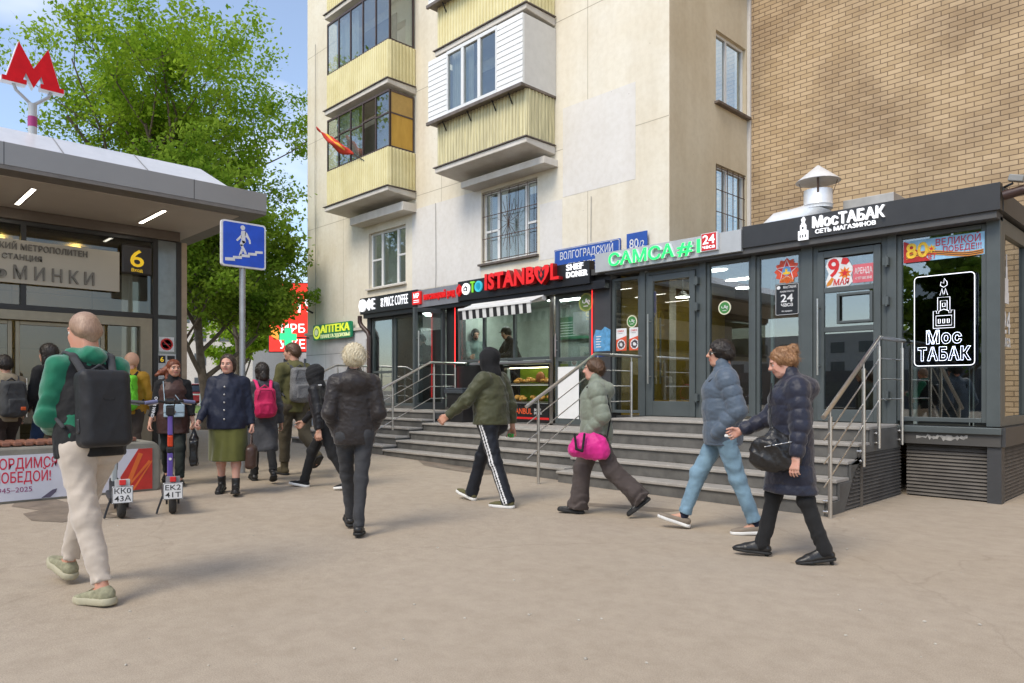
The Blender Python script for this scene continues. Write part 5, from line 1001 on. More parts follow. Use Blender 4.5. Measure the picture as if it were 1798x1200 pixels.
def tree(name, label, base, H, spread, seed, nleaf, lsize, leafm, trunk_r=.22, first=.22, lean=(0, 0), levels=4, droop=0.0, asym=(0, 0), group=None):
    rr = random.Random(seed); base = Vector(base); t = thing(name, label, 'tree', base, group=group); W_ = MB(); tips = []; limbs = []
    def grow(p, d, L, r, lev):
        n = 5; pts = [p.copy()]; q = p.copy(); dd = d.copy()
        for k in range(n):
            dd = (dd+Vector((rr.uniform(-.16, .16), rr.uniform(-.16, .16), rr.uniform(-.05, .14)-droop*(lev > 1)))).normalized(); q = q+dd*(L/n); pts.append(q.copy())
        rs = [r*(1-.55*k/n) for k in range(n+1)]
        W_.tube(pts, rs, 9 if lev < 2 else (6 if lev < 3 else 4), cap=lev > 1)
        if lev >= 2:
            for k in range(1, n+1): tips.append((pts[k], .5+.5*(lev >= 3)))
        if lev >= levels: return
        nb = (7 if lev == 0 else 5 if lev == 1 else 4)
        for k in range(nb):
            f = rr.uniform(first if lev == 0 else .3, 1.0); i = min(n-1, int(f*n)); pp = pts[i].lerp(pts[i+1], f*n-i); an = 2.4*k+rr.uniform(-.5, .5); out = Vector((math.cos(an), math.sin(an), 0)); 
            up = rr.uniform(.25, .95) if lev < 2 else rr.uniform(-.2, .7)
            nd = (dd*.45+out*(1.0 if lev else .85)*spread+Vector((asym[0], asym[1], 0))*(.5 if lev == 0 else .1)+Vector((0, 0, up))).normalized()
            grow(pp, nd, L*rr.uniform(.52, .72), rs[i]*rr.uniform(.45, .62), lev+1)
    grow(base+Vector((0, 0, -.15)), Vector((lean[0], lean[1], 1)).normalized(), H*.56, trunk_r, 0)
    W_.build('trunk', M_BARK, t, smooth=True)
    rs = np.random.RandomState(seed); T = np.array([list(p) for p, w in tips], np.float32); T = T[rs.rand(len(T)) < .36] if len(T) > 900 else T; i = rs.randint(0, len(T), nleaf)
    C = T[i]+rs.normal(0, 1, (nleaf, 3))*np.array([.21, .21, .15])*H/12
    A = rs.normal(0, 1, (nleaf, 3)); A /= np.linalg.norm(A, axis=1)[:, None]; B = np.cross(A, rs.normal(0, 1, (nleaf, 3))); B /= np.linalg.norm(B, axis=1)[:, None]; B[:, 2] *= .7
    s = lsize*rs.uniform(.6, 1.25, (nleaf, 1)); V = np.stack([C-A*s, C-A*s*.1+B*s*.62, C+A*s, C-A*s*.1-B*s*.62], 1).reshape(-1, 3)-np.array(list(base))
    me = bpy.data.meshes.new('crown'); me.vertices.add(nleaf*4); me.vertices.foreach_set('co', V.astype(np.float32).ravel()); me.loops.add(nleaf*4); me.loops.foreach_set('vertex_index', np.arange(nleaf*4, dtype=np.int32)); me.polygons.add(nleaf); me.polygons.foreach_set('loop_start', np.arange(nleaf, dtype=np.int32)*4); me.materials.append(leafm); me.update(); me.validate(); link_mesh('crown', me, t); return t
def spot(px, D): p = atD(px, 685, D); return (p.x, p.y, zg(p.x))
tree('tree', 'tall loose spring-green tree towering behind the metro pavilion roof', spot(255, 25), 15.0, .98, 5, 46000, .08, M_LEAF, .28, .34, asym=(.12, .1))
tree('tree', 'dense green maple behind the blue underpass sign', spot(360, 20), 8.2, .95, 12, 30000, .08, M_LEAF2, .15, .24, asym=(.1, .1))
tree('tree', 'smaller green tree leaning towards the cream building at its left corner', spot(405, 31), 8.0, .85, 23, 14000, .085, M_LEAF2, .14, .3, asym=(.1, .1))
tree('tree', 'pale green tree at the far back between the metro pavilion and the maple', spot(310, 40), 12, 1.05, 31, 22000, .16, M_LEAF, .2, .2)
tree('tree', 'far green tree over the parked cars, seen under the maple crown', spot(425, 56), 10, 1.05, 37, 18000, .18, M_LEAF, .2, .2)
# street side facing the shops (seen in their windows)
for k, (x, y, h, sd_) in enumerate(((-9, -16, 9, 41), (-1, -21, 11, 43), (7, -17, 8, 47))):
    tree('tree', ('bushy street tree across from the pastry shop, seen in its window', 'tallest street tree across from the shops, seen in the tobacco shop window', 'smallest street tree across from the shops, seen at the right end')[k], (x, y, 0), h, 1.0, sd_, 9000, .2, M_LEAF2, .18, .2, levels=3)
def slab_house(label, x0, x1, y0, y1, h, colr, nfl, nwin, face, z0=0):
    t = thing('apartment_block', label, 'building', ((x0+x1)/2, (y0+y1)/2, z0)); MB().box(x0, x1, y0, y1, z0-.5, h).build('wall', colr, t); M = mat('far_window', (.06, .07, .08), .2)
    fh = (h-1)/nfl; yy = y1 if face > 0 else y0
    for j in range(nfl):
        b = MB()
        for i in range(nwin): w = (x1-x0)/nwin; b.box(x0+w*i+w*.25, x0+w*i+w*.75, yy-.05, yy+.06*face, z0+1+fh*j, z0+1+fh*j+fh*.55)
        b.build('window_row', M, t)
slab_house('long grey apartment block across the street, seen in the shop windows', -70, 40, -92, -80, 9, mat('far_grey_wall', (.36, .36, .35), .9), 3, 30, 1)
slab_house('low dark kiosk row across the street, seen in the shop windows', -40, 10, -34, -30, 2.6, mat('far_dark_wall', (.09, .09, .10), .6), 1, 16, 1)
# lawn and kerb
p0 = spot(360, 27); lw = MB(); A = [spot(200, 28), spot(345, 28.2), spot(480, 28.2), spot(535, 40), spot(480, 44), spot(200, 44)]
gz = .34
lw.quad(*[(p[0], p[1], gz+.01) for p in A[::1]]); lawn = lw.build('lawn', mat('lawn_soil', (.13, .20, .025), .9, var=.35, vscale=3, bump=.4, bscale=30)); struct(lawn)
rs = np.random.RandomState(2); bl = MB()
for k in range(5000):
    u, v = rs.uniform(0, 1), rs.uniform(0, 1); p = Vector(A[1]).lerp(Vector(A[2]), u*1.15-.1).lerp(Vector(A[4]).lerp(Vector(A[3]), u), v); a = rs.uniform(0, 6.3); h = rs.uniform(.06, .16); w = .02
    bl.quad((p.x-w*math.cos(a), p.y-w*math.sin(a), gz), (p.x+w*math.cos(a), p.y+w*math.sin(a), gz), (p.x+rs.uniform(-.05, .05), p.y+rs.uniform(-.05, .05), gz+h))
g = bl.build('lawn_grass', M_LEAF2); g['kind'] = 'stuff'
kb = MB(); kb.bar((A[0][0], A[0][1], gz-.03), (A[2][0], A[2][1], gz-.03), .16, .2); kb.bar((A[2][0], A[2][1], gz-.03), (A[3][0], A[3][1], gz-.03), .16, .2); kb.single('kerb', mat('kerb_concrete', (.30, .28, .25), .85, var=.2, bump=.2), 'low concrete kerb edging the far lawn', 'kerb', bevel=.01)
# parked cars
def car(label, px, D, heading, body, tall=0):
    p = spot(px, D); t = thing('parked_car', label, 'car', p, heading, group='cars parked beyond the lawn'); L, Wd = 4.2, 1.72
    def T(x, y, z): c, s = math.cos(heading), math.sin(heading); return Vector((p[0]+x*c-y*s, p[1]+x*s+y*c, p[2]+z))
    def loft(name, secs, m, par):   # sections across the length: (x, half width low, half width high, z0, z1)
        b = MB(); 
        for x, w0, w1, z0, z1 in secs: b.v += [T(x, -w0, z0), T(x, w0, z0), T(x, w0*1.0, z0+(z1-z0)*.6), T(x, w1, z1), T(x, -w1, z1), T(x, -w0, z0+(z1-z0)*.6)]
        for k in range(len(secs)-1):
            for q in range(6): b.f.append((k*6+q, k*6+(q+1) % 6, k*6+6+(q+1) % 6, k*6+6+q)); b.m.append(0)
        b.f += [tuple(range(6)), tuple(reversed(range(len(secs)*6-6, len(secs)*6)))]; b.m += [0, 0]; return b.build(name, m, par, smooth=True, auto=35)
    bm_ = mat('car_paint_'+body[0], body[1], .25, .2, var=.02, coat=.6)
    loft('body', [(-2.1, .70, .62, .35, .62), (-2.0, .82, .72, .25, .86), (-1.5, .86, .76, .2, .95), (-.6, .86, .78, .2, .95), (.9, .86, .78, .2, .93), (1.7, .84, .70, .22, .80), (2.05, .74, .6, .3, .66)], bm_, t)
    loft('windows', [(-1.75, .74, .60, .9, .96), (-1.25, .76, .58, .9, 1.36+tall), (-.3, .76, .58, .9, 1.42+tall), (.35, .76, .58, .9, 1.38+tall), (1.15, .74, .62, .9, .95)], mat('car_glass', (.02, .025, .03), .08), t)
    loft('roof', [(-1.3, .60, .54, 1.36+tall, 1.39+tall), (-.3, .60, .55, 1.41+tall, 1.46+tall), (.4, .60, .54, 1.37+tall, 1.41+tall)], bm_, t)
    for x in (-1.3, 1.3):
        for y in (-.78, .78): w = MB(); w.lathe([(.2, -.09), (.3, -.09), (.32, -.05), (.32, .05), (.3, .09), (.2, .09)], T(x, y, .32), 16, T(0, 1, 0)-T(0, 0, 0)); wo_ = w.build('wheel', mat('tyre_rubber', (.02, .02, .02), .8), t, smooth=True, auto=40); w = MB(); w.lathe([(.0, -.095), (.19, -.095), (.19, .095), (0, .095)], T(x, y, .32), 12, T(0, 1, 0)-T(0, 0, 0)); w.build('rim', M_STEEL, wo_)
    for y in (-.6, .6):
        MB().obox(T(-2.08, y, .68), (T(.04, 0, 0)-T(0, 0, 0)), (T(0, .13, 0)-T(0, 0, 0)), Vector((0, 0, .08))).build('tail_light', M_REDP, t); MB().obox(T(2.0, y, .62), (T(.05, 0, 0)-T(0, 0, 0)), (T(0, .13, 0)-T(0, 0, 0)), Vector((0, 0, .06))).build('headlight', M_WHITE, t)
    MB().obox(T(-2.1, 0, .62), (T(.012, 0, 0)-T(0, 0, 0)), (T(0, .26, 0)-T(0, 0, 0)), Vector((0, 0, .06))).build('number_plate', M_PRW, t)
car('red hatchback parked beyond the lawn', 352, 46, YAW+R(95), ('red', (.42, .02, .03))); car('white saloon parked behind the red hatchback', 372, 53, YAW+R(80), ('white', (.65, .65, .66))); car('dark grey car parked at the left behind the metro pillar', 300, 50, YAW+R(90), ('grey', (.06, .065, .07))); car('silver car parked at the far right end of the line', 452, 49, YAW+R(95), ('silver', (.35, .36, .37)))
b = MB()
for k in range(7): p = Vector(spot(330+22*k, 43)); b.box(p.x-.04, p.x+.04, p.y-.04, p.y+.04, p.z, p.z+.8)
b.bar(Vector(spot(325, 43))+Vector((0, 0, .75)), Vector(spot(470, 43))+Vector((0, 0, .75)), .05, .08); b.single('low_fence', M_WHITE, 'low white rail fence between the lawn and the parked cars', 'fence')
for k, (px, D, wd, h, cc, lab) in enumerate(((300, 95, 26, 9, (.50, .47, .42), 'pale low building far away behind the trees'), (430, 110, 34, 14, (.46, .44, .43), 'grey multi-storey building in the far background behind the maple'))):
    p = Vector(spot(px, D)); t = thing('far_building', lab, 'building', p, YAW); f = FW; r_ = RT
    b = MB(); b.obox(p+Vector((0, 0, h/2)), r_*wd/2, f*6, Vector((0, 0, h/2+.3))); b.build('wall', mat('far_wall_'+str(k), cc, .9), t)
    for j in range(int(h/3)):
        b = MB()
        for i in range(int(wd/3)): b.obox(p-f*6.03+r_*(-wd/2+1.5+3*i)+Vector((0, 0, 1.8+3*j)), r_*.7, f*.05, Vector((0, 0, .75)))
        b.build('window_row', mat('far_window', (.06, .07, .08)), t)
# red LED screen on a post
p = Vector(spot(520, 36)); t = thing('led_screen', 'big bright red advertising screen on a post behind the corner of the building', 'screen', p, YAW); sx = 1.35; c = Vector((p.x, p.y, 4.95))
LE = lambda n_, col, e: mat(n_, col, .5, var=.12, vscale=5, emit=e)
MB().tube([p, Vector((p.x, p.y, 3.2))], .14, 12).build('post', M_BLACK, t); MB().obox(c+FW*.12, RT*(sx+.05), FW*.1, Vector((0, 0, 1.75))).build('cabinet', M_BLACK, t); MB().obox(c, RT*sx, FW*.01, Vector((0, 0, 1.7))).build('screen', LE('lit_red_screen', (.85, .03, .02), .55), t)
def scr(name, m, txt, u, v, h, wd): b = MB(); b.text(txt, c-FW*.012+RT*u+Vector((0, 0, v)), RT, UZ, h, .004, bold=.012, width=wd); b.build(name, m, t)
M_LW = LE('lit_white_pixels', (.95, .92, .9), .8); M_LO = LE('lit_orange_pixels', (.9, .30, .04), .6)
scr('lettering', M_LW, 'К 19', -1.0, .25, .72, 1.9); scr('lettering', M_LW, 'ИРБ', -.75, -.75, .4, 1.2); scr('lettering', M_LW, 'УЖЕ', -.85, -1.55, .42, 1.3)
def patch(name, m, poly): MB().prism(poly, c-FW*.011, RT, UZ, -FW*.003).build(name, m, t)
patch('orange_shape', M_LO, [(-1.3, -.3), (-.9, -.5), (-.5, -1.2), (-.95, -1.1), (-1.3, -.9)]); patch('orange_shape', M_LO, star(.42, .2, 7, (-.6, 1.25))); patch('violet_shape', LE('lit_violet_pixels', (.35, .08, .55), .5), [(-1.34, .2), (-1.15, .75), (-1.05, .2), (-1.2, -.2)])
# ------------------------------------------------------------------ signed-distance modelling for figures, clothes and bags
class Field:
    """distance field on a grid, built from blended cones and ellipsoids, meshed with surface nets"""
    def __init__(s, lo, hi, h):
        s.h = h; s.lo = np.array(lo, np.float32); s.n = np.ceil((np.array(hi)-s.lo)/h).astype(int)+1
        s.ax = [s.lo[i]+h*np.arange(s.n[i], dtype=np.float32) for i in range(3)]; s.F = np.full(s.n, .25, np.float32)
    def _sl(s, lo, hi):
        a = np.clip(np.floor((np.array(lo)-s.lo)/s.h).astype(int), 0, s.n); b = np.clip(np.ceil((np.array(hi)-s.lo)/s.h).astype(int)+1, 0, s.n)
        if np.any(b <= a): return None
        sl = tuple(slice(a[i], b[i]) for i in range(3)); P = np.stack(np.meshgrid(*[s.ax[i][sl[i]] for i in range(3)], indexing='ij'), -1); return sl, P
    def _mix(s, sl, d, k, op):
        f = s.F[sl]
        if op == 'sub':
            h = np.maximum(k-np.abs(f+d), 0)/k if k else 0; s.F[sl] = np.maximum(f, -d)+(h*h*k*.25 if k else 0)
        else:
            h = np.maximum(k-np.abs(f-d), 0)/k if k else 0; s.F[sl] = np.minimum(f, d)-(h*h*k*.25 if k else 0)
    def cone(s, a, b, r1, r2, k=.03, flat=None, op='add', disp=None):
        """tapered capsule; flat=(axis, factor) squeezes it along an axis (factor>1 = thinner)"""
        a, b = np.array(a, np.float32), np.array(b, np.float32); m = max(r1, r2)+.06+k
        q = s._sl(np.minimum(a, b)-m, np.maximum(a, b)+m)
        if q is None: return s
        sl, P = q; pa = P-a; ba = b-a
        if flat is not None:
            ax = np.array(flat[0], np.float32); ax /= np.linalg.norm(ax); g = flat[1]-1; pa = pa+(pa@ax)[..., None]*ax*g; ba = ba+(ba@ax)*ax*g
        t = np.clip((pa@ba)/max(1e-9, ba@ba), 0, 1); d = np.linalg.norm(pa-t[..., None]*ba, axis=-1)-(r1+(r2-r1)*t)
        if flat is not None and flat[1] > 1: d = d/(1+(flat[1]-1)*.5)
        if disp is not None: d = d-disp(P, t)
        s._mix(sl, d, k, op); return s
    def ell(s, c, r, k=.03, M=None, op='add', disp=None):
        c, r = np.array(c, np.float32), np.array(r, np.float32); m = r.max()+.05+k; q = s._sl(c-m, c+m)
        if q is None: return s
        sl, P = q; p = P-c
        if M is not None: p = p@M
        u = p/r; l = np.linalg.norm(u, axis=-1); g = np.linalg.norm(u/r, axis=-1); d = l*(l-1)/np.maximum(g, 1e-6)
        if disp is not None: d = d-disp(P, None)
        s._mix(sl, d, k, op); return s
    def rbox(s, c, hb, rad, k=.02, M=None, op='add', disp=None):
        c, hb = np.array(c, np.float32), np.array(hb, np.float32); m = np.linalg.norm(hb)+.04+k; q = s._sl(c-m, c+m)
        if q is None: return s
        sl, P = q; p = P-c
        if M is not None: p = p@M
        w = np.abs(p)-(hb-rad); d = np.linalg.norm(np.maximum(w, 0), axis=-1)+np.minimum(w.max(-1), 0)-rad
        if disp is not None: d = d-disp(P, None)
        s._mix(sl, d, k, op); return s
    def cut(s, p, n, k=.012):      # remove everything on the side the normal points to
        P = np.stack(np.meshgrid(*s.ax, indexing='ij'), -1); n = np.array(n, np.float32); n /= np.linalg.norm(n); d = (P-np.array(p, np.float32))@n
        h = np.maximum(k-np.abs(s.F-d), 0)/k; s.F = np.maximum(s.F, d)+h*h*k*.25; return s
    def warp(s, fn): P = np.stack(np.meshgrid(*s.ax, indexing='ij'), -1); near = np.abs(s.F) < .06; s.F[near] += fn(P[near]).astype(np.float32); return s
    def mesh(s):
        F = s.F.copy(); F[0] = F[-1] = .1; F[:, 0] = F[:, -1] = .1; F[:, :, 0] = F[:, :, -1] = .1
        F = np.where(np.abs(F) < 1e-6, 1e-6, F); ins = F < 0; nx, ny, nz = F.shape
        c = [ins[i:nx-1+i, j:ny-1+j, k:nz-1+k] for i in (0, 1) for j in (0, 1) for k in (0, 1)]
        cnt = sum(a.astype(np.int8) for a in c); act = (cnt > 0) & (cnt < 8); I = np.argwhere(act); idx = np.full(act.shape, -1, np.int64); idx[act] = np.arange(len(I))
        if not len(I): return np.zeros((0, 3), np.float32), np.zeros((0, 4), np.int64)
        V = np.zeros((len(I), 3)); N = np.zeros((len(I), 1)); offs = [(i, j, k) for i in (0, 1) for j in (0, 1) for k in (0, 1)]
        val = {o: F[I[:, 0]+o[0], I[:, 1]+o[1], I[:, 2]+o[2]] for o in offs}
        for o in offs:
            for ax in range(3):
                if o[ax]: continue
                o2 = list(o); o2[ax] = 1; o2 = tuple(o2); a, b = val[o], val[o2]; x = (a < 0) != (b < 0); t = np.where(x, a/np.where(x, a-b, 1), 0)
                p = np.tile(np.array(o, float), (len(I), 1)); p[:, ax] = t; V += p*x[:, None]; N += x[:, None]
        V = (I+V/N)*s.h+s.lo; faces = []
        for ax in range(3):
            u, w = [(1, 2), (2, 0), (0, 1)][ax]; sa = [slice(None)]*3; sb = [slice(None)]*3; sa[ax] = slice(0, -1); sb[ax] = slice(1, None)
            A, B = ins[tuple(sa)], ins[tuple(sb)]; E = np.argwhere(A != B); E = E[(E[:, u] > 0) & (E[:, w] > 0) & (E[:, u] < F.shape[u]-1) & (E[:, w] < F.shape[w]-1)]
            if not len(E): continue
            def g(du, dw): q = E.copy(); q[:, u] -= du; q[:, w] -= dw; return idx[q[:, 0], q[:, 1], q[:, 2]]
            Q = np.stack([g(1, 1), g(0, 1), g(0, 0), g(1, 0)], 1); fl = A[E[:, 0], E[:, 1], E[:, 2]]; Q[~fl] = Q[~fl][:, ::-1]; faces.append(Q)
        Q = np.concatenate(faces); Q = Q[(Q >= 0).all(1)]
        for _ in range(1):       # light smoothing of the net
            acc = np.zeros_like(V); n = np.zeros((len(V), 1))
            for a, b in ((0, 1), (1, 2), (2, 3), (3, 0)):
                np.add.at(acc, Q[:, a], V[Q[:, b]]); np.add.at(n, Q[:, a], 1); np.add.at(acc, Q[:, b], V[Q[:, a]]); np.add.at(n, Q[:, b], 1)
            V = V*.55+.45*acc/np.maximum(n, 1)
        return V.astype(np.float32), Q
def mesh_obj(name, parts, parent, mats, off=(0, 0, 0)):
    """parts: list of (V, Q, material index or array) -> ONE mesh object"""
    Vs, Qs, Ms, n = [], [], [], 0
    for V, Q, m in parts:
        if not len(Q): continue
        Vs.append(V-np.array(off, np.float32)); Qs.append(Q+n); n += len(V); Ms.append(np.full(len(Q), m, np.int32) if np.isscalar(m) else m)
    V = np.concatenate(Vs); Q = np.concatenate(Qs); M = np.concatenate(Ms); me = bpy.data.meshes.new(name)
    me.vertices.add(len(V)); me.vertices.foreach_set('co', V.astype(np.float32).ravel()); me.loops.add(len(Q)*4); me.loops.foreach_set('vertex_index', Q.astype(np.int32).ravel())
    me.polygons.add(len(Q)); me.polygons.foreach_set('loop_start', np.arange(len(Q), dtype=np.int32)*4)
    for m in mats: me.materials.append(m)
    me.polygons.foreach_set('material_index', M); me.polygons.foreach_set('use_smooth', np.ones(len(Q), bool)); me.update(calc_edges=True); me.validate(); return link_mesh(name, me, parent)
def wrinkle(seed, amp, freq=14, aniso=(1, 1, .55)):
    r = np.random.RandomState(seed); K = r.normal(0, 1, (7, 3))*np.array(aniso); K = K/np.linalg.norm(K, axis=1)[:, None]*freq*r.uniform(.5, 1.7, (7, 1)); ph = r.uniform(0, 6.3, 7); K2 = r.normal(0, 1, (3, 3))*freq*.4
    def f(P):
        w = np.sin(P@K2.T).sum(-1, keepdims=True)*.5; s = np.zeros(P.shape[:-1], np.float32)
        for i in range(7): u = np.sin(P@K[i]+ph[i]+w[..., 0]*1.3); s += (1-np.abs(u))**2-.33
        return -amp*s/2.2
    return f
def unit(v): v = np.array(v, float); return v/max(1e-9, np.linalg.norm(v))
def rx(v, a): c, s = math.cos(a), math.sin(a); return np.array([v[0], v[1]*c-v[2]*s, v[1]*s+v[2]*c])
def ry(v, a): c, s = math.cos(a), math.sin(a); return np.array([v[0]*c+v[2]*s, v[1], -v[0]*s+v[2]*c])
def rz(v, a): c, s = math.cos(a), math.sin(a); return np.array([v[0]*c-v[1]*s, v[0]*s+v[1]*c, v[2]])
def Mz(a): c, s = math.cos(a), math.sin(a); return np.array([[c, -s, 0], [s, c, 0], [0, 0, 1]])
def Mx(a): c, s = math.cos(a), math.sin(a); return np.array([[1, 0, 0], [0, c, -s], [0, s, c]])
def bounds(pts, m): p = np.array(pts); return p.min(0)-m, p.max(0)+m
# ------------------------------------------------------------------ people
def cloth_mat(name, col, rough=.85, sheen=.06, var=.12, bump=.25, bscale=180, vscale=5, spec=.3): return mat(name, col, rough, 0, var=var, vscale=vscale, bump=bump, bscale=bscale, sheen=sheen, spec=spec)
def m_skin(name, c):
    if name in MATS: return MATS[name]
    m, n, l, b = nt(name); v = obcoord(n, l); t = n.new('ShaderNodeTexNoise'); t.inputs['Scale'].default_value = 14; t.inputs['Detail'].default_value = 4; l.new(v, t.inputs['Vector'])
    r = n.new('ShaderNodeValToRGB'); r.color_ramp.elements[0].position = .35; r.color_ramp.elements[1].position = .68; r.color_ramp.elements[0].color = (c[0]*1.0, c[1]*.82, c[2]*.78, 1); r.color_ramp.elements[1].color = (*c, 1)
    l.new(t.outputs['Fac'], r.inputs['Fac']); l.new(r.outputs['Color'], b.inputs['Base Color']); b.inputs['Roughness'].default_value = .5; b.inputs['Subsurface Weight'].default_value = .12; b.inputs['Subsurface Radius'].default_value = (.01, .004, .002); b.inputs['Specular IOR Level'].default_value = .35
    MATS[name] = m; return m
def m_hair(name, a, b_):
    if name in MATS: return MATS[name]
    m, n, l, b = nt(name); v = obcoord(n, l, (60, 60, 9)); t = n.new('ShaderNodeTexNoise'); t.inputs['Scale'].default_value = 2.4; t.inputs['Detail'].default_value = 3; l.new(v, t.inputs['Vector'])
    r = n.new('ShaderNodeValToRGB'); r.color_ramp.elements[0].position = .35; r.color_ramp.elements[1].position = .65; r.color_ramp.elements[0].color = (*a, 1); r.color_ramp.elements[1].color = (*b_, 1)
    l.new(t.outputs['Fac'], r.inputs['Fac']); l.new(r.outputs['Color'], b.inputs['Base Color']); b.inputs['Roughness'].default_value = .45
    bp = n.new('ShaderNodeBump'); bp.inputs['Strength'].default_value = .7; bp.inputs['Distance'].default_value = .004; l.new(t.outputs['Fac'], bp.inputs['Height']); l.new(bp.outputs['Normal'], b.inputs['Normal']); MATS[name] = m; return m
M_SKIN = m_skin('skin', (.52, .31, .22)); M_LIP = mat('lips', (.40, .13, .11), .45); M_EYEW = mat('eye_white', (.62, .60, .57), .25); M_IRIS = mat('iris', (.035, .03, .025), .2); M_BROW = mat('eyebrow', (.07, .045, .03), .8)
M_SOLEW = mat('white_sole', (.70, .69, .66), .6); M_SOLEB = mat('black_sole', (.015, .015, .015), .7)
class Pose:
    """skeleton in the person's own frame: x to their right, y forward, z up, ground at 0"""
    def __init__(s, H, legs, arms=None, lean=0, head=(0, 0), twist=0, fat=1.0, side=0, stoop=0, elbows=None):
        s.H = H; s.fat = fat; hip = np.zeros(3); sc = H
        s.thigh, s.shin = .245*sc, .243*sc; J = {}
        def rot(v, a): return rx(v, a)   # positive a swings forward
        J['pel'] = np.array([0, 0, 0.])
        for sd, nm in ((-1, 'L'), (1, 'R')):
            th, kn, ft = legs[nm][:3]; ab = legs[nm][3] if len(legs[nm]) > 3 else 0
            h = np.array([sd*.052*sc*fat**.5, 0, -.02*sc]); k = h+ry(rx(np.array([0, 0, -s.thigh]), R(th)), R(-sd*ab)); a = k+ry(rx(np.array([0, 0, -s.shin]), R(th-kn)), R(-sd*ab))
            J['hip'+nm], J['kne'+nm], J['ank'+nm] = h, k, a; fd = rx(np.array([sd*.10, 1, 0]), R(ft)); fu = rx(np.array([0, 0, 1]), R(ft)); J['fdir'+nm] = unit(fd); J['fup'+nm] = fu
            J['heel'+nm] = a-J['fdir'+nm]*.048*sc*.6-fu*.045*sc; J['toe'+nm] = a+J['fdir'+nm]*.118*sc-fu*.045*sc; J['ball'+nm] = a+J['fdir'+nm]*.075*sc-fu*.045*sc
        low = min(min(J['heel'+n][2], J['toe'+n][2]) for n in 'LR'); up = np.array([0, 0, -low+.004])
        def T(v): # torso frame
            return rz(ry(rx(v, -R(lean)), R(side)), R(twist))
        J['waist'] = T(np.array([0, -.005*sc, .10*sc])); J['chest'] = T(np.array([0, .002*sc, .205*sc])); J['neck'] = T(np.array([0, -.010*sc, .288*sc])); J['headb'] = J['neck']+rx(T(np.array([0, .006*sc, .024*sc])), -R(stoop))
        s.headR = Mz(R(twist+head[0]))@Mx(-R(head[1]+lean*.35)); J['head'] = J['headb']+s.headR@np.array([0, .016*sc, .073*sc])
        arms = arms or {}
        for sd, nm in ((-1, 'L'), (1, 'R')):
            fl, ab, eb = arms.get(nm, (8, 8, 15))[:3]; inw = arms.get(nm, (0, 0, 0, 0))[3] if len(arms.get(nm, ())) > 3 else 0
            sh = T(np.array([sd*.098*sc*fat**.35, -.012*sc, .258*sc])); J['sho'+nm] = sh
            d1 = ry(rx(np.array([0, 0, -1.]), R(fl)), R(-sd*ab)); e = sh+rz(d1, R(twist))*.172*sc
            d2 = rz(ry(rx(np.array([0, 0, -1.]), R(fl+eb)), R(-sd*ab)), R(sd*inw)); w = e+rz(d2, R(twist))*.150*sc; J['elb'+nm], J['wri'+nm] = e, w; J['hdir'+nm] = unit(w-e)
        for k in list(J):
            if k[:4] not in ('fdir', 'fupL', 'fupR', 'hdir'): J[k] = J[k]+up
        s.J = J; s.T = T; s.up = up
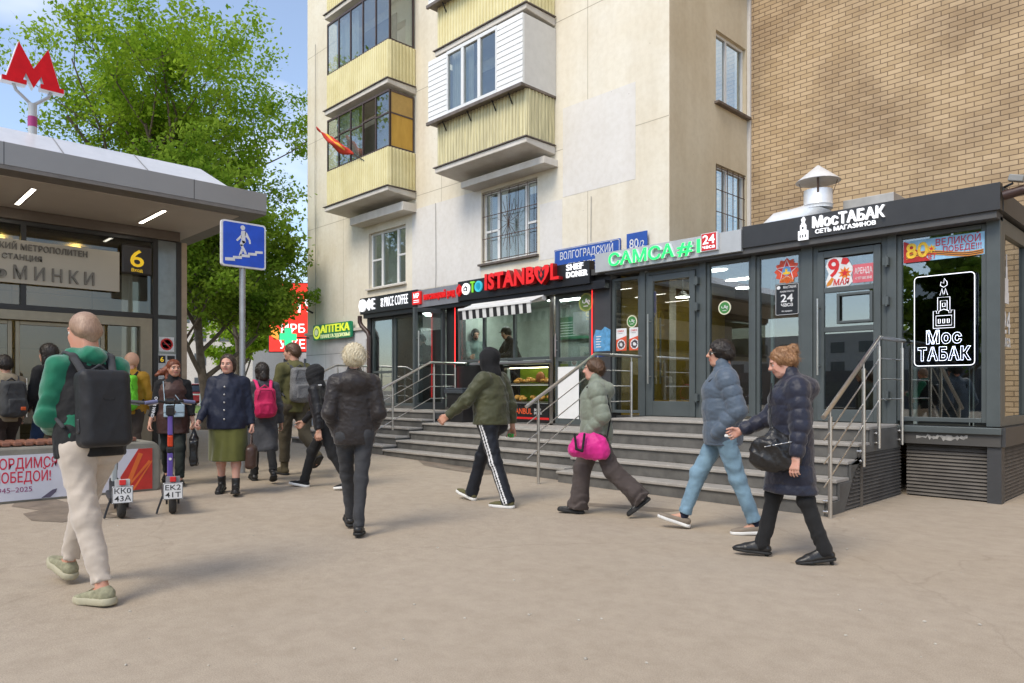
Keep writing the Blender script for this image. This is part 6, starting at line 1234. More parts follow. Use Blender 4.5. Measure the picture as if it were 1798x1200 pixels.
def head_parts(p, skin_i=0, hh=None, female=False, ears=True):
    """head and neck at fine resolution; returns list of (V,Q,matidx) with mats skin, lips, white, iris, brow"""
    J = p.J; h = (hh or .132)*p.H; c = J['head']; M = p.headR; L = lambda *v: c+M@(np.array(v, float)*h)
    pts = [L(0, 0, .6), L(0, 0, -.6), L(0, .6, 0), L(0, -.5, 0), J['neck']]; f = Field(*bounds(pts, .05), .0052)
    f.ell(L(0, -.07, .13), (.335*h, .42*h, .37*h), M=M); f.ell(L(0, .12, -.12), (.265*h, .27*h, .355*h), .03, M=M); f.ell(L(0, .21, -.37), (.14*h, .14*h, .12*h), .03, M=M); f.cone(L(-.19, .02, -.22), L(-.08, .22, -.38), .09*h, .08*h, .03); f.cone(L(.19, .02, -.22), L(.08, .22, -.38), .09*h, .08*h, .03)
    f.cone(L(-.17, .33, .085), L(.17, .33, .085), .05*h, .05*h, .02); f.ell(L(-.17, .24, -.13), (.11*h,)*3, .03); f.ell(L(.17, .24, -.13), (.11*h,)*3, .03)
    for sd in (-1, 1): f.ell(L(sd*.15, .43, .0), (.085*h, .085*h, .050*h), .018, M=M, op='sub'); f.ell(L(sd*.145, .40, -.004), (.060*h, .10*h, .016*h), .008, M=M, op='sub')
    f.cone(L(0, .385, .04), L(0, .475, -.10), .032*h, .05*h, .012); f.ell(L(-.05, .42, -.12), (.04*h,)*3, .012); f.ell(L(.05, .42, -.12), (.04*h,)*3, .012)
    f.cone(L(-.075, .375, -.225), L(.075, .375, -.225), .024*h, .024*h, .012); f.cone(L(-.06, .37, -.265), L(.06, .37, -.265), .027*h, .027*h, .012)
    if ears:
        for sd in (-1, 1): f.ell(L(sd*.335, -.04, -.03), (.035*h, .085*h, .13*h), .01, M=M); f.ell(L(sd*.36, -.015, -.02), (.02*h, .045*h, .07*h), .01, M=M, op='sub')
    f.cone(L(0, -.12, -.2), J['neck']-(p.T(np.array([0, 0, .02]))), (.225 if female else .26)*h, (.25 if female else .30)*h, .03)
    V, Q = f.mesh(); loc = (V-c)@M/h; cen = loc[Q].mean(1); m = np.full(len(Q), skin_i, np.int32)
    m[(np.abs(cen[:, 0]) < .13) & (cen[:, 1] > .33) & (cen[:, 2] < -.205) & (cen[:, 2] > -.285)] = 1
    m[(np.abs(cen[:, 0]) > .055) & (np.abs(cen[:, 0]) < .24) & (cen[:, 1] > .27) & (np.abs(cen[:, 2]-.098+.25*np.maximum(0, np.abs(cen[:, 0])-.17)) < .016)] = 4
    out = [(V, Q, m)]
    for sd in (-1, 1):
        e = L(sd*.145, .300, -.004); g = Field(e-.03, e+.03, .0035); g.ell(e, (.062*h,)*3); V, Q = g.mesh(); q = ((V-c)@M/h)[Q].mean(1); mm = np.full(len(Q), 2, np.int32); mm[((q[:, 0]-sd*.14)**2+(q[:, 2]+.002)**2 < .034**2) & (q[:, 1] > .31)] = 3; out.append((V, Q, mm))
    return out
def hand_parts(wrist, d, side, palm_n, curl=35, scale=1.0, mi=0, thumb=25, spread=4):
    """d: direction of the hand, palm_n: direction the palm faces; side +1 = right hand"""
    d = unit(d); pn = unit(np.array(palm_n)-np.dot(palm_n, d)*d); ac = np.cross(d, pn)*side      # ac points to the thumb side
    s = scale; f = Field(*bounds([wrist-d*.06, wrist+d*.24*s, wrist+ac*.1, wrist-ac*.09, wrist+pn*.12, wrist-pn*.05], .02), .0042)
    f.cone(wrist-d*.08, wrist+d*.01, .030*s, .026*s, .01); 
    for q in (-.030, -.010, .010, .030): f.cone(wrist+d*.012+ac*q*.7*s, wrist+d*.088*s+ac*q*s, .0150*s, .0125*s, .012)
    for i, (q, ln) in enumerate(((.031, .072), (.0105, .080), (-.0105, .075), (-.030, .059))):
        b = wrist+d*.088*s+ac*q*s; a = 0; fan = (q/.03)*R(spread)
        for j, (fr, r0, r1) in enumerate(((.45, .0093, .0085), (.31, .0085, .0078), (.24, .0078, .0066))):
            a += R(curl)*(.75, 1.1, .8)[j]*(1+.12*i); dd = (d*math.cos(a)+pn*math.sin(a))+ac*fan*(1-.3*j); e = b+unit(dd)*ln*fr*s; f.cone(b, e, r0*s, r1*s, .0045); b = e
    b = wrist+d*.022*s+ac*.024*s+pn*.008; t1 = unit(d*.72+ac*.62+pn*.35); e = b+t1*.042*s; f.cone(b, e, .0145*s, .0108*s, .012); t2 = unit(d*.92+ac*(.45-thumb*.01)+pn*.45); e2 = e+t2*.031*s; f.cone(e, e2, .0108*s, .0095*s, .005); f.cone(e2, e2+unit(t2+pn*.25)*.025*s, .0095*s, .0076*s, .005)
    V, Q = f.mesh(); return [(V, Q, mi)]
def limb_disp(n, amp, ph=0):   # quilting rings along a limb
    return lambda P, t: amp*(np.abs(np.sin(math.pi*(t*n+ph+.05*np.sin(P[..., 0]*40))))**.40-.7)
class Figure:
    def __init__(s, label, px, py, ang, headpx=None, H=None, group=None, loc=None, **pose):
        g = ongr(px, py) if loc is None else Vector(loc); D = (g-CAM).dot(FW)
        if H is None: H = (CAMZ+D*(HZ-headpx)/FPX-g.z)/pose.pop('hfac', .985)
        s.H = H; s.p = Pose(H, **pose); s.J = s.p.J; s.yaw = YAW+R(ang); s.loc = g; s.D = D; s.t = thing('person', label, 'person', g, s.yaw, group); s.f = s.p.fat; s.body = []
        s.seed = int(abs(px*7+py)) % 1000
    def world(s, v): c, q = math.cos(s.yaw), math.sin(s.yaw); return Vector((s.loc.x+v[0]*c-v[1]*q, s.loc.y+v[0]*q+v[1]*c, s.loc.z+v[2]))
    def add_body(s, skin=None, female=False, hands='LR', curl=(35, 35), palm=None, ears=True, bare_legs=False):
        lg = 1.0 if bare_legs else .72; s.hands = hands
        J, p, H = s.J, s.p, s.H; parts = head_parts(p, female=female, ears=ears)
        f = Field(*bounds([J[k] for k in ('hipL', 'hipR', 'kneL', 'kneR', 'ankL', 'ankR', 'neck', 'shoL', 'shoR', 'elbL', 'elbR', 'wriL', 'wriR')], .16), .016)
        f.cone(J['pel'], J['chest'], .065*H, .07*H, .05, ((0, 1, 0), 1.5)); f.cone(J['shoL'], J['shoR'], .024*H, .024*H, .04); f.cone(J['chest'], J['neck'], .06*H, .03*H, .04)
        for n in 'LR':
            f.cone(J['hip'+n], J['kne'+n], .046*H*s.f**.5*lg, .030*H*lg, .03)
            kn, an = J['kne'+n], J['ank'+n]; mid = kn*.7+an*.3+np.array([0, -.012, 0]); f.cone(kn, mid, .030*H*lg, .032*H*s.f**.5*lg, .02); f.cone(mid, an, .031*H*s.f**.5*lg, .0195*H, .02); f.cone(an, J['ball'+n]+np.array([0, 0, .02]), .02*H, .015*H, .02)
            f.cone(J['sho'+n], J['elb'+n], .024*H, .021*H, .02); f.cone(J['elb'+n], J['wri'+n], .022*H, .0155*H, .02)
        V, Q = f.mesh(); parts.append((V, Q, 0))
        for i, n in enumerate('LR'):
            if n in hands:
                sd = -1 if n == 'L' else 1; pn = (palm or {}).get(n, np.array([-sd*1.0, .15, 0])); parts += hand_parts(J['wri'+n], J['hdir'+n], sd, pn, curl[i], H/1.75)
        mesh_obj('body', parts, s.t, [skin or M_SKIN, M_LIP, M_EYEW, M_IRIS, M_BROW])
    def shoes(s, upper, sole, kind='sneaker', scale=1.0, solehi=.022):
        J, H = s.J, s.H
        for n in 'LR':
            a, hl, to, ba, fd, fu = J['ank'+n], J['heel'+n], J['toe'+n], J['ball'+n], J['fdir'+n], J['fup'+n]; w = H/1.75*scale; sx = np.cross(fd, fu)
            pts = [a+fu*.18, hl-fd*.03, to+fd*.03, ba+sx*.06, ba-sx*.06, a-fu*.09*w]; f = Field(*bounds(pts, .035), .0062); Mf = np.stack([sx, fd, fu], 1)
            f.cone(hl+fu*.045*w+fd*.015*w, ba+fu*.034*w, .040*w, .043*w, .02, (fu, 1.15)); f.cone(ba+fu*.034*w, to+fu*.026*w-fd*.02*w, .044*w, .036*w, .02, (fu, 1.35)); f.cone(hl+fu*.05*w+fd*.02*w, a+fu*.01*w, .037*w, .038*w, .02); f.cone(a+fd*.03*w-fu*.0, ba+fu*.05*w, .034*w, .028*w, .02)
            if kind == 'boot': f.cone(a, a*.72+J['kne'+n]*.28, .046*w, .052*w, .02); top, tn = a*.72+J['kne'+n]*.28, J['kne'+n]-a
            elif kind == 'low': top, tn = a-fu*.008*w+fd*.0, fu+fd*.12
            elif kind == 'heel': f.cone(a, a*.82+J['kne'+n]*.18, .042*w, .045*w, .02); f.cone(ba+fu*.03*w, to+fu*.016*w+fd*.022*w, .036*w, .017*w, .02); top, tn = a*.8+J['kne'+n]*.2, J['kne'+n]-a
            else: top, tn = a+fu*.014*w, fu+fd*.25
            f.cut(top, tn); f.cut(hl+fu*.012*w, -fu, .004)
            if kind == 'sneaker': f.warp(wrinkle(3, .0035, 60))
            V, Q = f.mesh(); sh = mesh_obj('shoe', [(V, Q, 0)], s.t, [upper])
            if kind == 'sneaker':
                lc = Field(*bounds(pts, .035), .0055)
                for q in (.30, .44, .58, .72): p0 = a*(1-q)+(ba+fu*.052*w)*q+fu*(.030*(1-q)*w)-fu*.004; lc.cone(p0+sx*.024*w, p0-sx*.024*w+fd*.008, .0048, .0048, .003)
                mesh_obj('laces', [(*lc.mesh(), 0)], sh, [sole])
            g = Field(*bounds(pts, .035), .0062); e = .003 if kind in ('heel',) else .0065
            g.cone(hl+fu*.012*w+fd*.012*w, ba+fu*.012*w, .041*w+e, .046*w+e, .02); g.cone(ba+fu*.012*w, to+fu*.012*w-fd*.022*w, .046*w+e, .036*w+e, .02)
            if kind == 'heel': g.cone(ba+fu*.012*w, to+fu*.012*w+fd*.018*w, .036*w, .014*w, .02)
            g.cut(hl+fu*solehi*w, fu, .004); g.cut(hl-fu*.004*w, -fu, .004)
            parts = [(*g.mesh(), 0)]
            if kind == 'heel':
                k = Field(hl-.08, hl+.08, .006); k.cone(hl+fu*.015+fd*.012, hl-fu*.035+fd*.008, .022*w, .015*w, .01); k.cut(hl-fu*.045, -fu, .004); parts.append((*k.mesh(), 0))
            mesh_obj('sole', parts, sh, [sole])
    def trousers(s, m, rt=1.0, rk=1.0, ra=1.0, cut=.06, seed=0, amp=.006, waist=True, name='trousers', fold=.007, res=.0105, mats2=None, stripe=None):
        J, H, f_ = s.J, s.H, s.f; pts = [J[k] for k in ('pel', 'waist', 'hipL', 'hipR', 'kneL', 'kneR', 'ankL', 'ankR')]; F = Field(*bounds(pts, .17), res)
        F.cone(J['hipL']+np.array([.016, -.012, .01]), J['hipR']+np.array([-.016, -.012, .01]), .054*H*f_, .054*H*f_, .05); F.cone(J['pel'], J['waist'], .072*H*f_, .066*H*f_, .05, ((0, 1, 0), 1.35)); 
        for n in 'LR':
            h, k, a = J['hip'+n], J['kne'+n], J['ank'+n]; gl = h+np.array([0, -.03*H, -.01*H]); F.ell(gl, (.05*H*f_, .05*H*f_, .06*H), .05)
            fold_ = lambda P, t: fold*np.sin(t*17+5*np.sin(P[..., 0]*21+P[..., 1]*16+P[..., 2]*9))*np.clip((t-.5)*2.2, .12, 1)
            F.cone(h, k, .054*H*f_**.6*rt, .038*H*rk, .04, disp=lambda P, t: .35*fold*np.sin((1-t)*22+4*np.sin(P[..., 0]*22))*(.3+t))
            F.cone(k, a+(a-k)*(.03 if ra > 1.2 else 0), .038*H*rk, .031*H*ra, .03, disp=fold_); F.ell(k+np.array([0, .006, 0]), (.037*H*rk,)*3, .03)
        F.warp(wrinkle(seed+s.seed, amp, 15, (1, 1, .9))); F.warp(wrinkle(seed+s.seed+1, amp*.38, 44, (1, 1, 1.6)))
        for n in 'LR':   # cut each leg at its own ankle
            k, a = J['kne'+n], J['ank'+n]; d = unit(a-k); P = np.stack(np.meshgrid(*F.ax, indexing='ij'), -1); q = a+d*(.03*H-cut)
            t = (P-q)@d; lat = np.linalg.norm(P-q-t[..., None]*d, axis=-1); sel = (lat < .14*max(1, ra)) & (t > -.03) & (t < .22); F.F[sel] = np.maximum(F.F[sel], t[sel])
        V, Q = F.mesh(); mi = 0; mats = [m]
        if stripe is not None:     # side stripe of another cloth on the outer seam
            mi = np.zeros(len(Q), np.int32); C = V[Q].mean(1); mats.append(stripe)
            for sd, n in ((-1, 'L'), (1, 'R')):
                for a, b in ((J['hip'+n], J['kne'+n]), (J['kne'+n], J['ank'+n]+(J['ank'+n]-J['kne'+n])*.2)):
                    d = b-a; t = ((C-a)@d)/(d@d); rel = C-a-t[:, None]*d; ax = unit(np.cross(d, np.array([sd*1., 0, 0]))); w = rel@ax; o = rel[:, 0]*sd
                    mi[(t > -.15) & (t < 1.05) & (o > .01) & (((w > .008) & (w < .026)) | ((w < -.008) & (w > -.026)))] = 1
        return mesh_obj(name, [(V, Q, mi)], s.t, mats)
    def top(s, m, hem=-.06, rc=1.0, rw=1.0, rh=1.0, ra=1.0, rwr=1.0, quilt=0, qn=9, amp=.0065, seed=0, sleeves=True, collar=.05, name='jacket', res=.0105, hemr=None, flare=0, cuff=.0, hood_down=0, fold=.006, slim=1.0, waistband=0, shoulder=1.0, flat=1.38, second=None, belly=0):
        """upper garment down to hem (m below the pelvis if negative x H); quilt = depth of horizontal baffles"""
        J, H, f_ = s.J, s.H, s.f; T = s.p.T; up = s.p.up; tz = lambda *v: T(np.array(v)*H)+up
        hemz = hem*H; pts = [J[k] for k in ('neck', 'chest', 'shoL', 'shoR', 'elbL', 'elbR', 'wriL', 'wriR')]+[tz(0, 0, min(hem, 0)-.02), J['headb']]
        if hem < -.12: pts += [J['kneL']*.9+J['hipL']*.1, J['kneR']*.9+J['hipR']*.1]
        F = Field(*bounds(pts, .21), res*(.8 if quilt else 1)); fl = (T(np.array([0, 1., 0])), flat)
        q = (lambda P, t: quilt*(np.abs(np.sin(math.pi*((P-up)@T(np.array([0, 0, 1.]))/H+.2)*qn*2.2+.4*np.sin(P[..., 0]*9)))**.38-.72)) if quilt else (lambda P, t: fold*.6*np.sin(((P)@np.array([5., 3., 26.]))+3*np.sin(P[..., 0]*14+P[..., 1]*9)))
        F.cone(tz(0, -.004, -.01), tz(0, 0, .10), .107*H*f_*rh, .100*H*f_*rw, .05, fl, disp=q); F.cone(tz(0, 0, .10), tz(0, .004, .19), .100*H*f_*rw, .102*H*f_**.7*rc, .05, fl, disp=q); F.cone(tz(0, 0, .19), tz(0, -.012, .258), .101*H*f_**.7*rc, .060*H, .05, fl, disp=q)
        [F.cone(tz(0, -.012, .277), tz(sd*.082*shoulder, -.012, .252), .036*H, .040*H*ra, .05) for sd in (-1, 1)]
        if belly: F.ell(tz(0, .05, .09), (.085*H*f_, .07*H*f_, .10*H), .05)
        if hem < 0:
            he = hemr or 1.0; e = tz(0, -.004, hem)
            if hem < -.12: mid = (J['kneL']+J['kneR'])/2; e = np.array([mid[0]*.4, mid[1]*.35, hemz+up[2]])
            F.cone(tz(0, -.004, .0), e, .107*H*f_*rh, .108*H*f_*rh*he, .05, (fl[0], flat*.96), disp=q)
            if hem < -.12:
                for n in 'LR': t_ = min(1, (-hem-.02)/.245); k_ = J['hip'+n]+(J['kne'+n]-J['hip'+n])*t_; F.cone(J['hip'+n]+np.array([0, 0, .0]), k_, .062*H*f_*rh, .058*H*f_*he, .08, disp=q)
        if sleeves:
            for n in 'LR':
                sh, e, w = J['sho'+n], J['elb'+n], J['wri'+n]; qd = limb_disp(3.2, quilt) if quilt else (lambda P, t: fold*np.sin(t*11+5*np.sin(P@np.array([13., 19., 9.])))*np.clip(t*1.6-.5, .08, 1)); qd2 = limb_disp(2.8, quilt, .2) if quilt else (lambda P, t: fold*np.sin((1-t)*13+5*np.sin(P@np.array([14., 18., 11.])))*np.clip(1.1-t*.9, .25, 1))
                F.cone(sh, e, .041*H*ra, .035*H*ra, .035, disp=qd); F.cone(e, w-(w-e)*.0, .035*H*ra, .0265*H*rwr, .03, disp=qd2)
                if cuff: F.cone(w-(w-e)*.16, w, .026*H*rwr, .024*H*rwr, .01)
        if waistband: F.cone(tz(0, -.004, hem+.03), tz(0, -.004, hem+.012), .100*H*f_*rh, .098*H*f_*rh, .02, fl)
        if collar: F.cone(tz(0, -.010, .268), tz(0, .004, .268+collar), .046*H, .041*H, .03)
        if hood_down: F.ell(tz(0, -.056-(.012 if flat < 1.3 else 0), .252), (.076*H*hood_down**.5, .042*H*hood_down, .056*H), .055); F.cone(tz(-.045, -.03, .285), tz(.045, -.03, .285), .030*H, .030*H, .03)
        F.warp(wrinkle(seed+s.seed, amp*(1 if not quilt else .6), 20 if not quilt else 30)); F.warp(wrinkle(seed+s.seed+1, amp*.5, 48 if not quilt else 70))
        if hem < -.12: F.cut(np.array([0, 0, hemz+up[2]]), (0, 0, -1), .01)
        else: F.cut(tz(0, 0, hem), T(np.array([0, 0, -1.])), .015)
        if not sleeves:
            for sd, n in ((-1, 'L'), (1, 'R')): pass
        else:
            for n in s.hands:
                e, w = J['elb'+n], J['wri'+n]; d = unit(w-e); P = np.stack(np.meshgrid(*F.ax, indexing='ij'), -1); t = (P-w)@d; lat = np.linalg.norm(P-w-t[..., None]*d, axis=-1); sel = (lat < .075) & (t > -.02) & (t < .12); F.F[sel] = np.maximum(F.F[sel], t[sel])
        V, Q = F.mesh(); mi = 0; mats = [m]
        if second: mi = second[1](V[Q].mean(1), s).astype(np.int32); mats.append(second[0])
        return mesh_obj(name, [(V, Q, mi)], s.t, mats)
    def skirt(s, m, z0=.05, z1=-.30, r1=1.25, name='skirt', amp=.008):
        J, H, f_ = s.J, s.H, s.f; up = s.p.up; k = (J['kneL']+J['kneR'])/2; a = np.array([0, 0, z0*H])+up; b = np.array([k[0]*.5, k[1]*.6, z1*H+up[2]]); F = Field(*bounds([a, b], .26), .011)
        F.cone(a, b, .080*H*f_, .105*H*f_*r1, .03, ((0, 1, 0), 1.25), disp=lambda P, t: .010*t*np.sin(np.arctan2(P[..., 1], P[..., 0])*9+2*t)); F.ell(J['pel']+np.array([0, -.02*H, -.03*H]), (.098*H*f_, .075*H*f_, .09*H), .05)
        for n in 'LR': F.cone(J['hip'+n], J['kne'+n]+(J['ank'+n]-J['kne'+n])*.25, .06*H*f_, .055*H*f_, .09)
        F.warp(wrinkle(s.seed, amp, 10, (1, 1, .2))); F.cut(b, (0, 0, -1), .008); return mesh_obj(name, [(*F.mesh(), 0)], s.t, [m])
    def hair(s, m, kind='short', vol=.035, back=0, name='hair', front=.33, amp=.0030, side=-.05, strands=900):
        """cap of hair; back lengthens it down the neck (in head heights)"""
        p = s.p; h = .132*s.H; c = s.J['head']; M = p.headR; L = lambda *v: c+M@(np.array(v, float)*h); F = Field(*bounds([L(0, 0, .8), L(0, -.9, -.9-back), L(.6, .5, 0), L(-.6, .4, 0)], .05), .0062)
        st = lambda P, t: amp*(np.sin((P@(M@np.array([330., 90., 25.])))+5*np.sin(P@np.array([30., 22., 45.])))+.8*np.sin((P@(M@np.array([60., 300., 60.])))+3*np.sin(P@np.array([50., 42., 25.]))))
        F.ell(L(0, -.08, .145), ((.345+vol)*h, (.43+vol)*h, (.385+vol)*h), .02, M=M, disp=st)
        if kind in ('bob', 'long', 'bowl'):
            for sd in (-1, 1): F.cone(L(sd*.27, -.06, .0), L(sd*.27, -.1, -.32-back*.8), (.12+vol)*h, (.10+vol)*h, .02, disp=st)
            F.cone(L(0, -.25, .0), L(0, -.30, -.35-back), (.28+vol)*h, (.26+vol)*h, .03, disp=st)
        else: F.cone(L(-.13, -.28, -.02), L(.13, -.28, -.02), (.20+vol)*h, (.20+vol)*h, .03, disp=st); F.cone(L(0, -.3, -.05), L(0, -.29, -.22-back), (.2+vol*.5)*h, (.16)*h, .03, disp=st)
        # face opening and ears
        F.ell(L(0, .62, -.30), (.36*h, .5*h, .62*h), .02, M=M, op='sub') if kind != 'bowl' else F.ell(L(0, .66, -.25), (.34*h, .5*h, .48*h), .02, M=M, op='sub')
        F.cut(L(0, front+.05, .30), M@np.array([0, 1., -.35]), .02)
        if kind == 'short':
            for sd in (-1, 1): F.ell(L(sd*.40, .03, -.20), (.17*h, .20*h, .20*h), .02, M=M, op='sub')
        if kind == 'bun' or kind == 'pony':
            for sd in (-1, 1): F.ell(L(sd*.40, .03, -.22), (.15*h, .18*h, .20*h), .02, M=M, op='sub')
            if kind == 'bun': F.ell(L(0, -.50, .30), (.20*h, .19*h, .20*h), .02, M=M, disp=st); F.cone(L(-.1, -.52, .36), L(.12, -.60, .20), .09*h, .08*h, .02, disp=st)
            else: F.cone(L(0, -.5, .0), L(-.25, -.8, -.35), .14*h, .13*h, .03, disp=st); F.cone(L(-.25, -.8, -.35), L(-.5, -.95, -.55), .13*h, .05*h, .03, disp=st)
        V, Q = F.mesh(); N = np.zeros_like(V); fn = np.cross(V[Q[:, 2]]-V[Q[:, 0]], V[Q[:, 3]]-V[Q[:, 1]])
        for q in range(4): np.add.at(N, Q[:, q], fn)
        N /= np.maximum(np.linalg.norm(N, axis=1), 1e-9)[:, None]; parts = [(V, Q, 0)]
        if strands:          # loose locks lying on the cap
            rs = np.random.RandomState(s.seed); I = rs.randint(0, len(V), strands); n = N[I]; v = V[I]; lo = (v-c)@M/h; g = (np.stack([np.sign(lo[:, 0])*.25, -.55+0*lo[:, 0], -.8+0*lo[:, 0]], 1)+rs.normal(0, .28, (strands, 3)))@M.T
            d = g-(g*n).sum(1)[:, None]*n; d /= np.maximum(np.linalg.norm(d, axis=1), 1e-6)[:, None]; sd = np.cross(d, n)*.0016; L_ = rs.uniform(.025, .06, (strands, 1))*(1.6 if back > .1 else 1); li = rs.uniform(.0, .010, (strands, 1)); P = []
            for k in range(4): u = k/3; b_ = v+n*(.0015+li*u*u)+d*L_*u-n*.012*(u*u)*(L_/.06)*(k > 1); P += [b_-sd*(1-.7*u), b_+sd*(1-.7*u)]
            SV = np.stack(P, 1).reshape(-1, 3).astype(np.float32); b0 = np.arange(strands)[:, None]*8; SQ = np.concatenate([b0+np.array([[2*k, 2*k+1, 2*k+3, 2*k+2]]) for k in range(3)]); parts.append((SV, SQ, 0))
        return mesh_obj(name, parts, s.t, [m])
    def hood(s, m, name='hood', open_=True, vol=.10, amp=.006, quilt=0):
        p = s.p; h = .132*s.H; c = s.J['head']; M = p.headR; L = lambda *v: c+M@(np.array(v, float)*h); F = Field(*bounds([L(0, 0, .8), L(0, -.8, -.9), L(.7, .7, 0), L(-.7, .4, 0), s.J['neck']], .07), .0075)
        q = (lambda P, t: quilt*(np.abs(np.sin((P-c)@(M@np.array([0, 18., 48.]))))**.5-.6)) if quilt else None
        F.ell(L(0, -.10, .12), ((.38+vol)*h, (.47+vol)*h, (.42+vol)*h), .03, M=M, disp=q); F.cone(L(0, -.05, -.2), s.J['neck'], (.36+vol)*h, (.40+vol)*h, .05, disp=q); F.ell(L(0, .12, -.1), ((.35+vol)*h, .33*h, .50*h), .04, M=M, disp=q)
        if open_: F.ell(L(0, .66, -.04), (.27*h, .42*h, .42*h), .02, M=M, op='sub')
        F.warp(wrinkle(s.seed+5, amp, 22)); F.cut(s.J['neck']-s.p.T(np.array([0, 0, .05])), s.p.T(np.array([0, 0, -1.])), .01); return mesh_obj(name, [(*F.mesh(), 0)], s.t, [m])
    def piece(s, name, m, build, pts, pad=.06, res=.008, warp=None, parent=None, cuts=()):
        """extra garment piece from a builder function"""
        F = Field(*bounds(pts, pad), res); build(F)
        if warp: F.warp(warp)
        for c in cuts: F.cut(*c)
        return mesh_obj(name, [(*F.mesh(), 0)], parent or s.t, [m])
    def bag(s, name, label, cat, base, group=None):   # a thing of its own carried by the person, in the person's frame
        w = s.world(np.array(base)); t = thing(name, label, cat, w, s.yaw, group); t['_b'] = 0; del t['_b']; s.off = np.array(base, float); return t
    def bagpart(s, name, m, build, pts, par, pad=.05, res=.008, warp=None, cuts=()):
        F = Field(*bounds(pts, pad), res); build(F)
        if warp: F.warp(warp)
        for c in cuts: F.cut(*c)
        return mesh_obj(name, [(*F.mesh(), 0)], par, [m], s.off)
M_BLKC = cloth_mat('black_cloth', (.014, .014, .015)); M_BLKL = mat('black_leather', (.015, .014, .014), .38, var=.2, bump=.25, bscale=70); M_DGREY = cloth_mat('dark_grey_denim', (.045, .046, .05)); M_STRAP = cloth_mat('grey_strap', (.05, .05, .054))
def torso(fig):
    T, H, up = fig.p.T, fig.H, fig.p.up; M = np.stack([T(np.array([1., 0, 0])), T(np.array([0, 1., 0])), T(np.array([0, 0, 1.]))], 1); return M, (lambda *v: M@(np.array(v, float)*H)+up)
def backpack(fig, label, m, size=(.30, .46, .17), z=.13, back=.07, round_=.06, strapm=None, pocket=True, pm=None, sag=0, group=None, boxy=False, name='backpack'):
    M, P = torso(fig); w, h, d = size; c = P(0, -back, z)-M[:, 1]*d/2; base = c-M[:, 2]*h/2; t = fig.bag(name, label, 'backpack', base, group); wr = wrinkle(fig.seed+9, .004 if boxy else .009, 16)
    ext = [c+M@np.array([sx*w/2, sy*d/2, sz*h/2]) for sx in (-1, 1) for sy in (-1, 1) for sz in (-1, 1)]
    def b1(F):
        F.rbox(c, (w/2, d/2, h/2), round_, .03, M)
        if not boxy: F.ell(c-M[:, 2]*h*.22-M[:, 1]*d*.1, (w*.52, d*.58, h*.30), .05, M=M)
        if boxy: F.rbox(c-M[:, 1]*d*.42+M[:, 2]*(-.02), (w*.40, d*.14, h*.44), .03, .03, M)
    fig.bagpart('pack', m, b1, ext, t, warp=wr)
    if pocket: fig.bagpart('pocket', pm or m, lambda F: F.rbox(c-M[:, 1]*d*.5-M[:, 2]*h*.20, (w*.36, d*.16, h*.22), .025, .02, M), ext, t, warp=wr)
    if boxy:
        fig.bagpart('flap_seam', M_BLKC, lambda F: [F.cone(c+M@np.array([sx*w*.26, -d*.535, h*.36]), c+M@np.array([sx*w*.10, -d*.565, h*.10]), .004, .004, .002) for sx in (-1, 1)]+[F.cone(c+M@np.array([-w*.10, -d*.565, h*.10]), c+M@np.array([w*.10, -d*.565, h*.10]), .004, .004, .002), F.cone(c+M@np.array([-w*.4, -d*.49, -h*.36]), c+M@np.array([w*.4, -d*.49, -h*.36]), .004, .004, .002)], ext, t, res=.004)
        fig.bagpart('code_lock', mat('lock_plastic', (.03, .03, .032), .3), lambda F: F.rbox(c+M@np.array([-w*.505, -d*.05, -h*.22]), (.008, .02, .045), .006, .01, M), ext, t, res=.006)
    else: fig.bagpart('zip', M_BLKC, lambda F: [F.cone(c+M@np.array([sx*w*.40, -d*.50, h*.10]), c+M@np.array([sx*w*.25, -d*.50, h*.42]), .004, .004, .002) for sx in (-1, 1)]+[F.cone(c+M@np.array([-w*.25, -d*.5, h*.42]), c+M@np.array([w*.25, -d*.5, h*.42]), .004, .004, .002)], ext, t, res=.005)
    fig.bagpart('grab_loop', strapm or M_STRAP, lambda F: [F.cone(c+M@np.array([-.05, d*.3, h*.5]), c+M@np.array([0, d*.25, h*.5+.035]), .009, .009, .01), F.cone(c+M@np.array([0, d*.25, h*.5+.035]), c+M@np.array([.05, d*.3, h*.5]), .009, .009, .01)], ext, t, res=.007)
    H = fig.H
    for sx in (-1, 1):
        pts = [c+M@np.array([sx*w*.28, d*.3, h*.44]), P(sx*.060, -.045, .292), P(sx*.066, -.005, .305), P(sx*.070, .040, .275), P(sx*.074, .080, .20), P(sx*.090, .068, .12), P(sx*.108, .0, .09), P(sx*.10, -.06, .05)]
        fig.bagpart('strap', strapm or M_STRAP, lambda F: [F.cone(pts[k], pts[k+1], .0235 if k < 4 else .013, .0235 if k < 3 else .013, .012, (M[:, 0]*.35+np.array([0, 0, .0])+M[:, 1]*(1 if k > 2 or k == 0 else 0)+M[:, 2]*(1 if k in (1, 2) else 0), 2.2)) for k in range(len(pts)-1)], pts, t, res=.0075)
    return t
W_L = lambda fl=25, kn=6, ft=14: (fl, kn, ft)
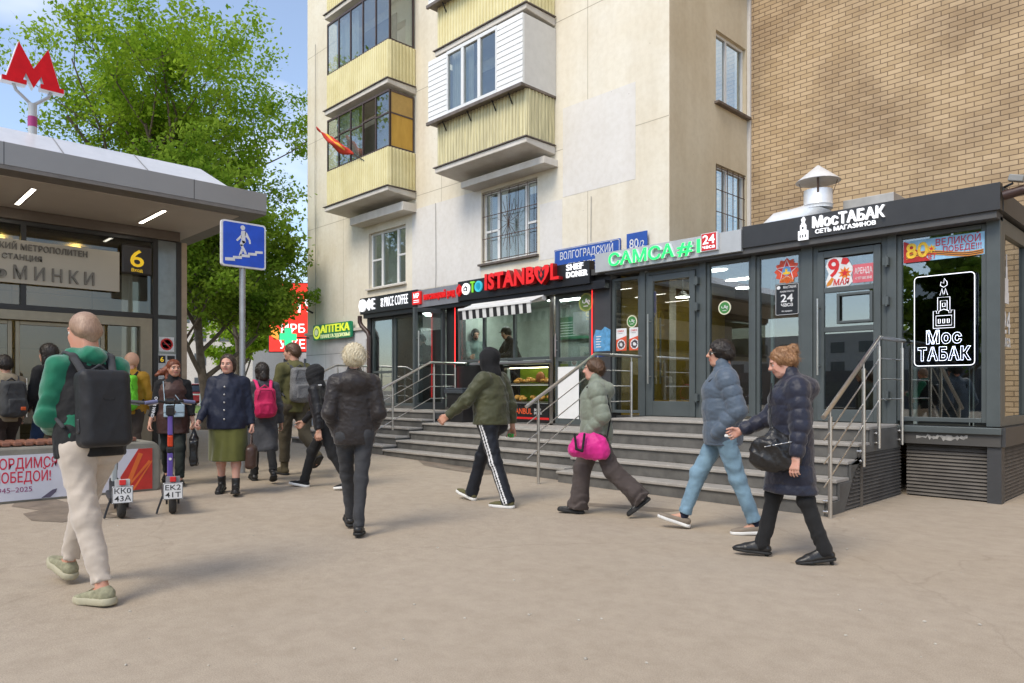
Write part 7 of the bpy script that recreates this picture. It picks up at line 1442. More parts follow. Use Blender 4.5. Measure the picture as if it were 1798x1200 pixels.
# near man with the black backpack
f = Figure('man with shaved head, green hoodie, black vest and beige joggers in the left foreground', 158, 1046, 62, 548, lean=5, legs=dict(L=(-16, 5, -3), R=(30, 8, 16)), arms=dict(L=(6, 8, 66, 25), R=(24, 9, 74, 30)), twist=-12, head=(14, 4), hfac=.985)
f.add_body(m_skin('warm_skin', (.55, .31, .22)), curl=(50, 50)); M_GRN = cloth_mat('green_hoodie', (.008, .16, .085), sheen=.5); M_BEI = cloth_mat('beige_jersey', (.52, .45, .38), sheen=.4)
f.shoes(cloth_mat('olive_grey_mesh', (.27, .26, .17), var=.25, vscale=30), mat('pale_olive_sole', (.40, .37, .26), .7), 'sneaker', 1.12, .034)
f.trousers(M_BEI, rt=1.05, rk=1.10, ra=1.02, cut=.10, amp=.008, fold=.009); f.top(M_GRN, hem=-.01, ra=.98, rwr=1.10, cuff=1, collar=.03, name='hoodie', fold=.011, rc=.95, rw=.95)
f.top(cloth_mat('black_vest', (.012, .012, .013), .65), hem=-.055, sleeves=False, quilt=.004, qn=5, rc=1.02, rw=1.02, rh=1.0, collar=.0, name='vest', shoulder=.9)
M, P = torso(f); f.piece('hood', M_GRN, lambda F: (F.ell(P(0, -.040, .292), (.095, .080, .070), .03, M=M), F.cone(P(-.042, .0, .292), P(.042, .0, .292), .060, .060, .04), F.cone(P(-.035, .04, .280), P(.035, .04, .280), .045, .045, .03)), [P(0, 0, .30)], .2, warp=wrinkle(4, .012, 20))
f.hair(m_hair('stubble', (.30, .19, .13), (.40, .26, .18)), 'short', vol=-.003, amp=.0006, front=.18, strands=0)
backpack(f, 'boxy black backpack on the back of the shaved-head man in the left foreground', cloth_mat('black_coated_cloth', (.022, .022, .024), .5, 0, bscale=220), (.295, .48, .165), z=.105, back=.082, round_=.045, pocket=False, boxy=True)
# walkers by the metro front
def at_x(px, X): p = onX(px, 700, X); return (p.x, p.y, zg(p.x))
G_M = 'people at the metro doors'
f = Figure('man in a beige jacket and brown trousers at the left edge by the metro doors', 8, 700, 62, 628, loc=at_x(8, -10.75), legs=dict(L=(-12, 10, -8), R=(16, 6, 4)), arms=dict(L=(-8, 10, 20), R=(10, 8, 20)), head=(0, 5))
f.add_body(); f.shoes(M_BLKL, M_SOLEB, 'low'); f.trousers(cloth_mat('dark_brown_wool', (.035, .022, .017)), ra=1.2); f.top(cloth_mat('beige_jacket', (.27, .22, .15)), hem=-.04, hood_down=.9, ra=1.08); f.hair(m_hair('dark_hair', (.012, .009, .007), (.035, .024, .017)), 'short')
bp_ = backpack(f, 'grey zipped backpack with a small orange tag at the left edge of the picture', cloth_mat('grey_pack', (.055, .057, .058)), (.29, .44, .16)); M, P = torso(f)
f.bagpart('orange_tag', mat('orange_tag', (.62, .10, .02), .5), lambda F: F.rbox(P(.03, -.085, .06)-M[:, 1]*.178, (.03, .006, .022), .004, .01, M), [P(.03, -.085, .06)-M[:, 1]*.178], bp_, res=.006)
f = Figure('dark-haired woman in a black jacket with a white piping stripe by the metro doors', 86, 700, 78, 609, loc=at_x(86, -10.95), legs=dict(L=(16, 6, 4), R=(-12, 10, -10)), arms=dict(L=(10, 8, 15), R=(-8, 8, 15)))
f.add_body(female=True); f.shoes(M_BLKL, M_SOLEB, 'low'); f.trousers(cloth_mat('navy_jeans', (.025, .045, .10))); f.top(M_BLKC, hem=-.03, hood_down=.8); f.hair(m_hair('dark_hair', 0, 0), 'long', back=.25); M, P = torso(f)
f.piece('white_piping', M_PRW, lambda F: F.cone(P(-.10, -.03, .27), P(-.125, -.02, .20), .006, .006, .003), [P(-.1, -.03, .25)], .1, .005)
f = Figure('person in a mustard hooded jacket walking into the metro', 231, 700, 8, 624, loc=at_x(231, -11.35), legs=dict(L=(12, 6, 0), R=(-14, 14, -14)), arms=dict(L=(8, 10, 20), R=(5, 10, 20)))
f.add_body(); f.shoes(M_BLKL, M_SOLEB, 'low'); f.trousers(cloth_mat('brown_trousers', (.06, .045, .035))); f.top(cloth_mat('mustard_nylon', (.38, .20, .015), .6), hem=-.05, ra=1.12, hood_down=.9); f.piece('knitted_hat', cloth_mat('peach_knit', (.62, .36, .24)), lambda F: (F.ell(f.J['head']+np.array([0, -.01, .02]), (.095, .112, .115), .02), F.cut(f.J['head']+np.array([0, .03, -.03]), (0, .6, -1))), [f.J['head']], .2, .007)
backpack(f, 'bright lime green backpack with black straps by the metro doors', cloth_mat('lime_pack', (.16, .62, .03), .6), (.30, .50, .16), strapm=M_BLKC, pm=cloth_mat('lime_pack', 0))
# women coming towards the camera
f = Figure('red-haired woman in a dark brown vest over a black sweatshirt behind the purple scooter', 304, 850, -157, 636, legs=dict(L=(14, 6, 6), R=(-12, 22, -20)), arms=dict(R=(2, 12, 14), L=(4, 9, 18)), head=(22, 0))
f.add_body(female=True, curl=(60, 45)); f.shoes(M_BLKL, M_SOLEB, 'low'); f.trousers(cloth_mat('dark_green_trousers', (.022, .028, .024)), rk=1.1, ra=1.15); f.top(cloth_mat('black_fleece', (.012, .012, .013)), hem=-.0, cuff=1, hood_down=.8, name='sweatshirt'); f.top(cloth_mat('dark_brown_vest', (.055, .025, .020), .45, .1), hem=-.14, sleeves=False, quilt=.005, qn=5, rc=1.05, rw=1.03, rh=1.0, collar=.0, name='vest', shoulder=.85)
f.hair(m_hair('red_hair', (.10, .025, .010), (.26, .07, .025)), 'pony', vol=.03); M, P = torso(f)
f.piece('loose_hair', m_hair('red_hair', 0, 0), lambda F: [F.cone(f.J['head']+f.p.headR@np.array(a)*.225, f.J['head']+f.p.headR@np.array(b)*.225, r0, r1, .02, None) for a, b, r0, r1 in (((.25, -.25, .0), (.55, -.35, -.22), .045, .042), ((.55, -.35, -.22), (.85, -.40, -.40), .042, .022), ((.2, -.3, -.1), (.30, -.2, -.65), .05, .035), ((-.22, -.25, -.1), (-.30, -.1, -.60), .045, .03))], [f.J['head']], .32, .0065, warp=wrinkle(8, .008, 60, (1, 1, .3)))
lt = MB()
q0, q1 = f.world(f.J['elbR']+np.array([.0, 0, .10])), f.world(f.J['wriR']+np.array([.0, 0, .05])); dn = (q1-q0).normalized(); fc = (CAM-q0); fc -= dn*fc.dot(dn); fc.normalize()
lt.text('OVER WIND', q0+fc*.062, dn, fc.cross(dn), .035, .003, bold=.02, width=(q1-q0).length*.95); lt.build('sleeve_lettering', M_PRW, f.t)
wp = P(-.012, .10, .045); t = f.bag('shoulder_bag', 'small pale blue handbag hanging in front of the red-haired woman', 'handbag', wp-np.array([0, 0, .08]))
f.bagpart('body', mat('pale_blue_leather', (.36, .47, .54), .45), lambda F: F.rbox(wp, (.125, .035, .085), .012, .01, M), [wp], t, .17, .007); f.bagpart('flap', mat('pale_blue_leather', 0), lambda F: F.rbox(wp+M@np.array([0, .03, .03]), (.127, .012, .055), .008, .01, M), [wp], t, .17, .006); f.bagpart('clasp', M_STEEL, lambda F: F.ell(wp+M@np.array([0, .045, -.01]), (.022, .008, .026), .005, M=M), [wp], t, .08, .005)
f.bagpart('strap', mat('pale_blue_leather', 0), lambda F: (F.cone(wp+np.array([.11, 0, .07]), P(.07, .05, .28), .007, .007, .004), F.cone(wp+np.array([-.11, 0, .07]), P(-.02, .10, .17), .007, .007, .004)), [wp, P(.07, .05, .30)], t, .15, .007)
hw = f.J['wriL']+f.J['hdirL']*.09; t = f.bag('carrier_bag', 'black plastic carrier bag in the left hand of the red-haired woman', 'carrier bag', hw+np.array([0, 0, -.50]))
f.bagpart('bag', mat('black_film', (.012, .012, .013), .3, bump=.6, bscale=20), lambda F: (F.cone(hw, hw+np.array([0, 0, -.12]), .012, .05, .03), F.rbox(hw+np.array([0, 0, -.32]), (.055, .14, .18), .03, .06)), [hw, hw+np.array([0, 0, -.5])], t, .18, .009, warp=wrinkle(77, .016, 18))
f = Figure('woman in a navy button jacket and an olive green skirt walking towards the camera', 401, 868, -166, 630, fat=1.22, legs=dict(L=(9, 4, 8), R=(-7, 10, -8)), arms=dict(R=(12, 12, 26, -10), L=(2, 11, 12)), head=(-10, 2))
f.add_body(m_skin('fair_skin', (.58, .35, .27)), female=True, curl=(60, 55), bare_legs=True); f.shoes(M_BLKL, M_SOLEB, 'boot', 1.0); f.skirt(cloth_mat('olive_skirt', (.085, .088, .014), .75, .4), z1=-.315, r1=1.0); f.top(cloth_mat('navy_quilt_jacket', (.010, .014, .032), .55), hem=-.085, ra=1.08, rh=1.10, rw=1.06, collar=.03, hood_down=.9, amp=.006)
f.hair(m_hair('dark_brown_hair', (.022, .013, .009), (.07, .042, .028)), 'bob', vol=.05, back=-.12, front=.20); M, P = torso(f)
bt = MB()
for z in (.22, .165, .11, .055, -.01): w = f.world(P(.012, .118 if z < .2 else .108, z)); bt.ball(w, .012, 8, 6)
bt.build('buttons', M_STEEL, f.t, smooth=True)
hw = f.J['wriL']+f.J['hdirL']*.09; t = f.bag('handbag', 'soft dark brown leather handbag in the left hand of the woman in the skirt', 'handbag', hw+np.array([0, 0, -.46]))
M_BRL = mat('dark_brown_leather', (.055, .026, .018), .4, var=.2, bump=.3, bscale=50)
f.bagpart('body', M_BRL, lambda F: (F.rbox(hw+np.array([0.02, .02, -.31]), (.06, .15, .14), .05, .03), F.ell(hw+np.array([.02, .02, -.24]), (.045, .11, .12), .05)), [hw, hw+np.array([0, 0, -.5])], t, .18, .009, warp=wrinkle(31, .010, 18)); f.bagpart('handle', M_BRL, lambda F: [F.cone(hw+np.array([.02, sy*.005, -.01]), hw+np.array([.02, sy*.085, -.17]), .010, .010, .006) for sy in (-1, 1)], [hw, hw+np.array([0, 0, -.2])], t, .1, .007)
# walkers going away in the middle
f = Figure('dark-haired woman in a long grey coat walking away towards the trees', 461, 846, 28, 641, legs=dict(L=(15, 8, 8), R=(-20, 14, -22)), arms=dict(L=(12, 10, 20), R=(-8, 10, 20)), head=(10, 6))
f.add_body(female=True); f.shoes(M_BLKL, M_SOLEB, 'boot'); f.trousers(M_BLKC, ra=1.1); f.top(cloth_mat('grey_wool_coat', (.060, .062, .070)), hem=-.29, hemr=1.05, collar=.04, amp=.008); f.hair(m_hair('dark_hair', 0, 0), 'bowl', vol=.05, back=.08)
backpack(f, 'bright pink backpack on the woman in the long grey coat', cloth_mat('pink_nylon', (.52, .015, .09), .55), (.28, .40, .16), z=.12, back=.085, strapm=cloth_mat('pink_strap', (.62, .03, .14)))
f = Figure('short-haired man in an olive field jacket and cargo trousers walking away', 515, 834, 42, 608, legs=dict(L=(8, 6, 2), R=(-22, 34, -34)), arms=dict(L=(8, 10, 22), R=(-6, 10, 25)), head=(38, 0))
f.add_body(); f.shoes(cloth_mat('olive_boot', (.085, .07, .04)), M_SOLEB, 'boot', 1.05); f.trousers(cloth_mat('brown_olive_cargo', (.075, .062, .040)), rt=1.12, rk=1.2, ra=1.15, cut=.16); f.top(cloth_mat('olive_softshell', (.10, .095, .035)), hem=-.075, ra=1.15, hood_down=1.0, collar=.05, cuff=1); f.hair(m_hair('brown_hair', (.06, .03, .015), (.15, .08, .04)), 'short')
M, P = torso(f); f.piece('cargo_pocket', MATS['brown_olive_cargo'], lambda F: [F.rbox(f.J['hip'+n]*.45+f.J['kne'+n]*.55+np.array([sd*.095, 0, 0]), (.022, .07, .09), .015, .01) for sd, n in ((1, 'R'),)], [f.J['hipR'], f.J['kneR']], .2, .009)
backpack(f, 'grey melange backpack on the man in the olive jacket', cloth_mat('grey_melange', (.17, .17, .17), var=.3, vscale=60), (.31, .50, .17), z=.135, back=.088)
f = Figure('youngster all in black with the hood up, leaning forward', 570, 858, 82, 640, lean=13, legs=dict(R=(30, 14, 8), L=(-22, 10, -6)), arms=dict(L=(-16, 8, 12), R=(26, 8, 20)), hfac=.97)
f.add_body(); f.shoes(M_BLKC, M_SOLEW, 'sneaker', 1.05, .03); f.trousers(M_BLKC, rk=1.1, ra=1.2, cut=.03); f.top(cloth_mat('black_shiny_cloth', (.013, .013, .015), .5), hem=-.05, cuff=1, ra=1.05); f.hood(M_BLKC, vol=.07, quilt=.006); M, P = torso(f)
f.piece('shoulder_stripe', M_PRW, lambda F: F.cone(P(-.045, -.055, .285), P(-.10, -.02, .285), .012, .012, .006), [P(-.07, -.03, .29)], .1, .006)
f = Figure('woman with short bleached hair in a black puffer jacket walking away', 622, 936, 14, 613, legs=dict(L=(20, 6, 10, -4), R=(-12, 5, -6, -4)), arms=dict(L=(-10, 11, 46, 42), R=(-8, 11, 46, 42)), fat=.97)
f.add_body(m_skin('fair_skin', 0), female=True, hands=''); f.shoes(M_BLKL, M_SOLEB, 'low', 1.0); f.trousers(M_DGREY, rt=1.02, rk=.98, ra=.9, cut=.03); f.top(cloth_mat('black_brown_nylon', (.022, .017, .016), .42, .2), hem=-.075, quilt=.005, qn=4.2, ra=1.12, rwr=1.05, rh=1.0, rw=1.02, hood_down=1.0, collar=.05, amp=.008); f.hair(m_hair('bleached_hair', (.50, .42, .27), (.78, .70, .52)), 'short', vol=.10, back=-.02, amp=.006)
# olive bomber man
f = Figure('man in an olive bomber jacket with a black hood up and striped track pants', 862, 886, 56, 613, legs=dict(L=(-17, 5, 0), R=(27, 8, 16)), arms=dict(L=(30, 24, 18), R=(-14, 13, 16)), head=(12, 4), fat=1.08, hfac=.975)
f.add_body(curl=(35, 75)); f.shoes(cloth_mat('olive_mesh', (.12, .11, .05)), M_SOLEW, 'sneaker', 1.05, .026); f.trousers(cloth_mat('navy_black_track', (.010, .012, .018), .55), rt=1.05, rk=1.12, ra=1.32, cut=.01, stripe=M_PRW); f.top(cloth_mat('olive_nylon', (.060, .062, .028), .5, .2), hem=-.025, ra=1.22, rwr=1.12, rc=1.06, rw=1.12, rh=1.06, waistband=1, cuff=1, collar=.02, amp=.0085, fold=.008, flat=1.2); f.hood(cloth_mat('black_jersey', (.010, .010, .011)), vol=.05)
hw = f.J['wriR']+f.J['hdirR']*.085; t = f.bag('packet', 'small green packet in the right hand of the man in the bomber jacket', 'packet', hw); f.bagpart('packet', mat('green_packet', (.02, .42, .06), .4), lambda F: F.rbox(hw+np.array([-.028, .012, -.01]), (.016, .042, .02), .006, .01), [hw], t, .09, .006)
# grey-green puffer woman
f = Figure('woman in a sage green puffer jacket and wide brown trousers walking left', 1046, 906, 80, 632, legs=dict(L=(-25, 20, -38), R=(20, 12, 6)), arms=dict(L=(-14, 9, 56, 26), R=(-12, 9, 56, 26)), head=(0, 2))
f.add_body(m_skin('fair_skin', 0), female=True, hands=''); f.shoes(M_BLKL, M_SOLEB, 'low', 1.05, .03); f.trousers(cloth_mat('taupe_wide_cloth', (.075, .060, .056)), rt=1.15, rk=1.5, ra=2.1, cut=.02, amp=.010, fold=.013); M_SAGE = cloth_mat('sage_nylon', (.20, .225, .175), .5, .2); f.top(M_SAGE, hem=-.09, quilt=.015, qn=3.6, ra=1.30, rwr=1.2, rc=1.04, rw=1.06, rh=1.0, hood_down=1.3, collar=.06, flat=1.14); f.hair(m_hair('brown_hair', 0, 0), 'short', vol=.02, back=-.05)
M, P = torso(f); hb = P(-.125, .045, -.075); t = f.bag('duffel_bag', 'magenta pink duffel bag at the side of the woman in the sage jacket', 'bag', hb+np.array([0, 0, -.16])); M_PINK = cloth_mat('magenta_nylon', (.60, .018, .22), .5, .2)
f.bagpart('body', M_PINK, lambda F: (F.cone(hb+np.array([0, -.15, -.085]), hb+np.array([0, .13, -.075]), .088, .078, .03, ((1, 0, 0), 1.2)), F.cone(hb+np.array([0, -.10, .045]), hb+np.array([0, .05, .07]), .055, .045, .14, ((1, 0, 0), 1.4)), F.ell(hb+np.array([0, -.02, -.03]), (.085, .17, .11), .06)), [hb], t, .36, .009, warp=lambda P: wrinkle(12, .013, 20)(P)+wrinkle(13, .006, 50)(P))
f.bagpart('handle', M_BLKC, lambda F: [F.cone(hb+np.array([-.10, .12, .10])*1, hb+np.array([-.125, .10, -.05]), .013, .013, .008), F.cone(hb+np.array([-.125, .10, -.05]), hb+np.array([-.125, .04, -.07]), .013, .013, .008), F.cone(hb+np.array([-.125, .04, -.07]), hb+np.array([-.10, .02, .10]), .013, .013, .008)], [hb], t, .25, .007); f.bagpart('strap', M_BLKC, lambda F: (F.cone(hb+np.array([0, -.2, .06]), P(-.09, -.10, .10), .010, .010, .006), F.cone(P(-.09, -.10, .10), P(-.085, -.062, .27), .010, .010, .006), F.cone(P(-.085, -.062, .27), P(-.085, .05, .27), .010, .010, .006)), [hb, P(-.09, 0, .30)], t, .25, .008)
# blue puffer man
f = Figure('young man in a slate blue puffer jacket, dark glasses and light jeans walking left', 1268, 934, 80, 598, legs=dict(L=(-17, 4, -2), R=(27, 8, 17)), arms=dict(L=(-16, 10, 56, 26), R=(-14, 10, 56, 26)), head=(0, 0))
f.add_body(hands=''); f.shoes(cloth_mat('taupe_suede', (.22, .18, .14)), M_SOLEW, 'low', 1.05, .024); f.trousers(cloth_mat('light_blue_denim', (.165, .265, .345), .8, .1, var=.3, vscale=4), rt=1.05, rk=1.12, ra=1.12, cut=.085, fold=.009); f.top(cloth_mat('slate_blue_nylon', (.085, .115, .155), .5, .2), hem=-.085, quilt=.015, qn=4, ra=1.34, rwr=1.2, rc=1.06, rw=1.10, rh=.98, collar=.065, flat=1.14); f.hair(m_hair('dark_hair', 0, 0), 'short', vol=.05, back=-.08, front=.40)
J = f.J; h = .132*f.H; L = lambda *v: J['head']+f.p.headR@(np.array(v, float)*h)
f.piece('glasses', M_BLACK, lambda F: [F.rbox(L(sd*.155, .385, .0), (.03, .006, .018), .005, .004, f.p.headR) for sd in (-1, 1)]+[F.cone(L(-.02, .40, .03), L(.02, .40, .03), .004, .004, .002)]+[F.cone(L(sd*.29, .36, .03), L(sd*.35, .0, .03), .005, .005, .002) for sd in (-1, 1)], [J['head']], .16, .004)
f.piece('socks', cloth_mat('navy_sock', (.012, .014, .03)), lambda F: [F.cone(J['ank'+n], J['ank'+n]*.72+J['kne'+n]*.28, .043, .045, .01) for n in 'LR'], [J['ankL'], J['ankR'], J['kneL'], J['kneR']], .1, .008)
M, P = torso(f); f.piece('body_strap', M_BLKC, lambda F: (F.cone(P(-.075, .0, .298), P(-.06, -.075, .24), .009, .009, .006, None), F.cone(P(-.06, -.075, .24), P(.0, -.096, .12), .009, .009, .006), F.cone(P(-.075, .0, .298), P(-.06, .07, .24), .009, .009, .006)), [P(0, 0, .1), P(0, 0, .3)], .25, .007)
# navy coat woman
f = Figure('woman in a long navy quilted coat with her hair in a bun, nearest the stairs', 1388, 984, 80, 614, legs=dict(L=(-13, 6, -8, 2), R=(15, 3, 4, 2)), arms=dict(L=(-2, 10, 12), R=(30, 6, 34)), head=(-4, 20), stoop=6, hfac=.985)
f.add_body(m_skin('fair_skin', 0), female=True, curl=(22, 60), palm=dict(L=np.array([.6, -.5, 0]), R=np.array([-1., .2, 0]))); f.shoes(M_BLKL, M_SOLEB, 'heel', .92); f.trousers(M_BLKC, rt=.95, rk=1.0, ra=1.15, cut=-.02); M_NAVY = cloth_mat('navy_nylon', (.016, .018, .034), .42, .2); f.top(M_NAVY, hem=-.235, quilt=.015, qn=5, ra=1.26, rwr=1.2, rc=1.05, rw=1.06, rh=.98, hood_down=1.45, collar=.06, hemr=1.0, flat=1.16); f.hair(m_hair('auburn_blond_hair', (.20, .09, .035), (.42, .23, .11)), 'bun', vol=.02)
M, P = torso(f); hb = P(-.115, .085, -.035); t = f.bag('handbag', 'slouchy black leather handbag in front of the woman in the navy coat', 'handbag', hb+np.array([0, 0, -.16]))
f.bagpart('body', M_BLKL, lambda F: (F.ell(hb, (.075, .20, .15), .04), F.ell(hb+np.array([0, 0, -.06]), (.085, .19, .10), .04), F.cone(hb+np.array([0, .02, .10]), hb+np.array([0, .03, .2]), .05, .02, .05)), [hb], t, .30, .009, warp=lambda P: wrinkle(21, .016, 21)(P)+wrinkle(22, .007, 48)(P)); f.bagpart('strap', M_BLKL, lambda F: (F.cone(hb+np.array([0, .03, .15]), P(-.09, .11, .18), .010, .008, .005), F.cone(P(-.09, .11, .18), P(.02, .08, .275), .008, .008, .005)), [hb, P(0, .1, .28)], t, .2, .008); f.bagpart('zip', M_STEEL, lambda F: F.cone(hb+np.array([-.075, -.10, .08]), hb+np.array([-.085, .10, .04]), .005, .005, .003), [hb], t, .22, .006)
hw = f.J['wriR']+f.J['hdirR']*.09; t = f.bag('phone', 'small white phone in the right hand of the woman in the navy coat', 'phone', hw); f.bagpart('phone', M_WHITE, lambda F: F.rbox(hw+np.array([-.03, .02, .0]), (.006, .028, .012), .004, .01), [hw], t, .1, .006)
# kiosk staff behind the glass
for px, yy, lab, sh, hk, an, lean in ((834, 10.45, 'bearded kiosk worker in a grey-green shirt behind the left kiosk window', cloth_mat('sage_shirt', (.16, .22, .20)), 'short', -160, 0), (906, 10.5, 'kiosk worker in black and a black cap bending over the counter', M_BLKC, 'cap', 120, 20)):
    p = onY(px, 600, yy); f = Figure(lab, px, 600, an, H=1.76, loc=(p.x, p.y, .887), lean=lean, legs=dict(L=(2, 2, 0), R=(-2, 2, 0)), arms=dict(L=(28, 8, 55), R=(32, 8, 50)), head=(0, 10)); f.add_body(); f.shoes(M_BLKL, M_SOLEB, 'low'); f.trousers(M_BLKC); f.top(sh, hem=-.05); f.hair(m_hair('dark_hair', 0, 0), 'short', vol=.03)
    J = f.J; h = .132*f.H; L = lambda *v: J['head']+f.p.headR@(np.array(v, float)*h)
    if hk == 'cap': f.piece('cap', M_BLKC, lambda F: (F.ell(L(0, -.06, .18), (.38*h, .46*h, .36*h), .02, M=f.p.headR), F.ell(L(0, .45, .18), (.24*h, .26*h, .04*h), .02, M=f.p.headR), F.cut(L(0, 0, .12), f.p.headR@np.array([0, .1, -1.]), .01)), [J['head']], .2, .006)
    else: f.piece('beard', MATS['dark_hair'], lambda F: (F.ell(L(0, .20, -.34), (.21*h, .20*h, .17*h), .02, M=f.p.headR), F.ell(L(0, .43, -.24), (.10*h, .07*h, .03*h), .01, M=f.p.headR, op='sub')), [J['head']], .17, .006)
# ------------------------------------------------------------------ bench with banner, scooters, ground stains
XBN = -9.6; M_CONC = mat('bench_concrete', (.24, .225, .185), .8, var=.15, vscale=5, bump=.15); M_WOOD = mat('bench_slats', (.22, .095, .06), .6, var=.25, vscale=5, stretch=(1, 9, 1), bump=.15)
def yN(px): return onX(px, 700, XBN).y
def zN(px, py): return onX(px, py, XBN).z
ye = yN(283); bn = thing('street_bench', 'long concrete bench topped with reddish wooden slats, its front hung with a banner', 'bench', (XBN-.3, ye-2, .06))
prof = [(-4.5, .04), (ye-.03, .04), (ye, .10), (ye, .52)]+[(ye-.14+.14*math.cos(a), .54+.14*math.sin(a)) for a in np.linspace(.1, 1.5, 7)]+[(-4.5, .685)]
b = MB(); b.prism([(q[0], q[1]) for q in prof], (XBN, 0, 0), (0, 1, 0), (0, 0, 1), (-.62, 0, 0)); b.build('body', M_CONC, bn, bevel=.03)
y = ye-.28
k = 0
while y > -4.3:
    MB().box(XBN-.56, XBN-.02, y-.085, y, .688, .735).build('slat', M_WOOD, bn, bevel=.012); y -= .108; k += 1
t = thing('banner', 'white banner with red capital letters hung on the front of the concrete bench', 'banner', (XBN+.01, ye-2, .09))
z0, z1, yr = .085, .592, yN(267); MB().box(XBN+.002, XBN+.008, -4.4, yr, z0, z1).build('sheet', mat('white_banner_film', (.66, .66, .72), .45, var=.04), t)
VYb = Vector((0, 1, 0)); xb = XBN+.0085
for txt, pr, pb, pt, pl, fr, m in (('ГОРДИМСЯ', 100, 819, 802, 0, 8/7.1, mat('banner_red', (.62, .02, .06), .5)), ('ПОБЕДОЙ!', 89, 843, 826, 2, 8/6.9, MATS.get('banner_red')), ('1945–2025', 56, 862.5, 854, -2, 9/7.9, mat('banner_violet', (.30, .06, .16), .5))):
    z = zN(pr, pb); w = (yN(pr)-yN(pl))*fr; b = MB(); b.text(txt, (xb, yN(pr), z), VYb, UZ, zN(pr, pt)-z, .002, bold=.012 if pt < 850 else 0, width=w, align='RIGHT'); b.build('lettering', m or MATS['banner_red'], t)
yl = yN(214); flat('red_corner', mat('banner_red_field', (.56, .035, .025), .5, var=.15), [(yl-yr+.02, z0), (0, z0), (0, z1), (-.16, z1), (yl-yr-.02, z0+.17)], (xb, yr, 0), .002, t, VYb, UZ)
for k, (a, c) in enumerate(((-.30, .05), (-.18, .025), (-.02, .03))): flat('orange_streak', mat('banner_orange', (.75, .16, .03), .5), [(max(a-.22, yl-yr+.01), z0+.001), (max(a-.22, yl-yr+.01)+c, z0+.001), (min(a+.14+c, -.001), z0+.34+.1*(k == 0)), (min(a+.14, -.002), z0+.36+.1*(k == 0))], (xb+.0025, yr, 0), .0015, t, VYb, UZ)
flat('wing_shape', mat('banner_grey_violet', (.12, .10, .15), .5), [(yN(72)-yr, z0+.005), (yN(92)-yr, z0+.09), (yN(100)-yr, z0+.10), (yN(98)-yr, z0+.06), (yN(88)-yr, z0+.005)], (xb, yr, 0), .002, t, VYb, UZ)
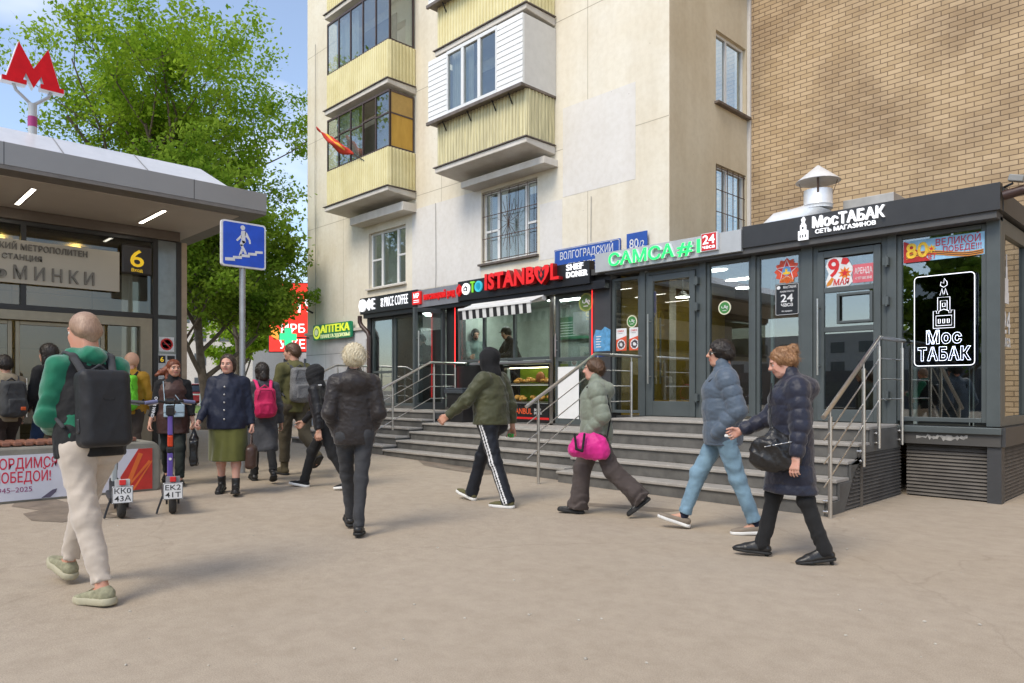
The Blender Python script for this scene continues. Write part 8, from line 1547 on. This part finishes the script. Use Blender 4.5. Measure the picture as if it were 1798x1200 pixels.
def scooter(label, px, py, ang, col, col2, l1, l2, steer, plab):
    g = ongr(px, py); t = thing('kick_scooter', label, 'scooter', g, YAW+R(ang)); c0, s0 = math.cos(YAW+R(ang)), math.sin(YAW+R(ang))
    W3 = lambda x, y, z: Vector((g.x+x*c0-y*s0, g.y+x*s0+y*c0, g.z+z)); D3 = lambda x, y, z: W3(x, y, z)-W3(0, 0, 0)
    pm = mat('scooter_paint_'+col[0], col[1], .35, var=.04, coat=.4); pm2 = mat('scooter_accent_'+col2[0], col2[1], .4); dk = mat('scooter_black_plastic', (.02, .02, .022), .45); tl = mat('scooter_tyre', (.03, .028, .026), .85)
    for nm, y in (('rear_wheel', 0), ('front_wheel', 1.02)):
        b = MB(); b.lathe([(.07, -.035), (.105, -.035), (.122, -.018), (.125, 0), (.122, .018), (.105, .035), (.07, .035)], W3(0, y, .125), 28, D3(1, 0, 0)); w = b.build(nm, tl, t, smooth=True, auto=40); b = MB(); b.lathe([(.0, -.03), (.072, -.03), (.072, .03), (0, .03)], W3(0, y, .125), 18, D3(1, 0, 0)); b.build('hub', dk, w)
    b = MB(); b.obox(W3(0, .42, .17), D3(.095, 0, 0), D3(0, .30, 0), D3(0, 0, .035)); b.obox(W3(0, .80, .21), D3(.05, 0, 0), D3(0, .14, .05), D3(0, -.01, .035)); b.build('deck', dk, t, bevel=.015)
    b = MB()
    pts = [(y, .265+.0*y) for y in ()]
    for sx in (-1, 1): b.bar(W3(sx*.055, -.02, .125), W3(sx*.055, .16, .19), .02, .05)
    b.build('rear_fork', dk, t); b = MB(); n = 10
    for k in range(n):
        a, c = math.pi*(.12+.62*k/n), math.pi*(.12+.62*(k+1)/n); r = .15
        b.hexa([W3(-.05, r*math.cos(a), .125+r*math.sin(a)), W3(.05, r*math.cos(a), .125+r*math.sin(a)), W3(.05, r*math.cos(c), .125+r*math.sin(c)), W3(-.05, r*math.cos(c), .125+r*math.sin(c))], [W3(-.05, (r+.01)*math.cos(a), .125+(r+.01)*math.sin(a)), W3(.05, (r+.01)*math.cos(a), .125+(r+.01)*math.sin(a)), W3(.05, (r+.01)*math.cos(c), .125+(r+.01)*math.sin(c)), W3(-.05, (r+.01)*math.cos(c), .125+(r+.01)*math.sin(c))])
    b.obox(W3(0, -.115, .33), D3(.065, 0, 0), D3(0, .03, 0), D3(0, .0, .07)); b.build('rear_mudguard', mat('scooter_grey_guard', (.20, .20, .21), .5) if col[0] == 'purple' else mat('scooter_pale_guard', (.45, .47, .46), .5), t, smooth=True, auto=40)
    MB().obox(W3(0, -.155, .375), D3(.028, 0, 0), D3(0, .015, 0), D3(0, 0, .026)).build('tail_light', M_REDP, t, bevel=.006)
    pl = MB().obox(W3(0, -.16, .255), D3(.092, 0, 0), D3(0, .004, 0), D3(0, 0, .085)).build('number_plate', M_PRW, t, bevel=.003)
    for tx, dz in ((l1, .030), (l2, -.045)): b = MB(); b.text(tx, W3(0, -.1645, .237+dz), D3(1, 0, 0), UZ, .052, .0015, bold=.004, width=.145, align='CENTER'); b.build('lettering', M_BLACK, pl)
    b = MB(); rp = rrect(.176, .162, .012); rp.append(rp[0]); b.tube([W3(-.088+u, -.1645, .174+v) for u, v in rp], .0025, 5); b.build('border', M_BLACK, pl)
    # stem
    a0, a1 = Vector((0, .93, .22)), Vector((0, .79, 1.06)); P_ = lambda k: a0+(a1-a0)*k
    for nm, k0, k1, m, w_, d_ in (('stem', 0, .42, pm, .06, .075), ('stem_clamp', .42, .50, dk, .075, .09), ('stem_accent', .50, .66, pm2, .058, .07), ('stem_upper', .66, .93, pm, .056, .066), ('head_unit', .93, 1.06, dk, .09, .10)):
        p, q = P_(k0), P_(k1); MB().bar(W3(*p), W3(*q), w_, d_, D3(0, 1, 0)).build(nm, m, t, bevel=.015)
    MB().bar(W3(0, 1.02, .125), W3(0, .93, .30), .09, .05, D3(0, 1, 0)).build('front_fork', dk, t, bevel=.01)
    b = MB(); b.lathe([(.012, 0), (.016, .003), (.016, .006)], W3(*(P_(.33)+Vector((0, -.039, 0)))), 14, D3(0, -1, 0)); b.build('logo_disc', M_PRW, t)
    q = P_(1.07); ca, sa = math.cos(R(steer)), math.sin(R(steer)); hb = lambda u, up=0: W3(q.x+u*ca, q.y+u*sa, q.z+up)
    MB().tube([hb(-.27, .03), hb(-.12, .045), hb(0, .02), hb(.12, .045), hb(.27, .03)], .016, 10).build('handlebar', dk, t, smooth=True)
    for sx in (-1, 1):
        MB().tube([hb(sx*.15, .043), hb(sx*.285, .028)], .020, 10).build('grip', mat('grip_rubber_'+col[0], (.16, .17, .30) if col[0] == 'purple' else (.06, .06, .065), .7), t, smooth=True, auto=40); MB().tube([hb(sx*.13, .035), hb(sx*.14, .02)+D3(0, .05, 0), hb(sx*.25, .0)+D3(0, .06, 0)], .007, 6).build('brake_lever', M_STEEL, t)
    MB().obox(hb(0, .05), D3(.05, 0, 0), D3(0, .04, .01), D3(0, 0, .02)).build('display', mat('display_glass', (.02, .02, .022), .15), t, bevel=.01)
    b = MB(); b.tube([hb(.05, .02), W3(.03, .75, 1.0), W3(.035, .83, .75), W3(.03, .9, .4)], .006, 6); b.build('cable', dk, t); MB().tube([W3(-.09, .1, .18), W3(-.14, .0, .05), W3(-.15, -.01, .01)], .010, 6).build('kickstand', dk, t)
scooter('purple and orange kick scooter with a white number plate parked beside the bench end', 303, 902, 27, ('purple', (.16, .10, .42)), ('orange', (.72, .07, .02)), 'EK2', '41T', 24, '')
scooter('pale grey kick scooter with a white plate beside the man with the black backpack', 213, 910, 33, ('pale', (.50, .53, .52)), ('charcoal', (.05, .05, .052)), 'КК0', '43А', -12, '')
def stain(px_pts, m, dz=.004, name='wet_patch'):
    pts = [ongr(*q) for q in px_pts]; me = bpy.data.meshes.new(name); me.from_pydata([(p.x, p.y, p.z+dz) for p in pts], [], [tuple(range(len(pts)))]); me.materials.append(m); o = link_mesh(name, me); o['kind'] = 'structure'; return o
M_WET = mat('damp_asphalt', (.20, .16, .12), .7, var=.3, vscale=5, bump=.3, bscale=120)
stain([(30, 880), (90, 876), (140, 888), (215, 884), (232, 893), (190, 903), (240, 912), (150, 908), (110, 918), (55, 915), (40, 903), (70, 897), (20, 890)], M_WET)
stain([(1010, 882), (1040, 884), (1130, 890), (1200, 897), (1160, 901), (1090, 894), (1020, 889)], M_WET); stain([(730, 806), (800, 812), (850, 822), (900, 832), (850, 834), (790, 826), (745, 818)], M_WET)
rr = random.Random(8); lb = MB()
for k in range(70):
    p = ongr(rr.uniform(60, 1780), rr.uniform(840, 1180)); r = rr.uniform(.004, .012); lb.ball((p.x, p.y, p.z+r*.4), r, 5, 3, (1, rr.uniform(.5, 1), .5))
o = lb.build('litter_grit', mat('grit', (.45, .42, .36), .9, var=.4, vscale=30)); o['kind'] = 'stuff'
